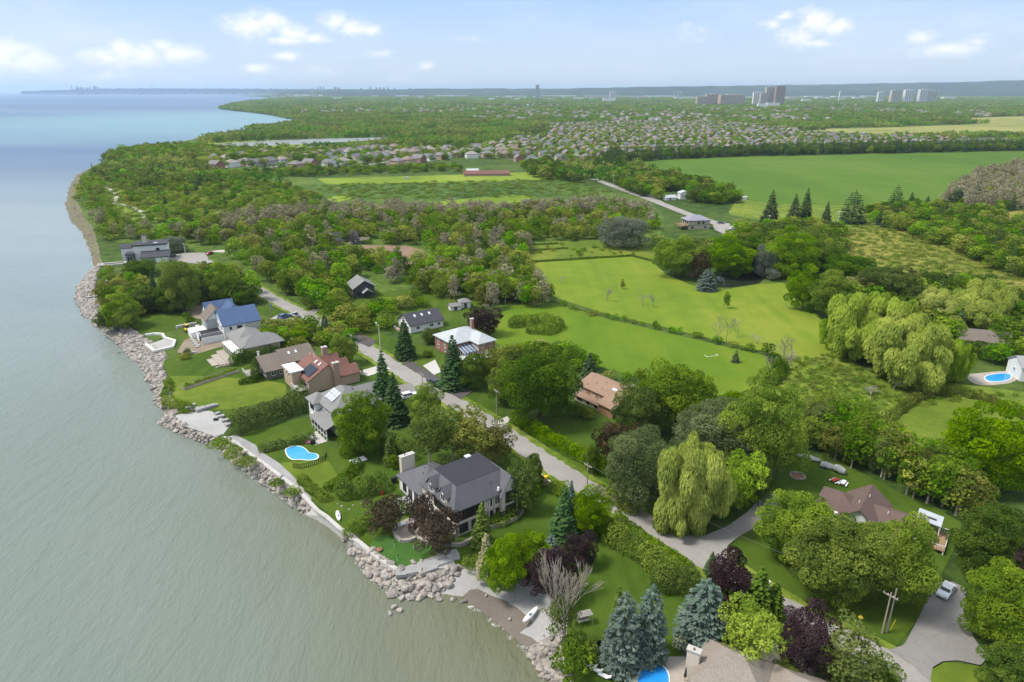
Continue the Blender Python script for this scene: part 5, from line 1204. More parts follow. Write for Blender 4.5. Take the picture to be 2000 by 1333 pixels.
plain('m_stonewall', (0.36, 0.32, 0.265), 0.9, 0.3, 1.8, bump=0.5); plain('m_polewood', (0.33, 0.285, 0.225), 0.9, 0.2, 1.2); plain('m_concpole', (0.62, 0.61, 0.58), 0.8, 0.08); plain('m_rust', (0.20, 0.09, 0.05), 0.8, 0.25)
plain('m_tarp', (0.66, 0.64, 0.60), 0.7, 0.15, 0.8); plain('m_solar', (0.020, 0.024, 0.035), 0.15, 0.2, 3.0); plain('m_skylight', (0.62, 0.66, 0.70), 0.15, 0.05); plain('m_lightpanel', (0.46, 0.48, 0.56), 0.2, 0.15, 2.5)
def mk_glass(name, c, rough=0.06):
    m, b, p, out = newmat(name)
    b.set(p, 'Base Color', b.ramp(b.noise(obj_co(b), 0.7, 2.0), [(0.3, tuple(x*0.7 for x in c)), (0.7, c)])); p.inputs['Roughness'].default_value = rough; p.inputs['IOR'].default_value = 1.5
mk_glass('m_glass', (0.030, 0.035, 0.040)); mk_glass('m_glassblue', (0.12, 0.17, 0.24)); mk_glass('m_dark', (0.010, 0.010, 0.012), 0.5)

class House:
    """local frame: x inland, y along the road away from the viewer, origin at the corner nearest the lake and the viewer"""
    def __init__(s, name, label, origin, ang=37.2, cat='house', group=None):
        s.r = empty(name, (origin[0], origin[1], 0), R(ang), label, cat, group)
        s.wc = {}
    def wall(s, x0, y0, x1, y1, z0, z1, mat, name='wall'):
        return MB().box(x0, y0, z0, x1, y1, z1).build(name, MATS[mat], s.r)
    def gable(s, x0, y0, x1, y1, z, rise, axis, mat, ov=0.5, wall=None, pk=0.5, th=0.22):
        m = MB()
        if axis == 'x':
            ym = y0 + (y1 - y0)*pk; sl0 = rise/(ym - y0); sl1 = rise/(y1 - ym); X0, X1 = x0 - ov, x1 + ov
            m.slab([(X0, y0 - ov, z - ov*sl0), (X1, y0 - ov, z - ov*sl0), (X1, ym, z + rise), (X0, ym, z + rise)], th)
            m.slab([(X0, ym, z + rise), (X1, ym, z + rise), (X1, y1 + ov, z - ov*sl1), (X0, y1 + ov, z - ov*sl1)], th)
            tri = [((x0, y0, z), (x0, y1, z), (x0, ym, z + rise - .1)), ((x1, y0, z), (x1, y1, z), (x1, ym, z + rise - .1))]
        else:
            xm = x0 + (x1 - x0)*pk; sl0 = rise/(xm - x0); sl1 = rise/(x1 - xm); Y0, Y1 = y0 - ov, y1 + ov
            m.slab([(x0 - ov, Y0, z - ov*sl0), (xm, Y0, z + rise), (xm, Y1, z + rise), (x0 - ov, Y1, z - ov*sl0)], th)
            m.slab([(xm, Y0, z + rise), (x1 + ov, Y0, z - ov*sl1), (x1 + ov, Y1, z - ov*sl1), (xm, Y1, z + rise)], th)
            tri = [((x0, y0, z), (x1, y0, z), (xm, y0, z + rise - .1)), ((x0, y1, z), (x1, y1, z), (xm, y1, z + rise - .1))]
        o = m.build('roof', MATS[mat], s.r)
        if wall:
            d = Vector((0.12, 0, 0)) if axis == 'x' else Vector((0, 0.12, 0))
            for k, t in enumerate(tri):
                dd = d if k == 0 else -d
                g = MB(); q = [Vector(p) for p in t]; g.add([p for p in q] + [p + dd for p in q], [(0, 1, 2), (5, 4, 3), (0, 3, 4, 1), (1, 4, 5, 2), (2, 5, 3, 0)])
                g.build('gable_wall', MATS[wall], s.r)
        return o
    def hip(s, x0, y0, x1, y1, z, rise, mat, ov=0.5, inset=None, flat=None, th=0.2):
        a, b_, c, d = (x0 - ov, y0 - ov), (x1 + ov, y0 - ov), (x1 + ov, y1 + ov), (x0 - ov, y1 + ov)
        W, D = c[0] - a[0], c[1] - a[1]; m = MB(); zt = z + rise
        E = lambda p: (p[0], p[1], z)
        if flat:                                     # mansard: sloping skirt and flat top
            f = [(a[0] + flat[0], a[1] + flat[1]), (b_[0] - flat[2], b_[1] + flat[1]), (c[0] - flat[2], c[1] - flat[3]), (d[0] + flat[0], d[1] - flat[3])]
            F = [(p[0], p[1], zt) for p in f]; e = [E(p) for p in (a, b_, c, d)]
            for i in range(4): m.slab([e[i], e[(i + 1) % 4], F[(i + 1) % 4], F[i]], th)
            return m.build('roof', MATS[mat], s.r), F
        if W >= D:
            k = D/2 if inset is None else inset; r0 = (a[0] + k, (a[1] + d[1])/2, zt); r1 = (b_[0] - k, (a[1] + d[1])/2, zt)
            m.slab([E(a), E(b_), r1, r0], th); m.slab([E(c), E(d), r0, r1], th); m.slab([E(d), E(a), r0], th); m.slab([E(b_), E(c), r1], th)
        else:
            k = W/2 if inset is None else inset; r0 = ((a[0] + b_[0])/2, a[1] + k, zt); r1 = ((a[0] + b_[0])/2, d[1] - k, zt)
            m.slab([E(d), E(a), r0, r1], th); m.slab([E(b_), E(c), r1, r0], th); m.slab([E(a), E(b_), r0], th); m.slab([E(c), E(d), r1], th)
        return m.build('roof', MATS[mat], s.r)
    def window(s, face, a, z, w, h, at=0.0, frame='m_trim', glass='m_glass', mull=1, name='window'):
        """face 'x0' looks to the lake at x = at, 'y0' looks to the viewer at y = at; a is the start along the wall"""
        key = (face, round(w, 2), round(h, 2), frame, mull)
        if key not in s.wc:
            f = MB(); t = 0.09; d = 0.12
            f.box(0, -d, 0, w, 0.05, t); f.box(0, -d, h - t, w, 0.05, h); f.box(0, -d + .002, t, t, 0.05, h - t); f.box(w - t, -d + .002, t, w, 0.05, h - t)
            for i in range(1, mull + 1): f.box(w*i/(mull + 1) - .04, -d + .02, t, w*i/(mull + 1) + .04, 0.04, h - t)
            p = MB().box(t*.5, -d*0.45, t*.5, w - t*.5, 0.03, h - t*.5)
            fo = f.build('window', MATS[frame]); po = p.build('pane', MATS[glass]); s.wc[key] = (fo.data, po.data)
            bpy.data.objects.remove(fo); bpy.data.objects.remove(po)
        fm, pm = s.wc[key]
        o = link(name, fm, None, s.r); q = link('pane', pm, None, o)
        if face == 'y0': o.location = (a, at, z)
        elif face == 'y1': o.location = (a + w, at, z); o.rotation_euler = (0, 0, math.pi)
        elif face == 'x0': o.location = (at, a + w, z); o.rotation_euler = (0, 0, -math.pi/2)
        else: o.location = (at, a, z); o.rotation_euler = (0, 0, math.pi/2)
        return o
    def windows(s, face, z, h, spots, at=0.0, **kw):
        for (a, w) in spots: s.window(face, a, z, w, h, at, **kw)
    def door(s, face, a, w, h, at=0.0, mat='m_trimdark', z=0.05):
        o = MB().box(0, -0.10, 0, w, 0.03, h).build('door', MATS[mat], s.r)
        MB().box(w*.82, -0.16, h*.45, w*.9, -0.10, h*.5).build('handle', MATS['m_metal'], o)
        if face == 'y0': o.location = (a, at, z)
        else: o.location = (at, a + w, z); o.rotation_euler = (0, 0, -math.pi/2)
        return o
    def chimney(s, x, y, z0, z1, w, d, mat):
        m = MB().box(x, y, z0, x + w, y + d, z1); c = m.build('chimney', MATS[mat], s.r)
        MB().box(x - .12, y - .12, z1 + .002, x + w + .12, y + d + .12, z1 + .18).build('cap', MATS['m_concrete'], c)
        MB().tube((x + w*.35, y + d*.5, z1 + .18), (x + w*.35, y + d*.5, z1 + .5), .13).build('flue', MATS['m_rust'], c)
        return c
    def plate(s, quad, th, mat, name): return MB().slab(quad, th).build(name, MATS[mat], s.r)
    def deck(s, x0, y0, x1, y1, z, mat='m_greywood', rail=True, sides='xy', railmat='m_trim', name='deck'):
        d = MB().box(x0, y0, z - .2, x1, y1, z).build(name, MATS[mat], s.r)
        p = MB()
        for (x, y) in ((x0 + .15, y0 + .15), (x1 - .15, y0 + .15), (x0 + .15, y1 - .15), (x1 - .15, y1 - .15)):
            if z > .5: p.box(x - .09, y - .09, 0, x + .09, y + .09, z - .202)
        if p.v: p.build('post', MATS[railmat], d)
        if rail:
            q = MB()
            def run(a, b_):
                n = max(2, int((Vector(b_) - Vector(a)).length/.35))
                for i in range(n + 1):
                    t = i/n; x = a[0] + (b_[0] - a[0])*t; y = a[1] + (b_[1] - a[1])*t; q.box(x - .025, y - .025, z, x + .025, y + .025, z + .95)
                q.tube((a[0], a[1], z + 1.0), (b_[0], b_[1], z + 1.0), .05, n=4)
            if 'x' in sides: run((x0, y0), (x0, y1))
            if 'y' in sides: run((x0, y0), (x1, y0))
            if 'X' in sides: run((x1, y0), (x1, y1))
            if 'Y' in sides: run((x0, y1), (x1, y1))
            q.build('railing', MATS[railmat], d)
        return d
    def vents(s, pts, mat='m_metal'):
        for (x, y, z) in pts: MB().tube((x, y, z - .2), (x, y, z + .35), .09, n=6).build('roof_vent', MATS[mat], s.r)

# ---------------------------------------------------------------- the stone house with the dark flat-topped roof
h = House('stone_house', 'large cream stone house with dark slate flat topped roof and dormers', (-10.7, 109.4))
h.wall(0, 0, 14, 12.2, 0, 6.0, 'w_stone')
rf, F = h.hip(0, 0, 14, 12.2, 6.05, 3.6, 'r_slate', ov=0.6, flat=(2.3, 2.7, 2.2, 2.6))
MB().slab([(p[0], p[1], p[2] + .06) for p in F], .1).build('flat_roof', MATS['r_slate_dark'], h.r)
h.wall(-0.3, 12.2, 8.4, 21.6, 0, 3.4, 'w_white'); h.hip(-0.3, 12.0, 8.4, 21.6, 3.45, 2.9, 'r_slate', ov=0.55)
h.wall(10.2, -0.9, 14.3, 3, 0, 6.35, 'w_stone'); h.gable(10.2, -0.9, 14.3, 5, 6.35, 3.5, 'y', 'r_slate', ov=0.45, wall='w_stone')
h.window('y0', 11.1, 3.7, 2.5, 2.5, -0.95, frame='m_trimdark', mull=2); h.window('y0', 11.1, 0.7, 2.5, 2.4, -0.95, frame='m_trimdark', mull=2)
h.windows('y0', 3.6, 1.9, [(7.4, 1.2), (9.1, 1.2)], 0, frame='m_trim'); h.windows('y0', 0.9, 1.9, [(7.4, 1.2), (9.1, 1.2)], 0, frame='m_trimdark')
MB().box(-0.03, -0.06, 3.25, 6.6, 0.02, 5.85).build('porch_screen', MATS['m_dark'], h.r)
MB().box(-0.07, -0.02, 3.252, 0.02, 7.6, 5.852).build('porch_screen', MATS['m_dark'], h.r)
tr = MB(); tr.box(-0.35, -0.35, 2.9, 6.8, 0.0, 3.22); tr.box(-0.35, 0.002, 2.9, 0.0, 7.8, 3.22); tr.build('porch_ledge', MATS['w_stone'], h.r)
for i in range(4): MB().box(i*2.15 - .06, -.12, 3.23, i*2.15 + .12, -.061, 5.9).build('porch_post', MATS['m_trimdark'], h.r)
for i in range(1, 4): MB().box(4.8 + i*1.35, -.3, 0, 5.05 + i*1.35, -.02, 5.9 if i > 1 else 2.88).build('pilaster', MATS['w_stone'], h.r)
h.windows('y0', 0.5, 2.0, [(0.8, 2.0), (3.6, 2.2)], 0, frame='m_trimdark', mull=2); h.windows('x0', 0.5, 2.0, [(1.2, 2.2), (4.6, 2.2)], 0, frame='m_trimdark', mull=2)
for y in (2.4, 6.8):                                  # lake-side dormers
    W_ = 2.4; d = MB(); d.box(-0.3, y, 5.9, 3.0, y + W_, 8.1); dw = d.build('dormer', MATS['w_stone'], h.r); yc = y + W_/2
    m = MB(); m.slab([(-0.8, y - .35, 7.75), (-0.8, yc, 9.7), (3.0, yc, 9.7), (3.0, y - .35, 7.75)], .15); m.slab([(-0.8, yc, 9.7), (-0.8, y + W_ + .35, 7.75), (3.0, y + W_ + .35, 7.75), (3.0, yc, 9.7)], .15); m.build('dormer_roof', MATS['r_slate'], dw)
    m = MB(); m.add([(-.32, y, 8.1), (-.32, y + W_, 8.1), (-.32, yc, 9.45)], [(0, 1, 2)]); m.build('dormer_gable', MATS['m_trim'], dw)
    h.window('x0', y + .5, 6.4, 1.4, 1.6, -0.32, mull=1)
h.windows('x0', 0.6, 2.0, [(13.6, 1.5), (18.6, 1.3)], -0.32, frame='m_trimdark'); h.door('x0', 16.2, 1.4, 2.2, -0.32)
h.chimney(0.6, 21.9, 0, 7.0, 3.2, 1.0, 'w_stone'); h.vents([(5.5, 1.2, 8), (9, 1.0, 8), (3.5, 17, 5.8), (4.5, 18.5, 5.6), (6, 15.5, 5.5), (2.5, 16, 5.3)], 'm_black')
MB().box(9, 9.5, 9.75, 10.2, 10.5, 9.95).build('skylight', MATS['m_skylight'], h.r)
MB().tube((9.9, -0.25, 6.8), (9.9, -0.25, 7.5), .28, .22, 10).build('roof_vent', MATS['m_white'], h.r)
h.plate([(-4.6, 12.8, .25), (-0.35, 12.8, .25), (-0.35, 18.2, .25), (-4.6, 18.2, .25)], .25, 'm_whitecon', 'terrace')
# ---------------------------------------------------------------- house with pale panels on the roof and screened porch
h = House('porch_house', 'light grey house with hip roof, rooftop panels and a screened lakeside porch', (-44.8, 148.2))
h.r.scale = (1, 1, 1.12); h.wall(2.6, 0.5, 12.5, 13, 0, 5.4, 'w_grey'); h.wall(12.5, 4, 19.5, 13.4, 0, 4.6, 'w_grey')
h.hip(2.6, 0.5, 12.5, 13, 5.45, 3.4, 'r_grey', ov=0.6); h.gable(11.5, 4, 19.5, 13.4, 4.65, 2.7, 'x', 'r_grey', ov=0.5, wall='w_grey')
h.wall(0.9, 9.5, 3, 13.8, 0, 5.4, 'w_white', 'bay_wall'); h.hip(0.9, 9.5, 4.4, 13.8, 5.452, 1.6, 'r_grey', ov=0.6)
h.plate([(-0.8, -0.6, 2.75), (2.6, -0.6, 3.9), (2.6, 9.6, 3.9), (-0.8, 9.6, 2.75)], .2, 'r_grey', 'porch_roof')
for i in range(6): MB().box(-0.5, i*1.85 - .35, 0, -0.32, i*1.85 - .17, 2.75).build('porch_post', MATS['m_trim'], h.r)
MB().box(-0.45, -.2, .9, -0.36, 8.95, 1.05).build('porch_rail', MATS['m_trim'], h.r); MB().box(-0.42, -.2, 1.06, -0.38, 8.9, 2.7).build('porch_screen', MATS['m_dark'], h.r)
h.plate([(-3.6, -0.6, .12), (-0.6, -0.6, .12), (-0.6, 6.2, .12), (-3.6, 4.2, .12)], .12, 'm_concrete', 'patio')
h.windows('x0', 3.4, 1.3, [(10.2, 2.2)], 0.86, frame='m_trimdark', mull=2); h.windows('x0', 1.0, 1.2, [(10.2, 2.2)], 0.86, mull=2); h.windows('x0', 4.0, 1.1, [(2, 1.4), (5, 1.4), (7.6, 1.2)], 2.55)
for i in range(3):
    for j in range(2):
        y = 4.6 + i*1.55; x = 3.6 + j*1.35; z = 6.75 + j*.75
        h.plate([(x, y, z), (x + 1.25, y, z + .7), (x + 1.25, y + 1.4, z + .7), (x, y + 1.4, z)], .08, 'm_lightpanel', 'roof_panel')
h.plate([(17.4, 6.5, 6.35), (18.2, 6.5, 6.35), (18.2, 7.3, 6.85), (17.4, 7.3, 6.85)], .12, 'm_skylight', 'skylight')
h.windows('y0', 3.2, 1.4, [(4, 1.6), (8, 1.6)], .48); h.windows('y0', .9, 1.5, [(4, 1.8), (8, 1.8), ], .48); h.door('y0', 14, 1.1, 2.1, 3.98)
# ---------------------------------------------------------------- brick house with red-brown roofs
h = House('brick_house', 'tan brick house with stepped red brown roofs, black solar panel and tall chimneys', (-57.0, 175.5))
h.wall(0, 0, 8.5, 12, 0, 3.9, 'w_bricktan'); h.gable(0, 0, 8.5, 12, 3.9, 3.6, 'y', 'r_redbrown', ov=0.35, wall='w_bricktan', pk=0.72)
for i, (y, zz) in enumerate(((-0.4, 3.2), (4.0, 3.5), (8.2, 3.6))):
    h.wall(7.5, y, 15.2 - i*1.0, y + 4.1, 0, zz, 'w_bricktan'); h.gable(7.5, y, 15.2 - i*1.0, y + 4.1, zz + .01*i, 2.0 + i*.25, 'x', 'r_redbrown', ov=0.3, wall='w_bricktan', pk=0.62)
h.wall(-2.6, 5.4, 0.1, 12.2, 0, 5.2, 'w_bricktan', 'sunroom_wall'); h.plate([(-2.9, 5.2, 5.4), (0.9, 5.2, 5.4), (0.9, 12.5, 5.4), (-2.9, 12.5, 5.4)], .25, 'm_white', 'sunroom_roof')
h.plate([(0.6, 1.2, 4.52), (3.6, 1.2, 6.3), (3.6, 6.6, 6.3), (0.6, 6.6, 4.52)], .1, 'm_solar', 'solar_panel')
for (x, y) in ((4.3, 2.6), (4.3, 5.2)): h.plate([(x, y, 6.62), (x + 1.0, y, 7.2), (x + 1.0, y + .7, 7.2), (x, y + .7, 6.62)], .1, 'm_skylight', 'skylight')
h.chimney(7.2, -1.1, 0, 7.6, 1.8, 1.1, 'w_brickpink'); h.chimney(9.2, 11.2, 0, 8.2, 1.5, 1.2, 'w_brickpink')
h.windows('x0', 3.2, 1.4, [(7.2, .9), (9.3, .9)], -2.64, frame='m_trim', mull=0); h.windows('x0', .7, 1.8, [(1.0, 2.6)], -.03, frame='m_trimdark', mull=2)
h.deck(-3.2, 0.2, -0.05, 5.3, 1.4, 'm_greywood', True, 'xy'); h.vents([(5.2, 7.5, 7.5), (5.6, 9, 7.6), (5.0, 10.6, 7.5)], 'm_white')
# ---------------------------------------------------------------- brown-grey bungalow
h = House('brown_bungalow', 'low brown grey bungalow with stepped shallow roof and skylights', (-72.1, 185.0))
h.wall(0, 0, 6.2, 10.6, 0, 3.1, 'w_greybrown'); h.gable(0, 0, 6.2, 10.6, 3.1, 2.5, 'x', 'r_brown', ov=0.7, wall='w_greybrown', pk=.62)
h.wall(6.2, 1.6, 15.5, 10.6, 0, 3.6, 'w_greybrown'); h.gable(6.2, 1.6, 15.5, 10.6, 3.75, 2.4, 'x', 'r_brown', ov=0.6, wall='w_greybrown', pk=.62)
for x in (8.4, 10.6): h.plate([(x, 4.2, 5.05), (x + .6, 4.2, 5.05), (x + .6, 5.2, 5.52), (x, 5.2, 5.52)], .12, 'm_skylight', 'skylight')
h.windows('x0', .8, 1.7, [(.6, 2.4), (4.4, 2.4)], -.02, mull=2); bay = h.wall(6.6, 1.1, 8.0, 1.6, 0.2, 3.2, 'm_white', 'bay'); h.windows('y0', 1.0, 1.4, [(6.7, .55), (7.4, .55)], 1.08, mull=0)
h.windows('y0', 1.0, 1.2, [(1.4, 1.6), (3.8, 1.2)], 0); h.chimney(.8, 9.2, 3.5, 5.8, .5, .5, 'm_white'); h.deck(-4.0, 5.2, -0.05, 10.4, .5, 'm_greywood', True, 'xy')
# ---------------------------------------------------------------- grey terrace house
h = House('terrace_house', 'grey hip roofed house with stone terraces stepping to the lawn', (-84.2, 200.0))
h.wall(0, 0, 11.5, 7.5, 0, 4.3, 'w_tan'); h.wall(0, 7, 9, 17, 0, 4.3, 'w_tan'); h.hip(0, 0, 12.5, 7.5, 4.35, 2.7, 'r_grey', ov=.6); h.hip(0, 6, 9, 17, 4.36, 2.9, 'r_grey', ov=.6)
h.windows('x0', .6, 2.1, [(.8, 2), (4, 2), (8.4, 2.2), (12.6, 2.2)], -.02, mull=2); h.windows('x0', 3.0, 1.0, [(.8, 2), (4, 2), (8.4, 2.2), (12.6, 2.2)], -.02, mull=2)
for i in range(6): MB().box(-2.6, i*2.6 + .2, 0, -2.3, i*2.6 + .5, 2.9).build('column', MATS['m_trim'], h.r)
MB().box(-2.8, 0, 2.9, -.05, 13.9, 3.1).build('balcony', MATS['m_trim'], h.r)
for i, (x0, x1, y0, y1, z) in enumerate(((-5.2, -2.85, -.5, 13, .7), (-7.4, -5.22, .5, 11, .4), (-9.4, -7.42, 1.6, 8.5, .18))):
    h.plate([(x0, y0, z), (x1, y0, z), (x1, y1, z), (x0, y1, z)], z, 'm_paver', 'terrace_step')
for i in range(9): MB().box(-9 + i*.75, -1.2 + (i % 3)*.2, 0, -8.4 + i*.75, -.6, .5 + .1*(i % 2)).build('wall_block', MATS['m_stonewall'], h.r)
h.vents([(4, 3, 6.6), (3, 10, 6.5)], 'm_white')
# ---------------------------------------------------------------- blue-roofed house under construction
h = House('blue_roof_house', 'white house under construction with bright blue roof wrap and terrace', (-97.4, 217.8), 35.0)
h.wall(0, 0, 12.2, 12, 0, 5.8, 'w_white'); h.gable(0, 0, 12.2, 12, 5.85, 4.0, 'x', 'r_blue', ov=.35, wall='w_paleblue')
h.wall(-3.5, 9, 4, 17, 0, 5.8, 'w_grey'); h.gable(-3.5, 9, 4, 17, 5.9, 3.6, 'y', 'r_brown', ov=.3, wall='w_white')
h.wall(-1.5, 16, 8, 24, 0, 5.6, 'w_white'); h.gable(-1.5, 16, 8, 24, 5.7, 3.6, 'x', 'r_blue', ov=.35, wall='w_white')
h.gable(3.0, 9.5, 9.5, 17, 6.4, 3.4, 'y', 'r_blue', ov=.3, wall='w_white')
h.windows('y0', 3.9, 1.0, [(2.0, .7), (4.4, 1.7)], 0, frame='m_trimdark', mull=0); h.wall(7.2, -.35, 12.0, -.02, .1, 5.2, 'w_grey', 'sheathing')
h.windows('x0', .6, 4.4, [(9.6, 1.4), (11.8, 1.4), (14.0, 1.4)], -3.52, frame='m_trim', mull=1); h.windows('x0', 3.4, 1.8, [(2.0, 1.6), (6.0, 1.6)], -.02, frame='m_trim'); h.windows('x0', .4, 2.2, [(2.0, 2.0), (6.0, 2.0)], -.02, frame='m_trimdark')
h.deck(-7.0, 1.5, -.05, 9, 2.6, 'm_black', True, 'xy', 'm_white', 'balcony'); h.wall(-7.1, 1.2, -.1, 1.48, 0, 2.4, 'w_white', 'terrace_wall'); h.wall(-8.8, 9.05, -3.6, 15, 0, 2.4, 'w_white', 'terrace_wall'); h.wall(-7.2, 5.2, -6.9, 9, 0, 2.4, 'w_white', 'terrace_wall')
for i in range(8): MB().box(-9.6 + (i % 2)*.5, -.8 + i*1.35, 0, -8.3 + (i % 2)*.4, .25 + i*1.35, .45).build('stair_block', MATS['m_whitecon'], h.r)
# ---------------------------------------------------------------- modern black and white house
h = House('modern_house', 'modern flat roofed white house with black trim and dark garage wing', (-187.8, 333.4), 20.0); h.r.scale = (1.08, 1.08, 1.2)
h.wall(0, 0, 14, 9, 0, 6.6, 'w_white'); MB().box(-.4, -.4, 6.62, 14.4, 9.4, 7.0).build('roof', MATS['r_charcoal'], h.r); MB().box(-.46, -.46, 6.5, 14.46, -.35, 7.06).build('fascia', MATS['m_trimdark'], h.r)
h.wall(-5.5, 3, 0, 10, 0, 5.6, 'w_white'); h.gable(-5.5, 3, .5, 10, 5.65, 1.0, 'x', 'r_charcoal', ov=.4)
h.chimney(3.6, 4.5, 6.9, 10.0, 1.8, 1.4, 'w_stone'); MB().box(3.4, 4.3, 10.0, 5.6, 6.1, 10.25).build('chimney_cap', MATS['m_trimdark'], h.r)
h.wall(-3.2, -2.2, .2, 2.9, 0, 3.6, 'w_dark', 'entry_wall'); MB().box(-3.5, -2.5, 3.61, .5, 3.1, 3.9).build('entry_roof', MATS['m_trimdark'], h.r); h.windows('y0', .5, 2.6, [(-2.8, 2.4)], -2.25, mull=1)
h.wall(3.5, -6, 14.5, 0, 0, 2.8, 'w_grey', 'garage_wall'); h.plate([(3.0, -6.5, 2.7), (15.5, -6.5, 2.7), (15.5, .0, 4.3), (3.0, .0, 4.3)], .25, 'r_charcoal', 'garage_roof')
h.windows('y0', 3.8, 1.5, [(9.4, 1.4)], 0, frame='m_trimdark', mull=0); h.windows('x0', 3.4, 2.2, [(4, 2), (7, 2)], -5.52, frame='m_trimdark'); MB().box(8.5, 1.5, 7.0, 10.2, 2.6, 7.2).build('skylight', MATS['m_skylight'], h.r)
for x in (9.4, 12): MB().box(x, -6.08, .1, x + 2.2, -6.0, 2.3).build('garage_door', MATS['m_white'], h.r)
h.plate([(-14, -4.5, .5), (-3.3, -4.5, .5), (-3.3, .5, .5), (-14, .5, .5)], .5, 'm_whitecon', 'terrace'); MB().box(-12.5, -3.0, .52, -4.6, -1.2, .56).build('lap_pool', MATS['m_black'], h.r)
# ---------------------------------------------------------------- dark barn house
h = House('barn_house', 'dark sided barn style house with grey gable roof and open porch', (-64.5, 269.5), 27.0)
h.wall(0, 0, 8.4, 9, 0, 4.6, 'w_dark'); h.gable(0, 0, 8.4, 9.5, 4.65, 2.6, 'y', 'r_grey', ov=.9, wall='w_dark'); h.wall(-.3, 2.2, 0, 9, 0, 4.4, 'w_tan', 'side_wall')
h.gable(3.0, -2.8, 6.6, 0, 2.8, 1.3, 'y', 'r_greylight', ov=.3, wall='w_dark'); 
for x in (3.1, 6.4): MB().box(x, -2.8, 0, x + .2, -2.6, 2.8).build('porch_post', MATS['m_trimdark'], h.r)
h.windows('y0', 1.0, 1.8, [(.8, 1.8), (6.4, 1.4)], 0, frame='m_trimdark'); h.windows('x0', 2.2, 1.2, [(3, 1), (6, 1)], -.33, frame='m_trimdark'); h.door('y0', 4.2, 1.0, 2.1)
# ---------------------------------------------------------------- bungalow with dark roof and skylights
h = House('dark_roof_bungalow', 'white bungalow with long charcoal gable roof and three skylights', (-35.6, 226.4), 34.5)
h.wall(0, 0, 13, 9.6, 0, 3.1, 'w_white'); h.gable(0, 0, 13, 9.6, 3.1, 2.9, 'x', 'r_charcoal', ov=.5, wall='w_white')
for x in (3.0, 5.8, 8.8): h.plate([(x, 2.6, 4.85), (x + .7, 2.6, 4.85), (x + .7, 3.6, 5.42), (x, 3.6, 5.42)], .14, 'm_skylight', 'skylight')
h.windows('x0', .9, 1.4, [(1.2, 1.8), (5.6, 1.8)], -.02); h.windows('y0', 1.0, 1.1, [(2.2, 1.4), (7.5, 1.6), (10.6, 1.2)], 0); h.door('x0', 3.9, 1.0, 2.1, -.02, 'm_wood'); h.deck(-3, 2.4, -.05, 7, .5, 'm_wood', True, 'x')
# ---------------------------------------------------------------- red brick house with pale roof
h = House('red_brick_house', 'red brick two storey house with pale hip roof and white sunroom', (-10.5, 202.6))
h.wall(-6.6, 4.6, 6.3, 15.9, 0, 4.9, 'w_brickred'); h.wall(0, 0, 6.3, 5, 0, 4.9, 'w_brickred'); h.hip(-6.6, 4.6, 6.3, 15.9, 4.95, 2.8, 'r_pale', ov=.55); h.hip(0, 0, 6.3, 9, 4.96, 2.1, 'r_pale', ov=.55)
h.chimney(5.0, 11.5, 4.5, 9.0, 1.0, 1.0, 'w_brickred'); h.windows('x0', 3.1, 1.3, [(6, 1.1), (9, 1.1), (13, 1.1)], -6.62); h.windows('x0', .9, 1.4, [(6, 1.1), (9, 1.1), (13, 1.1)], -6.62); h.windows('y0', 3.1, 1.2, [(1.0, 1.0), (4.2, 1.0)], 0); h.windows('y0', .8, 1.2, [(1.0, 1.0), (4.0, 1.6)], 0)
sun = MB(); sun.box(-5.0, .4, 0, -.05, 4.55, .9); so_ = sun.build('sunroom', MATS['m_trim'], h.r)
for i in range(6): MB().box(-5.0 + i*.96, .4, .9, -4.88 + i*.96, .5, 2.7).build('sunroom_post', MATS['m_trim'], so_)
for i in range(4): MB().box(-5.0, .5 + i*1.3, .902, -4.9, .62 + i*1.3, 2.7).build('sunroom_post', MATS['m_trim'], so_)
for i in range(4): MB().slab([(-5.2 + i*1.3, .2, 2.72), (-4.1 + i*1.3, .2, 2.72), (-4.1 + i*1.3, 4.55, 3.9), (-5.2 + i*1.3, 4.55, 3.9)], .06).build('roof_pane', MATS['m_glassblue'], so_)
for i in range(5): MB().slab([(-5.3 + i*1.3, .15, 2.78), (-5.2 + i*1.3, .15, 2.78), (-5.2 + i*1.3, 4.55, 3.98), (-5.3 + i*1.3, 4.55, 3.98)], .1).build('glazing_bar', MATS['m_white'], so_)
h.deck(-5.5, -2.4, 3.5, .2, .6, 'm_trim', True, 'xy'); h.door('y0', 2.4, 1.0, 2.1, 0, 'm_white')
# ---------------------------------------------------------------- brown split-level with mono-pitch roof
h = House('brown_house', 'split level house with big sloping terracotta brown roof and cedar corner', (26.0, 159.2), 38.0)
h.wall(2.8, 0.1, 7.4, 15.4, 0, 3.6, 'w_beige'); h.wall(0, 0, 2.9, 5.2, 0, 2.9, 'w_cedar', 'cedar_wall'); h.wall(0.8, 5.2, 2.8, 15.2, 0, 1.5, 'w_beige', 'lower_wall')
h.plate([(-.5, -.6, 3.05), (7.9, -.6, 6.1), (7.9, 5.4, 6.1), (-.5, 5.4, 3.05)], .25, 'r_terracotta', 'roof'); h.plate([(2.3, 5.4, 4.07), (7.9, 5.4, 6.1), (7.9, 16, 6.1), (2.3, 16, 4.07)], .25, 'r_terracotta', 'roof')
h.plate([(.3, 5.3, 1.75), (2.9, 5.3, 2.2), (2.9, 15.4, 2.2), (.3, 15.4, 1.75)], .15, 'r_terracotta', 'lower_roof'); h.plate([(7.9, -.6, 6.1), (10.6, -.6, 4.9), (10.6, 16, 4.9), (7.9, 16, 6.1)], .25, 'r_terracotta', 'roof'); h.wall(7.4, .1, 10, 15.4, 0, 4.6, 'w_beige')
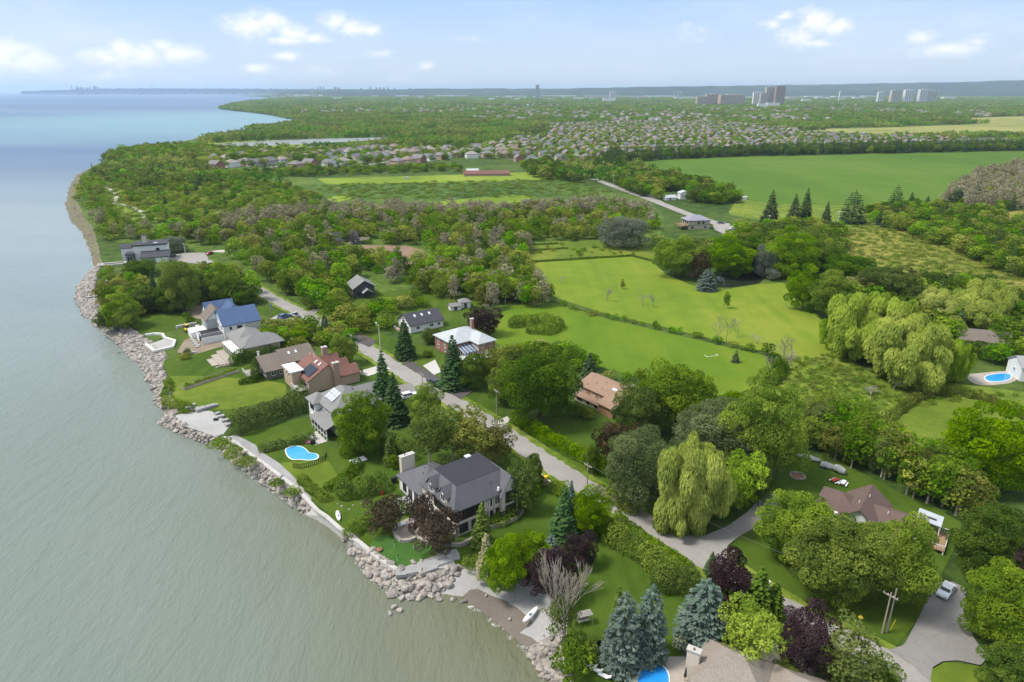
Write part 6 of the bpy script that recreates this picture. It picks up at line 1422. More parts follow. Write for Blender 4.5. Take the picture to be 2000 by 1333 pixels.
m = MB(); m.add([(2.8, .1, 3.6), (7.4, .1, 3.6), (7.4, .1, 5.7), (2.8, .1, 4.0), (2.8, .3, 3.6), (7.4, .3, 3.6), (7.4, .3, 5.7), (2.8, .3, 4.0)], [(0, 1, 2, 3), (7, 6, 5, 4), (0, 4, 5, 1), (1, 5, 6, 2), (2, 6, 7, 3), (3, 7, 4, 0)]); m.build('gable_wall', MATS['w_beige'], h.r)
h.windows('x0', 2.35, 1.3, [(6.0, 1.8), (9.2, 1.6), (13.2, 1.2), (14.0, .8)], 2.78, frame='m_trim', mull=1); MB().box(2.72, 5.6, 2.22, 2.79, 12.9, 3.7).build('wall_panel', MATS['w_cedar'], h.r)
h.windows('x0', .5, .8, [(6.4, 1.0), (9.4, 1.0), (12.4, 1.8)], .78, frame='m_trimdark', mull=0); h.windows('y0', .4, 2.2, [(.6, 2.0)], -.02, frame='m_trimdark', mull=3); h.window('y0', 3.4, 1.0, 1.4, 1.4, .08)
MB().slab([(5.2, 4.0, 5.25), (5.9, 4.0, 5.5), (5.9, 5.6, 5.5), (5.2, 5.6, 5.25)], .12).build('skylight', MATS['m_skylight'], h.r); h.chimney(7.6, .6, 4.5, 7.0, 1.0, 1.0, 'w_cedar'); h.vents([(4, 8, 5), (5, 11, 5.3), (6.5, 9, 5.9), (3.4, 13, 4.8)], 'm_metal')
# ---------------------------------------------------------------- dark red bungalow behind the maples
h = House('red_roof_bungalow', 'long bungalow with dark red brown hipped roof partly hidden by maples', (60.2, 115.6), -37.5)
h.wall(0, 0, 17.5, 8.2, 0, 2.9, 'w_white'); h.hip(-.2, 1, 7, 8.2, 2.95, 2.2, 'r_darkred', ov=.5); h.gable(4, -1, 11.5, 9.5, 2.96, 3.0, 'y', 'r_darkred', ov=.5, wall='w_white'); h.gable(9, .4, 17.5, 8.2, 2.94, 1.9, 'x', 'r_darkred', ov=.5, wall='w_white'); h.hip(10.4, -2.2, 15.2, 3.6, 2.93, 1.7, 'r_darkred', ov=.4)
h.deck(17.6, 2.2, 22, 8.6, 1.0, 'm_wood', True, 'xyXY', 'm_white'); h.plate([(16.4, 6.4, 3.7), (20.6, 6.4, 3.3), (20.6, 10.4, 3.3), (16.4, 10.4, 3.7)], .15, 'r_metal', 'awning'); MB().slab([(18.0, 7.8, 3.68), (19.6, 7.8, 3.52), (19.6, 8.3, 3.52), (18.0, 8.3, 3.68)], .05).build('awning_vent', MATS['m_black'], h.r)
for (x, y) in ((20.4, 6.6), (20.4, 10.2), (16.7, 10.2)): MB().box(x - .08, y - .08, 0, x + .08, y + .08, 3.3).build('post', MATS['m_white'], h.r)
h.windows('y0', 1.0, 1.2, [(1, 1.6), (8, 1.8)], -.02 if False else 0.0); h.windows('x1', 1.0, 1.2, [(2.5, 1.2)], 17.53); h.vents([(7, 2, 5.6), (8.2, 5, 5.9), (12, 3, 4.6)], 'm_white')
# ---------------------------------------------------------------- tan hip-roofed house with patio and pool
h = House('tan_roof_house', 'house with large tan shingle hip roof and stone chimney by the round ended pool', (33.85, 67.7), 60.0)
h.wall(.4, .4, 8.6, 10.1, 0, 3.0, 'w_stone'); h.hip(.4, .4, 8.6, 10.1, 3.05, 3.5, 'r_tan', ov=.6); h.wall(8.6, -3.5, 13, 5, 0, 2.8, 'w_stone'); h.hip(8, -4, 13, 5, 2.85, 2.2, 'r_tan', ov=.5); h.hip(1, -9, 9, 1.5, 3.02, 3.0, 'r_tan', ov=.5); h.wall(1.2, -8.8, 8.8, .4, 0, 3.0, 'w_stone')
h.chimney(2.9, 10.15, 0, 5.3, .9, 1.8, 'w_stone'); h.windows('y1', .6, 1.9, [(5.5, 2.2)], 10.12, mull=2); h.windows('x0', .6, 1.9, [(3, 2.2), (7, 2.2)], .38, mull=2); h.vents([(6.4, 3, 5.0), (6.8, 4, 4.8), (7.2, 5, 4.5)], 'm_metal')
pp = sheet('pool_patio', pxpoly([(1228,1335),(1238,1312),(1254,1290),(1300,1284),(1366,1284),(1400,1300),(1440,1400),(1225,1400)]), .15, MATS['m_paver'], kind=None, smooth=0); tag(pp, 'tan paved patio around the round ended pool', 'patio')
# ---------------------------------------------------------------- hip-roofed house by the upper road
h = House('hip_roof_house', 'two storey tan house with lilac grey hip roof and brown deck', (108.0, 416.9), 10.0)
h.wall(0, 0, 14, 10, 0, 5.7, 'w_beige'); h.hip(0, 0, 14, 10, 5.75, 2.6, 'r_lilac', ov=.8); MB().box(-.06, -.06, 2.7, 14.06, 10.06, 2.95).build('belt_course', MATS['m_trimdark'], h.r)
h.deck(-5.2, -.6, -.1, 9, 2.8, 'm_wood', True, 'xy', 'm_wood'); h.windows('y0', 3.5, 1.3, [(6, 1.4), (9, 1.4)], 0, frame='m_trimdark'); h.windows('y0', .8, 1.2, [(2, 1.4), (10.5, 1.2)], 0, frame='m_trimdark'); h.windows('x0', 3.4, 1.8, [(1, 1.6), (4, 1.6), (7, 1.6)], -.02, frame='m_trimdark')
# ---------------------------------------------------------------- smaller buildings in the middle distance
def simple_house(name, label, px, py, w, d, hw, rise, wallm, roofm, ang=37.2, axis='x', cat='house', win=True, hip=False, z=0, group=None):
    p = G(px, py); h = House(name, label, (p.x, p.y), ang, cat, group)
    h.wall(0, 0, w, d, 0, hw, wallm)
    if hip: h.hip(0, 0, w, d, hw + .04, rise, roofm, ov=.4)
    else: h.gable(0, 0, w, d, hw + .02, rise, axis, roofm, ov=.35, wall=wallm)
    if win:
        n = max(1, int(w/3.2))
        for i in range(n): h.window('y0', w*(i + .3)/n, hw*.42, min(1.2, w*.3), min(1.2, hw*.4))
        h.window('x0', d*.4, hw*.42, 1.0, min(1.2, hw*.4), -.02)
    else: h.door('y0', w*.35, min(1.2, w*.3), min(2.0, hw*.8))
    return h
simple_house('garden_shed', 'white garden shed with low grey roof behind the bungalow', 880, 608, 4.2, 3.0, 1.9, .8, 'w_white', 'r_grey', 20, 'x', 'shed', False)
simple_house('garden_shed', 'taller white garden shed with hipped grey roof', 900, 603, 4.0, 3.6, 2.4, 1.2, 'w_white', 'r_grey', 20, 'x', 'shed', False, True)
simple_house('wooded_house', 'house with dark roof hidden among the woods', 655, 482, 13, 9, 3.2, 3.6, 'w_dark', 'r_charcoal', 25)
simple_house('wood_shed', 'brown timber shed beside the dirt yard in the woods', 700, 478, 6, 4, 2.4, 1.2, 'w_greybrown', 'r_brown', 10, 'x', 'shed', False)
simple_house('white_farmhouse', 'small white boxy house beside the upper road', 1328, 390, 8, 7, 5.0, 1.4, 'w_white', 'r_metal', 5, 'y')
simple_house('white_shed', 'low white shed roof beside the boxy white house', 1300, 392, 9, 6, 2.2, 1.6, 'w_white', 'r_pale', 10, 'x', 'shed', False)
simple_house('white_trailer', 'white trailer home under trees by the crop field', 1436, 392, 9, 3, 2.6, .5, 'w_white', 'r_pale', 4, 'x', 'trailer', False)
simple_house('grey_cottage', 'grey roofed cottage beyond the willow near the trailer', 1376, 390, 12, 7, 2.4, 1.8, 'w_greybrown', 'r_grey', 5)
simple_house('brown_roof_house', 'house with long brown roof beside the tall willow', 1872, 678, 15, 9, 2.8, 2.6, 'w_bricktan', 'r_brown', -18)
simple_house('pink_roof_house', 'house with faded pink roof showing between the trees', 1652, 570, 10, 8, 2.8, 2.8, 'w_bricktan', 'r_terracotta', -20)
simple_house('white_pool_house', 'white house with grey roof beside the rectangular pool', 1990, 745, 12, 8, 4.4, 2.2, 'w_white', 'r_greylight', -10)
simple_house('field_cottage', 'orange brown roofed cottage behind the border of the brick house', 1050, 690, 5, 4, 2.0, 1.6, 'w_tan', 'r_terracotta', 20, 'y', 'shed', False)
p = G(906, 345); h = House('long_barn', 'long low barn with red brown roof on the mown strip', (p.x, p.y), 4.0, 'barn')
h.wall(0, 0, 46, 9, 0, 2.6, 'w_brickpink'); h.gable(0, 0, 46, 9, 2.62, 2.6, 'x', 'r_redbrown', ov=.5, wall='w_brickpink'); h.wall(3, 9, 15, 18, 0, 4.6, 'w_white'); h.gable(3, 9, 15, 18, 4.62, 1.6, 'x', 'r_pale', ov=.4, wall='w_white')
for i in range(11): h.window('y0', 2 + i*4, 1.0, 1.6, 1.0)
# ---------------------------------------------------------------- boulders along the shore
random.seed(77)
def rock_mesh(k, sub=2):
    bm = bmesh.new(); bmesh.ops.create_icosphere(bm, subdivisions=sub, radius=0.5)
    r = random.Random(k); pl = [(Vector((r.gauss(0, 1), r.gauss(0, 1), r.gauss(0, 1))).normalized(), r.uniform(.26, .44)) for _ in range(9)]
    sc = Vector((r.uniform(.8, 1.25), r.uniform(.75, 1.1), r.uniform(.55, .85)))
    for v in bm.verts:
        p = v.co.copy()
        for n, d in pl:
            e = p.dot(n) - d
            if e > 0: p -= n*e*0.9
        v.co = Vector((p.x*sc.x, p.y*sc.y, p.z*sc.z))*(1 + r.uniform(-.04, .04))*1.15
    me = bpy.data.meshes.new('boulder'); bm.to_mesh(me); bm.free(); me.materials.append(MATS['m_rock']); return me
ROCKS = [rock_mesh(i, 1 if i > 5 else 2) for i in range(10)]
PROTO['rock'] = [(m, None, 1, 1) for m in ROCKS]
def bank_point(i, t, kinds):
    T, W = CT[i], CW[i]; p = T.lerp(W, t)
    z = (-0.9*t/0.5) if t < .5 else (-0.9 + (WZ + .9)*(t - .5)/.5)
    return Vector((p.x, p.y, z))
cand = []
for i in range(len(CT) - 1):
    if CW[i].y > 520: break
    k = CK[i]
    seg = (CW[i + 1] - CW[i]).length; wid = (CW[i] - CT[i]).length
    dens = {'rock': 1.8, 'beach': 0.035, 'soil': 0.12, 'wall': 0.0}[k]
    n = seg*(wid + 1.0)*dens; n = int(n) + (random.random() < n % 1)
    for _ in range(n):
        s = random.random(); t = random.uniform(.05, 1.12) if k != 'beach' else random.uniform(.1, .95)
        a = bank_point(i, min(t, 1), k); b_ = bank_point(i + 1, min(t, 1), k); p = a.lerp(b_, s)
        if t > 1: p += (CW[i] - CT[i]).normalized()*(t - 1)*6; p.z = WZ
        size = random.choice([.5, .65, .8, 1.0, 1.2, 1.5] if k == 'rock' else [.4, .5, .7])*random.uniform(.8, 1.2)
        if CW[i].y > 250: size *= 1.25
        cand.append((size/zc_of(p), p, size))
for x, y in ((885,1172),(905,1176),(770,1188),(762,1200),(780,1194),(858,1172),(232,690),(303,790)): cand.append((1, G(x, y, WZ), 1.1))
for x, y in ((808,1100),(820,1104),(824,1097)): cand.append((1, G(x, y), 1.3 if x < 815 else .8))
for x, y in ((660,985),(668,990),(682,996),(690,988),(706,985),(715,992),(722,986)): cand.append((1, G(x, y), .55))
cand.sort(key=lambda c: -c[0])
fill = []
for q, (key, p, size) in enumerate(cand):
    if q < 300:
        o = bpy.data.objects.new('boulder', ROCKS[q % 10]); COL.objects.link(o); o.parent = BANK
        o.location = p + Vector((0, 0, size*.12)); o.rotation_euler = (random.uniform(-.4, .4), random.uniform(-.4, .4), random.uniform(0, 6.28)); s = size*random.uniform(.9, 1.1); o.scale = (s, s, s*random.uniform(.8, 1.1))
    else: fill.append((p.x, p.y, p.z + size*.1, random.uniform(0, 6.28), size, size*random.uniform(.8, 1.1), q % 10))
print('boulders', len(cand))
bf = scatter('boulder_fill', fill, ['rock'], 'smaller riprap stones filling the shore bank'); bf.parent = BANK
# flat quarried slabs above the rocks at the gravel pad
for (x, y, w, d, a) in ((790,1118,3.0,2.0,.2),(806,1116,2.6,1.8,.3),(834,1110,3.2,2.4,.5),(850,1104,2.6,1.8,.6),(866,1098,2.6,1.8,.5),(885,1090,2.4,1.8,.2),(868,1086,2.2,1.6,.4),(880,1082,2.6,1.4,.3)):
    p = G(x, y); o = MB().box(-w/2, -d/2, -.3, w/2, d/2, .35).build('stone_slab', MATS['m_gravel'], BANK); o.location = p; o.rotation_euler = (random.uniform(-.06, .06), random.uniform(-.06, .06), a)
# seawall cap and its rail
wl = [G(x, y) for x, y in ((690,1047),(668,1034),(641,1010),(623,998),(610,984),(588,960),(556,935),(526,912),(492,888),(464,866),(438,855))]
m = MB()
for a, b_ in zip(wl[:-1], wl[1:]):
    t = (b_ - a).normalized(); n = Vector((-t.y, t.x, 0))
    m.add([a - n*.05 - t*.02, b_ - n*.05, b_ + n*.75, a + n*.75 - t*.02] + [q + Vector((0, 0, .42)) for q in (a - n*.05 - t*.02, b_ - n*.05, b_ + n*.75, a + n*.75 - t*.02)], [(0, 3, 2, 1), (4, 5, 6, 7), (0, 1, 5, 4), (1, 2, 6, 5), (2, 3, 7, 6), (3, 0, 4, 7)])
o = m.build('seawall', MATS['m_concrete']); tag(o, 'long concrete seawall cap running along the lakeside lots', 'wall')
wl2 = [G(x, y) for x, y in ((691,1049),(706,1060),(725,1076),(745,1092),(778,1112))]
m = MB()
for a, b_ in zip(wl2[:-1], wl2[1:]):
    t = (b_ - a).normalized(); n = Vector((t.y, -t.x, 0)); q = [a - n*.1, b_ - n*.1, b_ + n*.7, a + n*.7]
    m.add([v - Vector((0, 0, 1.0)) for v in q] + [v + Vector((0, 0, .3)) for v in q], [(0, 3, 2, 1), (4, 5, 6, 7), (0, 1, 5, 4), (1, 2, 6, 5), (2, 3, 7, 6), (3, 0, 4, 7)])
tag(m.build('retaining_wall', MATS['m_concrete']), 'low concrete kerb wall edging the putting green above the boulders', 'wall')
# surf line
def mk_foam():
    m, b, p, out = newmat('m_foam'); co = pos(b)
    n = b.noise(co, 0.7, 5.0, 0.7)
    tr = b.node('ShaderNodeBsdfTransparent'); p.inputs['Base Color'].default_value = (.7, .7, .66, 1); p.inputs['Roughness'].default_value = .6
    mx = b.node('ShaderNodeMixShader', inp={0: b.rampf(n, .50, .66, 0, .75), 1: tr.outputs[0], 2: p.outputs[0]}); b.l.new(mx.outputs[0], out.inputs['Surface'])
mk_foam()
near = [i for i in range(len(CW)) if CW[i].y < 420]
fl = [CW[i] + (CW[i] - CT[i]).normalized()*.9 for i in near]; fr = [CW[i] + (CT[i] - CW[i]).normalized()*.2 for i in near]
f = ribbon('foam', fl, fr, WZ + .03, MATS['m_foam'], 'stuff'); f['label'] = 'broken white foam along the waterline'
wb = [i for i in range(len(CW)) if CK[i] == 'beach']
ws = [CT[i].lerp(CW[i], .62) for i in wb]; we = [CT[i].lerp(CW[i], 1.0) for i in wb]
me = bpy.data.meshes.new('wet_sand'); n = len(wb)
me.from_pydata([(p.x, p.y, -1.3 + (WZ + 1.3)*.24 + .05) for p in ws] + [(p.x, p.y, WZ + .06) for p in we], [], [(i, n + i, n + i + 1, i + 1) for i in range(n - 1)])
o = link('wet_sand', me, MATS['m_wetsand']); o['kind'] = 'structure'
# driftwood
for a, b_, lab in (((200,652),(222,664),'pale driftwood log lying on the rocks below the shore trees'), ((795,1135),(838,1124),'long bleached log lying across the boulders'), ((985,1142),(1008,1150),'tangled driftwood trunk on the beach'), ((975,1150),(1005,1158),'thin driftwood branch on the beach'), ((1090,1205),(1112,1190),'broken branch at the dead tree foot')):
    p0 = G(*a, -.8); p1 = G(*b_, -.6); m = MB(); mid = p0.lerp(p1, .5) + Vector((.2, .2, .15)); tube_path(m, [p0, mid, p1], .2, .1, 6)
    m.tube(mid, mid + Vector((.6, .5, .5)), .07, .03, 5); tag(m.build('driftwood', MATS['m_deadwood']), lab, 'log')
# pale stone ramp with big blocks
ramp = sheet('boat_ramp', pxpoly([(342,812),(376,806),(412,803),(440,822),(450,832),(436,850),(424,856),(400,846),(372,838),(350,828)]), .12, MATS['m_whitecon'], kind=None, smooth=1)
tag(ramp, 'white concrete boat ramp slab behind the riprap', 'ramp')
for (x, y, s) in ((372,800,1.6),(382,802,1.3),(392,803,1.8),(402,800,1.4),(412,797,1.6),(420,795,1.2),(376,794,1.2),(425,810,1.0),(432,816,1.2),(440,824,1.2),(448,832,1.3)):
    p = G(x, y); o = MB().box(-s*.7, -s*.45, 0, s*.7, s*.45, s*.45).build('block', MATS['m_gravel'], ramp); o.location = (p.x, p.y, .12); o.rotation_euler = (0, 0, random.uniform(.3, 1.0))
p = G(422, 822); o = MB().box(-.5, -.4, 0, .5, .4, .5).build('crate', MATS['m_black']); o.location = p + Vector((0, 0, .13)); tag(o, 'small black crate on the white boat ramp', 'crate')
# empty pool shell at the building site
ps = empty('pool_shell', G(312, 678), 0, 'unfinished empty pool shell of white concrete on the rocky shore', 'pool')
def wall_path(px, wd, z0, z1, mat, parent, name):
    base = Vector(parent.location) if parent else Vector((0, 0, 0)); m = MB(); P = [G(*q) - base for q in px]
    for a, b_ in zip(P[:-1], P[1:]):
        t = (b_ - a).normalized(); n = Vector((-t.y, t.x, 0))*wd/2; q = [a - n, b_ - n + t*.0, b_ + n, a + n]
        m.add([Vector((v.x, v.y, z0)) for v in q] + [Vector((v.x, v.y, z1)) for v in q], [(0, 3, 2, 1), (4, 5, 6, 7), (0, 1, 5, 4), (1, 2, 6, 5), (2, 3, 7, 6), (3, 0, 4, 7)])
    return m.build(name, MATS[mat], parent)
wall_path([(286,675),(302,688),(338,680),(342,668),(322,662),(318,655),(302,654),(284,657)], .8, 0, .7, 'm_tarp', ps, 'rim')
b0 = Vector(ps.location); q = [G(x, y) - b0 for x, y in ((292,674),(304,685),(334,678),(338,669),(320,664))]
MB().prism(q, .02, .22).build('floor', MATS['m_whitecon'], ps)
# ---------------------------------------------------------------- pools
def pool(label, water, deck, mat, z=.06, rim=True, deckmat='m_concrete'):
    c = G(sum(p[0] for p in water)/len(water), sum(p[1] for p in water)/len(water)); r = empty('swimming_pool', c, 0, label, 'pool')
    def poly(px, z0, z1, m, nm, sm=2):
        q = [G(*p) - c for p in px]; q = chaikin(q, sm) if sm else q
        mb = MB(); tris = geometry.tessellate_polygon([[Vector((v.x, v.y, 0)) for v in q]]); n = len(q)
        mb.add([(v.x, v.y, z1) for v in q], [tuple(t) for t in tris]); mb.add([(v.x, v.y, z0) for v in q] + [(v.x, v.y, z1) for v in q], [(i, (i + 1) % n, n + (i + 1) % n, n + i) for i in range(n)])
        return mb.build(nm, MATS[m], r), q
    if deck: poly(deck, 0, z, deckmat, 'deck', 1)
    _, q = poly(water, 0, z + .05, mat, 'water')
    if rim:
        m = MB(); n = len(q)
        cx = sum((v.x for v in q))/n; cy = sum((v.y for v in q))/n
        outer = [Vector((cx + (v.x - cx)*1.06, cy + (v.y - cy)*1.06, 0)) for v in q]; inner = [Vector((cx + (v.x - cx)*.985, cy + (v.y - cy)*.985, 0)) for v in q]
        m.add([(v.x, v.y, z + .12) for v in outer] + [(v.x, v.y, z + .12) for v in inner] + [(v.x, v.y, 0) for v in outer] + [(v.x, v.y, z) for v in inner],
              [(i, (i + 1) % n, n + (i + 1) % n, n + i) for i in range(n)] + [(2*n + i, 2*n + (i + 1) % n, (i + 1) % n, i) for i in range(n)] + [(n + i, n + (i + 1) % n, 3*n + (i + 1) % n, 3*n + i) for i in range(n)])
        m.build('coping', MATS['m_white'], r)
    return r, c
kz = lambda pts: [(380 + a/4.444, 780 + b_/4.444) for a, b_ in pts]
kp, kc = pool('kidney shaped blue pool with pale deck and black fence', kz([(790,455),(800,430),(860,410),(930,415),(970,440),(990,470),(1050,475),(1078,497),(1060,525),(990,535),(920,525),(850,530),(810,500)]), kz([(660,480),(760,420),(950,355),(1060,395),(1095,450),(1150,480),(1135,520),(1050,565),(920,605),(830,585),(710,520)]), 'm_pool')
fl = [G(*p) - kc for p in kz([(860,598),(920,608),(990,590),(1060,568),(1130,535),(1155,490)])]
for a, b_ in zip(fl[:-1], fl[1:]):
    n = 4
    for i in range(n):
        p = a.lerp(b_, i/n); MB().box(p.x - .05, p.y - .05, 0, p.x + .05, p.y + .05, 1.3).build('fence_post', MATS['m_black'], kp)
    m = MB(); m.tube((a.x, a.y, 1.2), (b_.x, b_.y, 1.2), .03, n=4); m.tube((a.x, a.y, .2), (b_.x, b_.y, .2), .03, n=4)
    for i in range(14):
        p = a.lerp(b_, i/14); m.tube((p.x, p.y, .2), (p.x, p.y, 1.2), .012, n=3)
    m.build('fence_panel', MATS['m_black'], kp)
kz2 = lambda pts: [(1180 + a/4.762, 1180 + b_/4.762) for a, b_ in pts]
bp, bc = pool('round ended bright blue pool beside the tan roofed house', kz2([(300,760),(325,640),(370,580),(450,555),(530,575),(585,630),(605,700),(600,780),(540,860),(400,880)]), None, 'm_pool_b', z=.16)
m = MB()
for k in (0, 1):
    p = G(1249 + k*4, 1303 - k*1) - bc; m.tube((p.x - .5, p.y + .5, .1), (p.x - .4, p.y + .4, 1.1), .05); m.tube((p.x - .4, p.y + .4, 1.1), (p.x + .3, p.y - .3, 1.1), .05); m.tube((p.x + .3, p.y - .3, 1.1), (p.x + .35, p.y - .35, .1), .05)
m.build('ladder', MATS['m_white'], bp)
pool('rectangular blue pool with stone surround near the willows', [(1922,742),(1925,734),(1968,729),(1976,734),(1972,744),(1935,748)], [(1882,733),(1905,730),(1970,724),(1985,730),(1985,748),(1925,754),(1900,750)], 'm_pool_b', deckmat='m_paver')
# ---------------------------------------------------------------- vehicles
for nm, c in (('c_white', (.74, .75, .76)), ('c_black', (.02, .022, .026)), ('c_dark', (.045, .05, .06)), ('c_silver', (.42, .44, .47)), ('c_blue', (.06, .10, .22)), ('c_red', (.36, .03, .03))):
    m_ = plain(nm, c, .25, .02); m_.node_tree.nodes['Principled BSDF'].inputs['Coat Weight'].default_value = .6
def car(label, px, py, ang, paint, kind='sedan', z=.2, loc=None):
    p = loc or G(px, py); r = empty('car', (p.x, p.y, z), ang, label, 'car')
    L, W = (4.7, 1.84) if kind == 'sedan' else (4.8, 1.95)
    if kind == 'sedan': prof = [(-2.35, .35), (-2.35, .78), (-2.2, .92), (-1.55, 1.0), (-.95, 1.42), (-.1, 1.47), (.55, 1.4), (1.15, .98), (2.0, .86), (2.33, .68), (2.35, .35)]; gl = (3, 7)
    elif kind == 'suv': prof = [(-2.4, .4), (-2.4, 1.0), (-2.25, 1.1), (-2.05, 1.68), (-1.4, 1.76), (.3, 1.74), (1.0, 1.12), (2.1, 1.02), (2.38, .8), (2.4, .4)]; gl = (2, 6)
    else: prof = [(-2.6, .5), (-2.6, 1.05), (-.75, 1.05), (-.6, 1.75), (.4, 1.78), (1.05, 1.15), (2.35, 1.05), (2.6, .85), (2.6, .5)]; gl = (2, 5)
    m = MB(); n = len(prof); hw = W/2
    def w_at(zz): return hw*(1.0 if zz < 1.05 else 1.0 - .24*(zz - 1.05)/.7)
    m.add([(x, -w_at(zz), zz) for x, zz in prof] + [(x, w_at(zz), zz) for x, zz in prof], [tuple(range(n)), tuple(range(2*n - 1, n - 1, -1))] + [(i, n + i, n + (i + 1) % n, (i + 1) % n) for i in range(n)])
    body = m.build('body', MATS['c_' + paint], r)
    bv = body.modifiers.new('bevel', 'BEVEL'); bv.width = .07; bv.segments = 2
    def pane(a, b_, name):
        (x0, z0), (x1, z1) = prof[a], prof[b_]; d = Vector((x1 - x0, 0, z1 - z0)); nn = Vector((-d.z, 0, d.x)).normalized()*.015
        if nn.z < 0: nn = -nn
        w0, w1 = w_at(z0)*.86, w_at(z1)*.86; A = Vector((x0, 0, z0)) + d*.1 + nn; B = Vector((x0, 0, z0)) + d*.92 + nn
        MB().add([(A.x, -w0, A.z), (A.x, w0, A.z), (B.x, w1, B.z), (B.x, -w1, B.z)], [(0, 1, 2, 3)]).build(name, MATS['m_glass'], r)
    pane(gl[0], gl[0] + 1, 'rear_window'); pane(gl[1] - 1, gl[1], 'windscreen')
    top = max(zz for _, zz in prof); x0 = prof[gl[0] + 1][0]; x1 = prof[gl[1] - 1][0]; zb = 1.0 if kind == 'sedan' else 1.16
    for s in (-1, 1):
        for a, b_ in ((x0 - .15, (x0 + x1)/2 - .05), ((x0 + x1)/2 + .05, x1 + .1)):
            wb_, wt = w_at(zb) + .012, w_at(top - .1) + .012
            MB().add([(a, s*wb_, zb), (b_, s*wb_, zb), (b_ - (.1 if b_ > x1 else 0), s*wt, top - .12), (a + (.1 if a < x0 else 0), s*wt, top - .12)], [(0, 1, 2, 3)]).build('side_window', MATS['m_glass'], r)
        for x in (-1.45, 1.42):
            w = MB().tube((x, s*(hw - .2), .33), (x, s*(hw + .01), .33), .33, n=14).build('wheel', MATS['m_black'], r); MB().tube((x, s*(hw + .011), .33), (x, s*(hw + .03), .33), .2, n=10).build('rim', MATS['m_metal'], w)
        MB().box(L/2 - .12, s*hw*.62 - .2, .62, L/2 + .02, s*hw*.62 + .2, .8).build('headlight', MATS['m_skylight'], r); MB().box(-L/2 - .02, s*hw*.66 - .18, .7, -L/2 + .1, s*hw*.66 + .18, .88).build('taillight', MATS['m_red'], r)
    if kind == 'pickup': MB().box(-2.45, -.78, 1.055, -.85, .78, 1.06).build('cargo_bed', MATS['m_black'], r)
    return r
rd = R(127.2)
car('white sedan parked on the wide drive beside the lime maple', 1846, 1160, R(222), 'white')
car('black suv parked at the roadside by the dark driveway', 846, 752, rd, 'black', 'suv', .25)
car('dark sedan driving along the road near the white lamp pole', 684, 664, rd, 'dark', 'sedan', .25)
car('silver pickup parked on the road by the construction site', 577, 620, rd + .1, 'silver', 'pickup', .25)
car('pale car in the drive half hidden behind the roadside maple', 800, 778, R(30), 'white', 'suv', .2)
car('blue van parked at the building site yard', 556, 622, R(60), 'blue', 'suv', .12)
car('dark car on the drive of the hip roofed house', 1408, 438, R(-20), 'dark', 'sedan', .35)
car('red car parked at the end of the road by the turning circle', 410, 497, R(80), 'red', 'sedan', .12)
car('dark car in front of the modern house garage', 335, 503, R(30), 'black', 'suv', .12)
for (x, y, c, lab) in ((1432, 449, 'white', 'white car at the drive end by the evergreen row'), (1424, 455, 'dark', 'dark car nearest the evergreen row'), (1130, 326, 'white', 'white car on the upper road by the suburb'), (795, 350, 'white', 'white van on the mown strip')):
    car(lab, x, y, R(20), c, 'suv', .3)
# ---------------------------------------------------------------- poles, signs, wires
def pole(label, x, y, top, cross=True, mat='m_polewood', lamp=False, r=.15):
    p = G(x, y); hh = max(5, height_at(p, top)); o = empty('utility_pole', p, rd, label, 'pole'); MB().tube((0, 0, -.3), (0, 0, hh), r, r*.65, 8).build('post', MATS[mat], o)
    if cross:
        MB().box(-1.1, -.06, hh - .7, 1.1, .06, hh - .56).build('crossarm', MATS[mat], o)
        for k in (-1, -.4, .4, 1): MB().tube((k, 0, hh - .55), (k, 0, hh - .35), .05).build('insulator', MATS['m_white'], o)
    if lamp:
        MB().tube((0, 0, hh - .3), (1.6, 0, hh + .1), .05).build('lamp_arm', MATS['m_metal'], o); MB().box(1.5, -.15, hh + .02, 2.2, .15, hh + .16).build('lamp_head', MATS['m_white'], o)
    return p, hh
P1 = pole('leaning double utility pole on the verge in front of the maples', 1722, 1238, 1158); pole('second pole of the braced pair in front of the maples', 1731, 1236, 1150, False)
P2 = pole('wooden pole on the verge beside the concrete drive trailer', 1146, 962, 905)
P3 = pole('pole standing by the roadside maple and black suv', 826, 768, 728)
P4 = pole('pole across the road from the spruce and dark driveway', 688, 690, 652); pole('pale lamp pole by the dark roofed bungalow', 743, 684, 634, False, 'm_concpole', True, .13)
P5 = pole('pole by the road with blue banner near the building site', 530, 618, 586); P6 = pole('pole at the roadside before the road bend', 622, 606, 570); P7 = pole('pole beside the pale shoulder at the road bend', 498, 560, 528)
pole('pale pole at the turning circle of the road end', 363, 500, 478, False, 'm_concpole', True); pole('pale pole in the edge of the wood near the road', 970, 812, 760)
for (x, y, t, lab) in ((1168,350,333,'pole along the upper road by the tall evergreens'), (1197,364,342,'pole on the crop field side of the upper road'), (1235,372,352,'pole where the upper road dips behind trees'), (1274,385,362,'pole nearest the boxy white house on the upper road'), (1500,445,420,'thin pole in front of the evergreen row'), (1635,440,412,'thin pole before the broad pine'), (1138,340,326,'pole near the suburb end of the upper road')): pole(lab, x, y, t, True, 'm_concpole', False, .13)
pts = [P7, P5, P4, P3, P2, P1]
for a, b_ in zip(pts[:-1], pts[1:]):
    if (a[0] - b_[0]).length > 400: continue
    m = MB(); A = a[0] + Vector((0, 0, a[1] - .35)); B = b_[0] + Vector((0, 0, b_[1] - .35)); prev = A
    for i in range(1, 13):
        t = i/12; q = A.lerp(B, t) - Vector((0, 0, 4*t*(1 - t)*1.2)); m.tube(prev, q, .012, n=3); prev = q
    o = m.build('power_line', MATS['m_metal']); tag(o, {0: 'overhead wire from the road bend to the building site', 1: 'overhead wire past the brick house', 2: 'overhead wire past the tall spruces', 3: 'overhead wire past the stone house', 4: 'overhead wire over the road junction'}[pts.index(a)], 'wire')
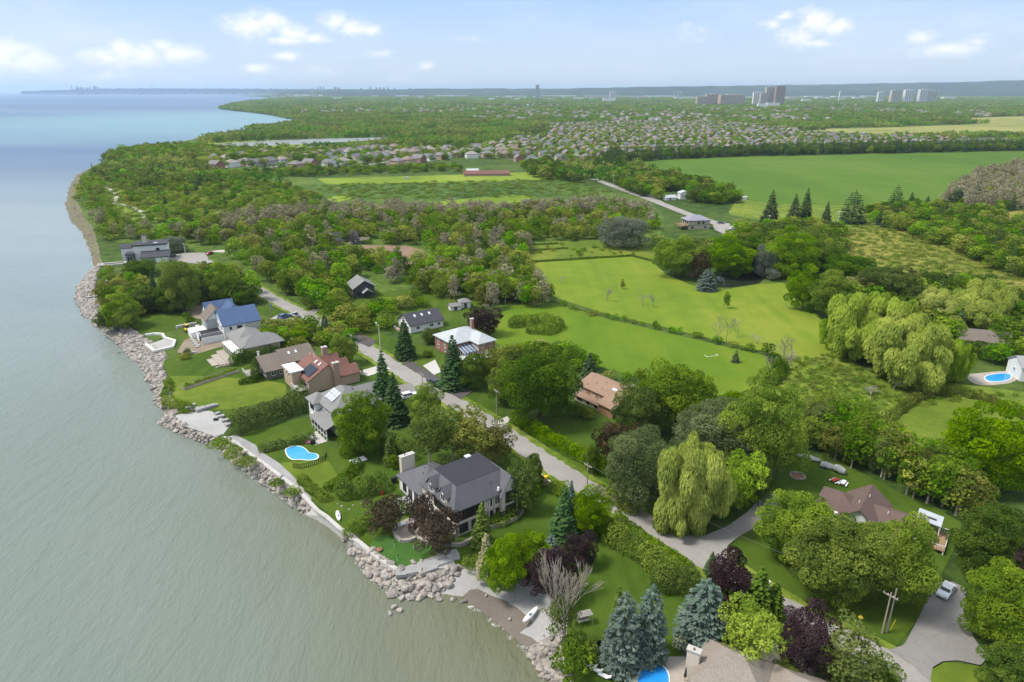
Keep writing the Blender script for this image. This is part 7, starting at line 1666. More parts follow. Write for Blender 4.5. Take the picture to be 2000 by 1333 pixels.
def sign(label, x, y, hh, mat, shape='diamond', cat='sign'):
    p = G(x, y); o = empty('road_sign', p, rd + .4, label, cat); MB().tube((0, 0, -.2), (0, 0, hh), .04).build('post', MATS['m_metal'], o); s = .42
    q = [(0, -.05, hh - s), (s, -.05, hh), (0, -.05, hh + s), (-s, -.05, hh)] if shape == 'diamond' else [(-s, -.05, hh - s), (s, -.05, hh - s), (s, -.05, hh + s), (-s, -.05, hh + s)]
    MB().add(q + [(a, b_ + .03, c) for a, b_, c in q], [(0, 1, 2, 3), (7, 6, 5, 4), (0, 4, 5, 1), (1, 5, 6, 2), (2, 6, 7, 3), (3, 7, 4, 0)]).build('plate', MATS[mat], o)
sign('yellow diamond road sign by the bushes opposite the building site', 653, 634, 2.6, 'm_yellow'); sign('yellow diamond road sign in front of the big maples', 1675, 1232, 2.6, 'm_yellow'); sign('yellow road sign on the upper road', 1178, 353, 2.6, 'm_yellow')
sign('white square sign on the grass corner of the curved driveway', 1428, 1090, 1.4, 'm_white', 'sq'); sign('blue banner sign at the building site entrance', 532, 612, 3.0, 'm_bluepl', 'sq')
p = G(1738, 1232); o = MB().tube((0, 0, 0), (.5, 0, 2.2), .04).build('guy_guard', MATS['m_yellow']); o.location = p; tag(o, 'yellow guard on the guy wire of the double pole', 'guard')
p = G(1818, 1168); o = MB().tube((0, 0, 0), (0, 0, .7), .28, .24, 12).build('hydrant_post', MATS['m_tan'] if 'm_tan' in MATS else MATS['w_tan']); o.location = p; tag(o, 'tan marker post on the grass beside the white sedan', 'post')
p = G(1498, 1152); mbx = empty('mailbox', p, rd, 'white mailbox on a post at the cedar by the road', 'mailbox'); MB().box(-.06, -.06, 0, .06, .06, 1.1).build('post', MATS['m_white'], mbx); MB().box(-.3, -.35, 1.1, .3, .35, 1.75).build('box', MATS['m_white'], mbx)
# ---------------------------------------------------------------- garden things
def thing(name, x, y, label, cat, rz=0.0, z=0.06):
    p = G(x, y); return empty(name, (p.x, p.y, z), rz, label, cat)
def lounger(x, y, label, rz):
    o = thing('sun_lounger', x, y, label, 'lounger', rz); MB().box(-.9, -.32, .28, .5, .32, .4).build('seat', MATS['m_white'], o); MB().slab([(.5, -.32, .4), (1.15, -.32, .95), (1.15, .32, .95), (.5, .32, .4)], .1).build('backrest', MATS['m_white'], o)
    for a in (-.8, .45):
        for b_ in (-.28, .28): MB().box(a - .04, b_ - .04, 0, a + .04, b_ + .04, .28).build('leg', MATS['m_black'], o)
lounger(1152, 1303, 'white sun lounger on the bank, next to the green shrub', -.6); lounger(1163, 1312, 'white sun lounger on the bank, middle of three', -.6); lounger(1180, 1324, 'white sun lounger on the bank, next to the pool patio', -.6)
def picnic(x, y, label, mats, rz):
    o = thing('picnic_table', x, y, label, 'picnic table', rz)
    for i in range(4): MB().box(-.95, -.4 + i*.21, .74, .95, -.22 + i*.21, .79).build('plank', MATS[mats], o)
    for s in (-1, 1):
        MB().box(-.95, s*.72 - .13, .43, .95, s*.72 + .13, .48).build('bench', MATS['m_white'], o)
        m = MB(); m.tube((s*.7, -.75, 0), (s*.7, -.25, .74), .05, n=4); m.tube((s*.7, .75, 0), (s*.7, .25, .74), .05, n=4); m.tube((s*.7, -.8, .42), (s*.7, .8, .42), .04, n=4); m.build('trestle', MATS['m_wood'], o)
picnic(1630, 943, 'red topped picnic table on the lawn behind the bungalow', 'm_red', .5); picnic(1646, 948, 'white picnic bench beside the red picnic table', 'm_white', .9)
fp = thing('fire_pit', 1557, 931, 'round stone fire pit on the lawn behind the bungalow', 'fire pit')
for i in range(16):
    a = i*math.pi/8; o = bpy.data.objects.new('stone', ROCKS[i % 10]); COL.objects.link(o); o.parent = fp; o.location = (1.5*math.cos(a), 1.5*math.sin(a), .15); o.scale = (.62, .62, .55); o.rotation_euler = (0, 0, a*3)
MB().tube((0, 0, 0), (0, 0, .08), 1.3, n=16).build('ash', MATS['m_rust'], fp)
plain('m_greytarp', (.26, .27, .26), .7, .2, .8)
def covered(x, y, L, W, H_, label, rz):
    o = thing('covered_boat', x, y, label, 'boat', rz); n = 9; m = MB(); ring = []
    for i in range(n):
        t = i/(n - 1); w = W/2*(1 - max(0, t - .55)**2*2.6); hh = H_*(1 - abs(t - .4)*.35); xx = -L/2 + L*t
        ring.append([(xx, -w, .25), (xx, -w*1.02, hh*.55), (xx, -w*.45, hh*.92), (xx, 0, hh), (xx, w*.45, hh*.92), (xx, w*1.02, hh*.55), (xx, w, .25)])
    for i in range(n - 1): m.add(ring[i] + ring[i + 1], [(k, k + 1, 8 + k, 7 + k) for k in range(6)] + [(6, 0, 7, 13)])
    m.add(ring[0], [tuple(range(7))]); m.add(ring[-1], [tuple(range(6, -1, -1))]); m.build('cover', MATS['m_greytarp'], o, True)
    MB().box(-L*.3, -W*.3, .06, L*.35, W*.3, .24).build('trailer', MATS['m_metal'], o)
    for s in (-1, 1): MB().tube((-.2, s*W*.42, .3), (-.2, s*W*.52, .3), .3, n=10).build('wheel', MATS['m_black'], o)
covered(1578, 898, 5.2, 1.5, 1.2, 'long tarp covered boat on a trailer by the boundary trees', R(-35)); covered(1615, 915, 2.8, 1.8, 1.5, 'short grey covered trailer between boat and boundary trees', R(-35)); covered(1640, 924, 2.6, 1.8, 1.8, 'tall grey covered trailer at the boundary trees', R(-60))
sw = thing('garden_swing', 1140, 1218, 'pale wooden canopy swing bench on the lawn by the beach', 'swing', .3)
for i in range(7): MB().box(-1.3, -.7 + i*.2, 1.9, 1.3, -.55 + i*.2, 1.95).build('slat', MATS['m_greywood'], sw)
m = MB()
for s in (-1, 1):
    m.tube((s*1.25, -.9, 0), (s*1.25, 0, 1.95), .05, n=4); m.tube((s*1.25, .9, 0), (s*1.25, 0, 1.95), .05, n=4)
m.build('frame', MATS['m_greywood'], sw); MB().box(-.9, -.25, .5, .9, .25, .58).build('seat', MATS['m_greywood'], sw); MB().box(-.9, .22, .58, .9, .28, 1.1).build('backrest', MATS['m_greywood'], sw)
ch = thing('garden_chair', 1172, 1272, 'white framed garden chair on the lawn beside the blue spruce', 'chair', .4); m = MB()
for s in (-1, 1): m.tube((s*.5, -.5, 0), (s*.5, -.5, .6), .05); m.tube((s*.5, .5, 0), (s*.5, .6, 1.5), .05); m.tube((s*.5, -.5, .6), (s*.5, .55, .65), .05)
m.build('frame', MATS['m_white'], ch); MB().box(-.48, -.5, .42, .48, .5, .5).build('seat', MATS['m_black'], ch); MB().slab([(-.48, .45, .5), (.48, .45, .5), (.48, .62, 1.4), (-.48, .62, 1.4)], .05).build('backrest', MATS['m_black'], ch)
def canoe(x, y, L, W, mat, label, rz, z=.1, name='canoe'):
    o = thing(name, x, y, label, 'boat', rz, z); n = 11; m = MB(); rg = []
    for i in range(n):
        t = i/(n - 1)*2 - 1; w = W/2*math.sqrt(max(.002, 1 - t*t)); rg.append([(t*L/2, -w, .3 + .12*t*t), (t*L/2, -w*.7, .06), (t*L/2, 0, .0), (t*L/2, w*.7, .06), (t*L/2, w, .3 + .12*t*t), (t*L/2, 0, .22)])
    for i in range(n - 1): m.add(rg[i] + rg[i + 1], [(k, (k + 1) % 6, 6 + (k + 1) % 6, 6 + k) for k in range(6)])
    m.build('hull', MATS[mat], o, True); MB().box(-.3, -W*.2, .24, .3, W*.2, .3).build('seat', MATS['m_glassblue'], o)
canoe(1036, 1196, 4.4, .9, 'm_white', 'white canoe lying on the pebble beach', R(55), -.7); canoe(661, 1010, 3.6, .9, 'm_white', 'white kayak lying on the lawn by the seawall', R(110))
um = thing('patio_umbrella', 782, 1024, 'closed blue grey umbrella standing by a white table', 'umbrella'); MB().tube((0, 0, 0), (0, 0, 3.0), .04).build('pole', MATS['m_metal'], um); MB().tube((0, 0, 1.2), (0, 0, 2.9), .28, .05, 10).build('canopy', MATS['c_blue'], um)
tb = thing('patio_table', 784, 1030, 'white rectangular table on the stone patio', 'table', .6); MB().box(-.9, -.5, .7, .9, .5, .76).build('top', MATS['m_white'], tb)
for a in (-.8, .8):
    for b_ in (-.4, .4): MB().box(a - .04, b_ - .04, 0, a + .04, b_ + .04, .7).build('leg', MATS['m_white'], tb)
pt = sheet('stone_patio', pxpoly([(768,1034),(778,1022),(800,1012),(830,1010),(850,1030),(858,1058),(840,1062),(815,1052),(795,1058),(775,1052)]), .17, MATS['m_paver'], kind=None, smooth=1); tag(pt, 'tan stone patio between the house and the putting green', 'patio')
wall_path([(768,1036),(772,1050),(784,1060),(800,1060),(815,1053),(828,1062),(842,1064),(858,1060)], .5, 0, .75, 'm_stonewall', None, 'garden_wall'); tag(bpy.context.scene.objects['garden_wall'], 'curved low stone wall edging the tan patio', 'wall')
wall_path([(868,1068),(900,1068),(925,1056),(940,1040),(958,1033),(985,1026),(1008,1016),(1022,1000)], .5, 0, .8, 'm_stonewall', None, 'garden_wall'); tag([o for o in SC.objects if o.name.startswith('garden_wall')][-1], 'long curved stone wall around the house terrace lawn', 'wall')
for i, (x, y) in enumerate(((800,1035),(812,1032),(822,1040),(806,1045),(830,1030))):
    c = thing('patio_chair', x, y, 'dark patio chair on the tan stone patio', 'chair', i*.9, .18); c['group'] = 'chairs on the stone patio'
    MB().box(-.28, -.28, .4, .28, .28, .46).build('seat', MATS['m_rust'], c); MB().box(-.28, .24, .46, .28, .3, .95).build('backrest', MATS['m_rust'], c)
    for a in (-.24, .24):
        for b_ in (-.24, .24): MB().box(a - .03, b_ - .03, 0, a + .03, b_ + .03, .4).build('leg', MATS['m_black'], c)
fb = thing('fire_bowl', 740, 1077, 'small rusty flower bowl on the putting green', 'bowl', 0, .1); MB().tube((0, 0, 0), (0, 0, .35), .35, .7, 10).build('bowl', MATS['m_rust'], fb); MB().tube((0, 0, .35), (0, 0, .5), .35, .15, 8).build('flowers', MATS['w_cedar'], fb)
for (x, y, lab) in ((770,1072,'golf flag by the stone wall on the putting green'), (808,1075,'golf flag nearer the gravel pad'), (776,1098,'golf flag at the kerb side tip of the putting green')):
    g = thing('golf_flag', x, y, lab, 'flag', 0, .1); MB().tube((0, 0, 0), (0, 0, 1.5), .025, n=5).build('pole', MATS['m_white'], g); MB().slab([(.02, 0, 1.5), (.45, 0, 1.35), (.02, 0, 1.2)], .02).build('cloth', MATS['m_white'], g)
ps_ = thing('play_set', 731, 962, 'wooden swing frame with a grey seat on the play lawn', 'swing', .5); m = MB()
for s in (-1.2, 1.2): m.tube((s, -.9, 0), (s, 0, 2.1), .07, n=5); m.tube((s, .9, 0), (s, 0, 2.1), .07, n=5)
m.tube((-1.3, 0, 2.1), (1.3, 0, 2.1), .07, n=5); m.build('frame', MATS['m_orange'], ps_); MB().box(-.5, -.25, .5, .5, .25, .6).build('seat', MATS['m_metal'], ps_)
sl_ = thing('slide', 748, 966, 'red and blue plastic slide on the play lawn', 'slide', 1.0); sl_.scale = (.6, .6, .6); MB().slab([(0, -.3, 1.5), (0, .3, 1.5), (1.7, .3, .2), (1.7, -.3, .2)], .1).build('chute', MATS['m_bluepl'], sl_); MB().box(-.7, -.35, 0, -.02, .35, 1.5).build('tower', MATS['m_red'], sl_)
bq = thing('barbecue', 770, 944, 'black barbecue grill on the play terrace', 'grill', .6, .3); MB().box(-.7, -.35, .75, .7, .35, 1.15).build('lid', MATS['m_black'], bq); MB().box(-.6, -.3, .1, .6, .3, .74).build('cabinet', MATS['m_black'], bq)
bq = thing('covered_grill', 1368, 1306, 'black covered grill beside the stone chimney', 'grill', .3, .18); MB().prism([(-.8, -.5), (.8, -.5), (.8, .5), (-.8, .5)], 0, 1.1).build('cover', MATS['m_black'], bq); MB().add([(-.8, -.5, 1.1), (.8, -.5, 1.1), (.8, .5, 1.1), (-.8, .5, 1.1), (0, -.2, 1.6), (0, .2, 1.6)], [(0, 1, 4), (2, 3, 5), (1, 2, 5, 4), (3, 0, 4, 5)]).build('hood', MATS['m_black'], bq)
bq = thing('covered_grill', 612, 868, 'black covered grill by the kidney pool gate', 'grill', .3); MB().box(-.6, -.4, 0, .6, .4, .8).build('cover', MATS['m_black'], bq); MB().box(-.45, -.3, .8, .45, .3, 1.15).build('hood', MATS['m_black'], bq)
um = thing('patio_umbrella', 1337, 1332, 'closed black umbrella beside the round ended pool', 'umbrella', 0, .18); MB().tube((0, 0, 0), (0, 0, 2.6), .04).build('pole', MATS['m_black'], um); MB().tube((0, 0, .9), (0, 0, 2.5), .24, .05, 10).build('canopy', MATS['m_black'], um)
tp = thing('pool_float', 602, 865, 'pink pool float on the kidney pool deck', 'float', .3, .12); m = MB(); 
for i in range(14):
    a = i*math.pi/7; b_ = (i + 1)*math.pi/7; m.tube((.55*math.cos(a), .55*math.sin(a), .18), (.55*math.cos(b_), .55*math.sin(b_), .18), .18, n=6)
m.build('ring', MATS['m_pink'], tp); MB().tube((0, 0, 0), (0, 0, .1), .42, n=12).build('base', MATS['m_white'], tp)
tr_ = thing('tarp', 700, 900, 'white tarp stretched flat on the lawn by the maple', 'tarp', .65); MB().slab([(-1.8, -1.1, .1), (1.8, -1.1, .14), (1.8, 1.1, .1), (-1.8, 1.1, .16)], .08).build('sheet', MATS['m_white'], tr_)
pw = thing('play_structure', 706, 872, 'orange wooden playset under the maple', 'playset', .4)
for a in (-1, 1):
    for b_ in (-.8, .8): MB().box(a - .07, b_ - .07, 0, a + .07, b_ + .07, 2.0).build('post', MATS['m_orange'], pw)
MB().box(-1.1, -.9, 1.0, 1.1, .9, 1.1).build('platform', MATS['m_orange'], pw); MB().slab([(-1.2, -1, 2.0), (1.2, -1, 2.0), (1.2, 0, 2.7), (-1.2, 0, 2.7)], .08).build('roof', MATS['m_orange'], pw)
tl = thing('cargo_trailer', 1050, 944, 'open dark red trailer parked on the concrete drive', 'trailer', R(50)); MB().box(-1.5, -.8, .5, 1.5, .8, .6).build('bed', MATS['m_rust'], tl)
for q in ((-1.5, -.8, 1.5, -.74), (-1.5, .74, 1.5, .8), (-1.5, -.738, -1.44, .738), (1.44, -.738, 1.5, .738)): MB().box(q[0], q[1], .602, q[2], q[3], 1.1).build('side_board', MATS['m_rust'], tl)
for s in (-1, 1): MB().tube((0, s*.85, .35), (0, s*1.0, .35), .35, n=12).build('wheel', MATS['m_black'], tl)
MB().tube((1.5, 0, .5), (2.6, 0, .45), .05).build('drawbar', MATS['m_black'], tl)
ft = thing('wood_pile', 1064, 938, 'small yellow toy digger beside the red trailer', 'toy', .5, .15); MB().box(-.5, -.4, .2, .5, .4, .8).build('body', MATS['m_yellow'], ft); MB().tube((.5, 0, .6), (1.3, 0, 1.1), .1).build('boom', MATS['m_yellow'], ft); MB().box(-.55, -.5, 0, .55, .5, .2).build('track', MATS['m_black'], ft)
ft.name = 'toy_digger'
# raised vegetable bed with fence on the lakeside lawn
rb = thing('vegetable_bed', 412, 743, 'long raised vegetable bed with low fence on the lakeside lawn', 'garden bed', R(52), .07); L = 17.0
for q in ((-L/2, -1.1, L/2, -1.0), (-L/2, 1.0, L/2, 1.1), (-L/2, -.99, -L/2 + .1, .99), (L/2 - .1, -.99, L/2, .99)): MB().box(q[0], q[1], 0, q[2], q[3], .45).build('board', MATS['m_greywood'], rb)
MB().box(-L/2 + .1, -.99, 0, L/2 - .1, .99, .32).build('soil', MATS['m_dirt'], rb)
for i in range(18):
    x = -L/2 + .6 + i*.93; o = bpy.data.objects.new('plant', PROTO['shrub_bright' if i % 3 == 0 else 'shrub'][0][0]); COL.objects.link(o); o.parent = rb; o.location = (x, random.uniform(-.4, .4), .3); o.scale = (.3, .3, random.uniform(.2, .4))
for i in range(12):
    for s in (-1.6, 1.6): MB().box(-L/2 + i*1.5 - .04, s - .04, 0, -L/2 + i*1.5 + .04, s + .04, 1.0).build('fence_post', MATS['m_greywood'], rb)
m = MB()
for s in (-1.6, 1.6): m.tube((-L/2, s, .95), (L/2, s, .95), .03, n=4); m.tube((-L/2, s, .5), (L/2, s, .5), .02, n=4)
m.build('fence_rail', MATS['m_greywood'], rb)
# building-site clutter
random.seed(3)
for i, (x, y) in enumerate(((386,640),(392,646),(398,650),(402,655),(410,658),(416,662),(375,636),(382,634),(420,668),(398,640))):
    st = thing('material_stack', x, y, 'white wrapped stack of building material below the blue roofed house', 'pallet', random.uniform(0, 3)); st['group'] = 'wrapped building material stacks'
    MB().box(-.7, -.5, 0, .7, .5, .15).build('pallet', MATS['m_wood'], st); MB().box(-.62, -.45, .152, .62, .45, random.uniform(.5, 1.0)).build('load', MATS['m_white'], st)
for i, (x, y) in enumerate(((548,625),(542,630),(536,634),(552,618))):
    st = thing('material_stack', x, y, 'white bags and boards stacked on the gravel yard by the road', 'pallet', random.uniform(0, 3)); st['group'] = 'stacks on the gravel yard'
    MB().box(-.8, -.5, 0, .8, .5, .15).build('pallet', MATS['m_wood'], st); MB().box(-.7, -.45, .152, .7, .45, random.uniform(.4, .9)).build('load', MATS['m_tarp'], st)
ex = thing('excavator', 366, 648, 'yellow mini excavator on the dirt by the rubble', 'excavator', 2.4, .1)
for s in (-1, 1): MB().box(-1.0, s*.65 - .2, 0, 1.0, s*.65 + .2, .55).build('track', MATS['m_black'], ex)
MB().box(-.9, -.7, .56, .7, .7, 1.2).build('body', MATS['m_yellow'], ex); MB().box(-.3, -.6, 1.21, .6, .3, 2.3).build('cab', MATS['m_glass'], ex); MB().box(-.35, -.65, 2.31, .65, .35, 2.4).build('cab_roof', MATS['m_yellow'], ex)
bo = MB(); bo.tube((.7, -.3, 1.1), (2.2, -.3, 2.6), .14, .12, 5); bo.tube((2.2, -.3, 2.6), (3.1, -.3, 1.2), .11, .09, 5); bo.build('boom', MATS['m_yellow'], ex); MB().box(2.9, -.6, .7, 3.5, 0, 1.2).build('bucket', MATS['m_rust'], ex)
rw = wall_path([(345,642),(355,640),(372,637),(385,635)], 1.0, 0, 1.0, 'm_whitecon', None, 'block_wall'); tag(rw, 'rough white block wall between the site and the lawn', 'wall')
rw = wall_path([(368,692),(378,690),(384,689)], .6, 0, .5, 'm_concrete', None, 'concrete_beam'); tag(rw, 'concrete beam lying on the dirt by the lawn', 'beam')
gz = thing('gazebo', 192, 577, 'white square patio with dark fire table on the shore below the modern house', 'patio', .35); MB().box(-3.6, -2.6, 0, 3.6, 2.6, .2).build('slab', MATS['m_whitecon'], gz); MB().box(-1, -.6, .2, 1, .6, .5).build('fire_table', MATS['m_black'], gz); gz.name = 'fire_patio'
wall_path([(206,540),(210,552),(208,562),(205,570)], .8, 0, .5, 'm_whitecon', None, 'garden_steps'); tag(SC.objects['garden_steps'], 'white steps leading down from the modern house terrace', 'steps')
wall_path([(222,547),(240,545),(262,541),(285,540)], 1.2, 0, .7, 'm_wood', None, 'garden_fence'); tag(SC.objects['garden_fence'], 'brown timber fence beside the small lawn of the modern house', 'fence')
gb = thing('goal_frame', 1392, 697, 'small white goal frame lying in the mown field', 'goal', .3); m = MB(); m.tube((-2, 0, .1), (2, 0, .1), .06); m.tube((-2, 0, .1), (-2, 1.6, .1), .06); m.tube((2, 0, .1), (2, 1.6, .1), .06); m.build('frame', MATS['m_white'], gb)
# ---------------------------------------------------------------- suburbs
random.seed(99)
def sub_house_proto(w, d, hw, rise, wallm, roofm, kind):
    h = House('p', 'p', (0, 0), 0); h.wall(0, 0, w, d, 0, hw, wallm)
    if kind == 'hip': h.hip(0, 0, w, d, hw + .03, rise, roofm, ov=.4)
    else: h.gable(0, 0, w, d, hw + .03, rise, 'x' if kind == 'gx' else 'y', roofm, ov=.4, wall=wallm)
    if kind == 'hip': h.wall(w*.55, -3.5, w*.98, 0, 0, hw*.6, wallm, 'garage_wall'); h.gable(w*.55, -3.5, w*.98, 1, hw*.6 + .02, 1.5, 'y', roofm, ov=.3, wall=wallm)
    for i in range(3): h.window('y0', w*(.08 + .3*i), hw*.62, w*.16, 1.3)
    h.window('x0', d*.4, hw*.6, 1.4, 1.3, -.02); h.window('y0', w*.1, hw*.15, w*.3, 1.4)
    ch = []
    for c in h.r.children: ch.append((c.name.split('.')[0], c.data, c.location.copy(), c.rotation_euler.copy(), [(g.name.split('.')[0], g.data) for g in c.children]))
    for c in list(h.r.children):
        for g in list(c.children): bpy.data.objects.remove(g)
        bpy.data.objects.remove(c)
    bpy.data.objects.remove(h.r); return ch
SUB = [('brown roofed house', sub_house_proto(12, 11, 5.4, 3.4, 'w_bricktan', 'r_sub2', 'hip')), ('grey roofed house', sub_house_proto(11, 11, 5.4, 3.2, 'w_bricktan', 'r_sub1', 'hip')), ('dark roofed house', sub_house_proto(11, 10, 5.2, 3.2, 'w_beige', 'r_sub3', 'gx')),
       ('tan roofed house', sub_house_proto(12, 10, 5.0, 3.0, 'w_white', 'r_sub4', 'hip')), ('red brick grey roofed house', sub_house_proto(10, 11, 5.4, 3.4, 'w_brickred', 'r_sub1', 'gy')), ('white walled grey roofed house', sub_house_proto(11, 10, 5.2, 2.8, 'w_white', 'r_sub3', 'gy'))]
SUBP = []
def sub_points(poly, ang, row, lot, keep=.92):
    P = pxpoly(poly); c, s = math.cos(ang), math.sin(ang)
    us = [p.x*c + p.y*s for p in P]; vs = [-p.x*s + p.y*c for p in P]; out = []
    v = min(vs); k = 0
    while v < max(vs):
        u = min(us) + random.uniform(0, lot)
        while u < max(us):
            x, y = u*c - v*s, u*s + v*c
            if random.random() < keep and in_poly(x, y, P): out.append((x + random.uniform(-1.5, 1.5), y + random.uniform(-1.5, 1.5), ang + (math.pi if k % 2 else 0) + random.uniform(-.06, .06)))
            u += lot*random.uniform(.95, 1.15)
        v += row[k % 2]; k += 1
    return out
SUB_AREAS = [([(395,330),(400,306),(520,302),(640,297),(700,292),(780,293),(900,296),(960,300),(900,312),(850,318),(790,322),(660,328),(560,331)], R(62), (30, 46), 19, 'in the lagoon side suburb'),
             ([(880,303),(960,282),(1060,268),(1200,262),(1560,262),(1760,272),(1960,278),(1980,290),(1700,298),(1450,304),(1200,312),(1150,316),(1060,318),(960,312)], R(14), (24, 38), 16.5, 'in the suburb behind the crop field'),
             ([(1070,266),(1075,246),(1200,240),(1390,240),(1480,248),(1560,258),(1400,262),(1200,262)], R(30), (22, 36), 17, 'in the farther suburb'), ]
cs = []
for poly, ang, row, lot, lab in SUB_AREAS:
    for (x, y, a) in sub_points(poly, ang, row, lot, .95): cs.append((y, x, a, lab))
cs.sort(); print('suburb houses', len(cs))
SM = [(G(a, b_), t) for a, b_, t in ((440,310,'at the lagoon mouth end of the suburb'),(520,318,'beside the lagoon wood'),(600,315,'facing the scrub land'),(690,308,'behind the mown strip'),(760,306,'in the middle of the lagoon suburb'),(830,306,'near the long barn'),(900,305,'behind the long barn'),(980,305,'near the dark row houses'),(1060,308,'at the upper road entrance'),(1130,305,'beside the upper road'),(1200,305,'at the first spruces of the crop field belt'),(1300,302,'behind the crop field belt'),(1400,300,'behind the tallest spruces'),(1500,297,'behind the middle of the crop field'),(1620,294,'below the pale dry field'),(1740,291,'by the dry field corner'),(1880,287,'at the far end of the crop field'),(1200,280,'deep in the big suburb'),(1400,280,'in the heart of the big suburb'))]
def sub_mark(x, y): return min(SM, key=lambda m: (m[0].x - x)**2 + (m[0].y - y)**2)[1]
fillp = []
for q, (y, x, a, lab) in enumerate(cs):
    k = random.randrange(len(SUB)); nm, parts = SUB[k]
    if q < 280:
        r = empty('suburban_house', (x, y, 0), a, nm + ' ' + sub_mark(x, y), 'house', nm + 's ' + sub_mark(x, y))
        if x < 0: r.scale = (1.25, 1.25, 1.1)
        for (n, me, lc, ro, subs) in parts:
            if n == 'window' and y > 900: continue
            o = bpy.data.objects.new(n, me); COL.objects.link(o); o.parent = r; o.location = lc; o.rotation_euler = ro
            for (sn, sm) in subs:
                g = bpy.data.objects.new(sn, sm); COL.objects.link(g); g.parent = o
    else: fillp.append((x, y, 0, a, 1, 1, k))
# the rest of the suburb: the same houses as one mass
PROTO['subhouse'] = []
for nm, parts in SUB:
    bm = bmesh.new(); mats = []; 
    me = bpy.data.meshes.new('suburb_house')
    for (n, m_, lc, ro, subs) in parts:
        if n == 'window': continue
        k = len(bm.faces); bm.from_mesh(m_); bm.faces.ensure_lookup_table()
        if m_.materials[0] not in mats: mats.append(m_.materials[0])
        for f in bm.faces[k:]: f.material_index = mats.index(m_.materials[0])
    bm.to_mesh(me); bm.free()
    for m_ in mats: me.materials.append(m_)
    PROTO['subhouse'].append((me, None, 1, 1))
scatter('suburb', fillp, ['subhouse'], 'many small house roofs of the distant suburb')
# street trees and garden trees between the houses
tp = []
for poly, ang, row, lot, lab in SUB_AREAS:
    for (x, y) in fill_px(poly, 16.0, .6, rnd_keep=.9):
        k = random.randrange(5); tp.append((x, y, 0, random.uniform(0, 6.28), random.uniform(.75, 1.25), random.uniform(.6, 1.0), k))
scatter('suburb_trees', tp, ['m_wood'], 'street and garden trees between the suburban houses')
for poly, ang, row, lot, lab in SUB_AREAS[:2]:
    P = pxpoly(poly); c, sn = math.cos(ang), math.sin(ang); vs = [-p.x*sn + p.y*c for p in P]; us = [p.x*c + p.y*sn for p in P]; v = min(vs) + row[0] + row[1]*.62
    while v < max(vs):
        run = []; u = min(us)
        while u < max(us) + 25:
            x, y = u*c - v*sn, u*sn + v*c
            if in_poly(x, y, P): run.append(Vector((x, y, 0)))
            elif len(run) > 3: ribbon('street', offset_line(run, 4), offset_line(run, -4), .45, MATS['m_road']); run = []
            else: run = []
            u += 20
        v += row[0] + row[1]
for poly, ang, row, lot, lab in SUB_AREAS[:2]: sheet('suburb_ground', pxpoly(poly), .2 + .05*SUB_AREAS.index((poly, ang, row, lot, lab)), MATS['m_scrub'], smooth=1)
# ---------------------------------------------------------------- towers
plain('t_brown', (.44, .35, .28), .8, .08, .1); plain('t_tan', (.47, .42, .36), .8, .08, .1); plain('t_white', (.70, .70, .69), .7, .05, .1); plain('t_grey', (.40, .41, .43), .7, .08, .1); plain('t_red', (.34, .23, .19), .8, .08, .1); plain('t_glass', (.16, .20, .25), .25, .1, .1); plain('t_pale', (.60, .60, .60), .7, .1, .1)
def tower(label, x0, x1, top, dist, mat, depth=None, stripes=5, cat='tower', name='apartment_tower', base=0.0):
    s = dist/FPX*1.0; w = (x1 - x0)*s; zt = CAMH + (178 - top)*s*1.02; X = ((x0 + x1)/2 - 1000)*s; d = depth or max(12, w*.5)
    r = empty(name, (X, dist*1.065, base), 0, label, cat); MB().box(-w/2, 0, 0, w/2, d, zt).build('wall', MATS[mat], r)
    fl = max(2, int(zt/3.2))
    for i in range(stripes):
        a = -w/2 + w*(i + .25)/stripes; bw = w/stripes*.5
        m = MB()
        for k in range(fl):
            z = 3.2*k + 1.0
            if z + 1.9 < zt: m.box(a, -.9, z - .5, a + bw, -.02, z - .2)
        o = m.build('balcony_stack', MATS['t_pale' if mat != 't_white' else 't_grey'], r)
        m = MB()
        for k in range(fl):
            z = 3.2*k + 1.0
            if z + 1.9 < zt: m.box(a, -.12, z, a + bw, .05, z + 1.7)
        m.build('window_stack', MATS['t_glass'], r)
    MB().box(-w*.2, d*.2, zt, w*.2, d*.8, zt + 4).build('penthouse', MATS['t_grey'], r)
    return r
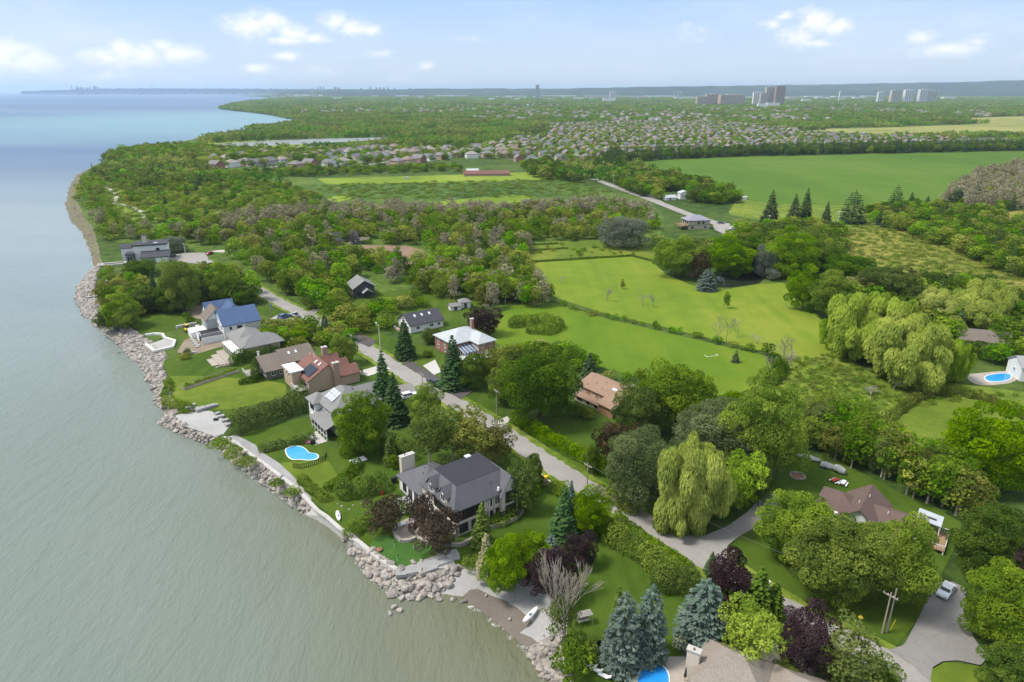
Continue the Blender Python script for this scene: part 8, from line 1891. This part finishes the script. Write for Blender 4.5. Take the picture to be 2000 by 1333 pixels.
T = [('brown slab apartment block, lowest step of the brown cluster', 1363, 1385, 187.5, 3900, 't_brown', 5), ('brown slab apartment block, tallest of the brown cluster', 1381, 1407, 183.0, 3950, 't_brown', 6), ('widest brown slab apartment block of the cluster', 1409, 1457, 184.5, 3900, 't_brown', 9),
     ('pale grey tower at the edge of the stepped tower cluster', 1473, 1487, 179.5, 3900, 't_white', 4), ('tan stepped tower next to the pale grey one', 1487, 1500, 181, 3880, 't_tan', 3), ('tall tan tower in the stepped tower cluster', 1497, 1515, 170.5, 3950, 't_tan', 4), ('tallest red brown tower of the stepped cluster', 1516, 1534, 168, 3900, 't_red', 4),
     ('small white tower with dark side among distant trees', 1717, 1728, 179, 4600, 't_white', 3), ('beige tower second of the right hand group', 1743, 1761, 176, 4600, 't_tan', 4), ('bright white twin tower in the right hand group', 1769, 1786, 175.5, 4600, 't_white', 4), ('pale tower with grey stripes in the right hand group', 1798, 1816, 174.5, 4600, 't_pale', 4), ('low tan block ending the right hand group', 1818, 1831, 178, 4600, 't_tan', 3),
     ('tall slim dark topped tower standing alone on the plain', 1046, 1053, 167, 6500, 't_grey', 2), ('thin pale chimney tower beside the slim tower', 1056.5, 1058.5, 174, 6500, 't_pale', 1), ('second thin pale chimney tower beside the slim tower', 1061, 1063, 174.5, 6500, 't_pale', 1),
     ('square pale office block on the plain', 1192, 1206, 178, 7000, 't_pale', 3), ('thin white water tower mast among the factories', 1641, 1643.5, 178, 5200, 't_white', 1), ('grey block under the hills', 1326, 1334, 179, 7000, 't_grey', 2), ('slender grey block beside its twin under the hills', 1318, 1322, 177.5, 7000, 't_grey', 1)]
for (lab, x0, x1, top, dist, mat, st) in T: tower(lab, x0, x1, top, dist, mat, None, st)
random.seed(12)
def plate_px(lab, x, y, wpx, hm, mat, name='warehouse'):
    p = G(x, y); w = wpx*mpp(p); r = empty(name, p, 0, lab, 'building', 'pale warehouses on the plain'); MB().box(-w/2, 0, 0, w/2, w*.5, hm).build('wall', MATS[mat], r); MB().box(-w/2 - .5, -.5, hm + .01, w/2 + .5, w*.5 + .5, hm + .8).build('roof', MATS['t_pale'], r)
for (x, y, w, hm) in ((1168,194,46,22),(1190,201,24,18),(1110,191.5,30,16),(1080,191,40,12),(1230,193,60,12),(1300,192,70,12),(880,190.5,60,12),(900,192,20,16),(785,191,24,14),(812,191.5,12,14),(990,195,20,12),(960,198,12,12),(1340,196,40,12),(1560,196,40,14),(1590,193,30,12),(1610,196,30,14),(1650,193,40,12),(1680,196,24,12),(1575,201,16,10),(1855,196,24,14),(1510,211.5,24,10),(1488,213,16,9),(1540,199,30,12),(1000,192,26,12),(930,189.5,34,12),(1130,197,20,12),(1450,194,40,12),(1700,192,30,12)):
    plate_px('pale flat roofed warehouse on the far industrial plain', x, y, w, hm + 14, random.choice(['t_white', 't_pale', 't_white', 't_tan']))
for (x, y, w, hm) in ((552,193,12,38),(566,191.5,10,44),(580,192,12,40),(596,191,14,40),(612,191,12,44),(626,190.5,8,36),(535,193.5,16,20)):
    p = G(x, y); ww = w*mpp(p); r = empty('shore_apartment', p, 0, 'pale pinkish apartment block at the far harbour', 'building', 'harbour apartment blocks'); MB().box(-ww/2, 0, 0, ww/2, ww*.4, hm).build('wall', MATS[random.choice(['t_white', 't_tan', 't_pale'])], r); MB().box(-ww*.3, 4, hm, ww*.3, ww*.3, hm + 6).build('roof', MATS['t_red'], r)
for i in range(60):
    plate_px('small pale building in the far town', random.uniform(640, 1760), random.uniform(187, 199), random.uniform(5, 16), random.uniform(18, 30), random.choice(['t_white', 't_pale', 't_tan']), 'town_building')
fp = []
for i in range(900):
    p = G(random.uniform(560, 1960), 192 + 48*random.random()**1.6)
    if math.sin(p.x*.004)*math.sin(p.y*.003 + 1) > -.35: fp.append((p.x, p.y, 3.0, random.uniform(0, 6), 1.25, 1.3, random.randrange(6)))
scatter('far_town', fp, ['subhouse'], 'scattered roofs of the distant town among the trees')
# far skyline beyond the lake
plain('t_far', (.10, .11, .13), .7, .1, .01)
def sky_tower(x, top, w, dist, mat='t_far', lab='grey tower of the faint city skyline on the horizon'):
    s = dist/FPX; X = (x - 1000)*s; zt = CAMH + (178 - top)*s; r = empty('skyline_tower', (X, dist*1.065, 0), 0, lab, 'tower', 'skyline towers on the horizon'); ww = w*s
    MB().box(-ww/2, 0, 0, ww/2, ww, zt*.88).build('wall', MATS[mat], r); MB().box(-ww*.3, ww*.2, zt*.88, ww*.3, ww*.8, zt).build('crown', MATS[mat], r)
for x, t, w in ((150,170,2),(153,169.5,2),(158,170.5,3),(163,169.8,2),(171,171,3),(177,169.5,2),(184,166.8,2.2),(188,168.5,3),(194,171,3),(205,171.5,2),(238,170,1.2),(262,172,2),(276,171.5,2),(300,172,3),(312,172.5,3),(338,172,3),(360,172.5,3),(405,170.8,2),(430,172.5,4),(455,172.5,3),(480,172,3),(500,171.8,3),(530,172,3),(560,172,2),
                (610,172.5,3),(622,169,2),(627,168.5,2),(632,169.5,2),(655,170,5),(662,170.5,4),(705,172,4),(723,168.8,2.5),(735,170.5,3),(742,170,3),(750,171,4),(758,170.5,3),(770,172,3),(800,172,5),(835,172.2,3),(860,172,4),(890,172.5,3),(950,172,3)):
    sky_tower(x, t, w, 16500)
sp_ = 16500/FPX; ct = empty('needle_tower', ((145 - 1000)*sp_, 17500, 0), 0, 'needle shaped tower rising highest from the city skyline', 'tower'); zt = CAMH + (178 - 163.2)*sp_
MB().tube((0, 0, 0), (0, 0, zt*.72), 11, 7, 8).build('shaft', MATS['t_far'], ct); MB().tube((0, 0, zt*.70), (0, 0, zt*.75), 20, 16, 10).build('pod', MATS['t_far'], ct); MB().tube((0, 0, zt*.75), (0, 0, zt), 5, 1.5, 6).build('spire', MATS['t_far'], ct)
sky_tower(298, 164.8, .7, 16500, 't_far', 'thin mast rising from the low far shore'); 
# ---------------------------------------------------------------- hills on the horizon
def ridge(name, prof, dist, foot, mat, back=4000, lab=None):
    xs = [a for a, _ in prof]; n = 90; vs = []; rr = random.Random(4)
    for i in range(n + 1):
        x = xs[0] + (xs[-1] - xs[0])*i/n
        for (a, ya), (b_, yb) in zip(prof[:-1], prof[1:]):
            if a <= x <= b_: y = ya + (yb - ya)*(x - a)/(b_ - a)
        zt = CAMH + (178 - y)*dist/FPX + rr.uniform(-7, 7); X = lambda d: (x - 1000)/FPX*d
        K = 1.065; vs += [(X(foot), foot*K, -1), (X((foot + dist)/2), (foot + dist)/2*K, zt*.42), (X(dist*.97), dist*.97*K, zt*.9), (X(dist), dist*K, zt), (X(dist + back), (dist + back)*K, zt*.5)]
    me = bpy.data.meshes.new(name); me.from_pydata(vs, [], [(i*5 + j, i*5 + 5 + j, i*5 + 6 + j, i*5 + 1 + j) for i in range(n) for j in range(4)])
    o = link(name, me, MATS[mat]); o['kind'] = 'structure'
    bm = bmesh.new(); bm.from_mesh(me)
    for f in bm.faces:
        if f.normal.z < 0: f.normal_flip()
    bm.to_mesh(me); bm.free(); return o
ridge('hills', [(540,178.6),(620,176),(700,174.4),(900,173.5),(1100,173),(1200,171.5),(1300,169.5),(1500,167),(1650,165),(1750,163),(1850,161.5),(1950,159),(2200,157)], 12500, 9500, 'm_hill')
ridge('far_shore', [(40,177.6),(110,176.0),(150,174.3),(240,172.8),(400,173.0),(520,173.6),(700,174.6)], 19000, 18000, 'm_hill', 3000)
# ---------------------------------------------------------------- air
hz = MB(); hz.box(-76000, -900, -6.0, 72000, 66000, 330.0)
hm = bpy.data.materials.new('m_haze'); hm.use_nodes = True
ht = hm.node_tree
for n in list(ht.nodes): ht.nodes.remove(n)
hb = NT(ht); ho = hb.node('ShaderNodeOutputMaterial'); hv = hb.node('ShaderNodeVolumePrincipled')
hv.inputs['Color'].default_value = (0.62, 0.78, 1.0, 1); hv.inputs['Density'].default_value = 4.6e-5; hv.inputs['Anisotropy'].default_value = 0.2
ht.links.new(hv.outputs[0], ho.inputs['Volume'])
haze = hz.build('haze', hm); haze['kind'] = 'stuff'
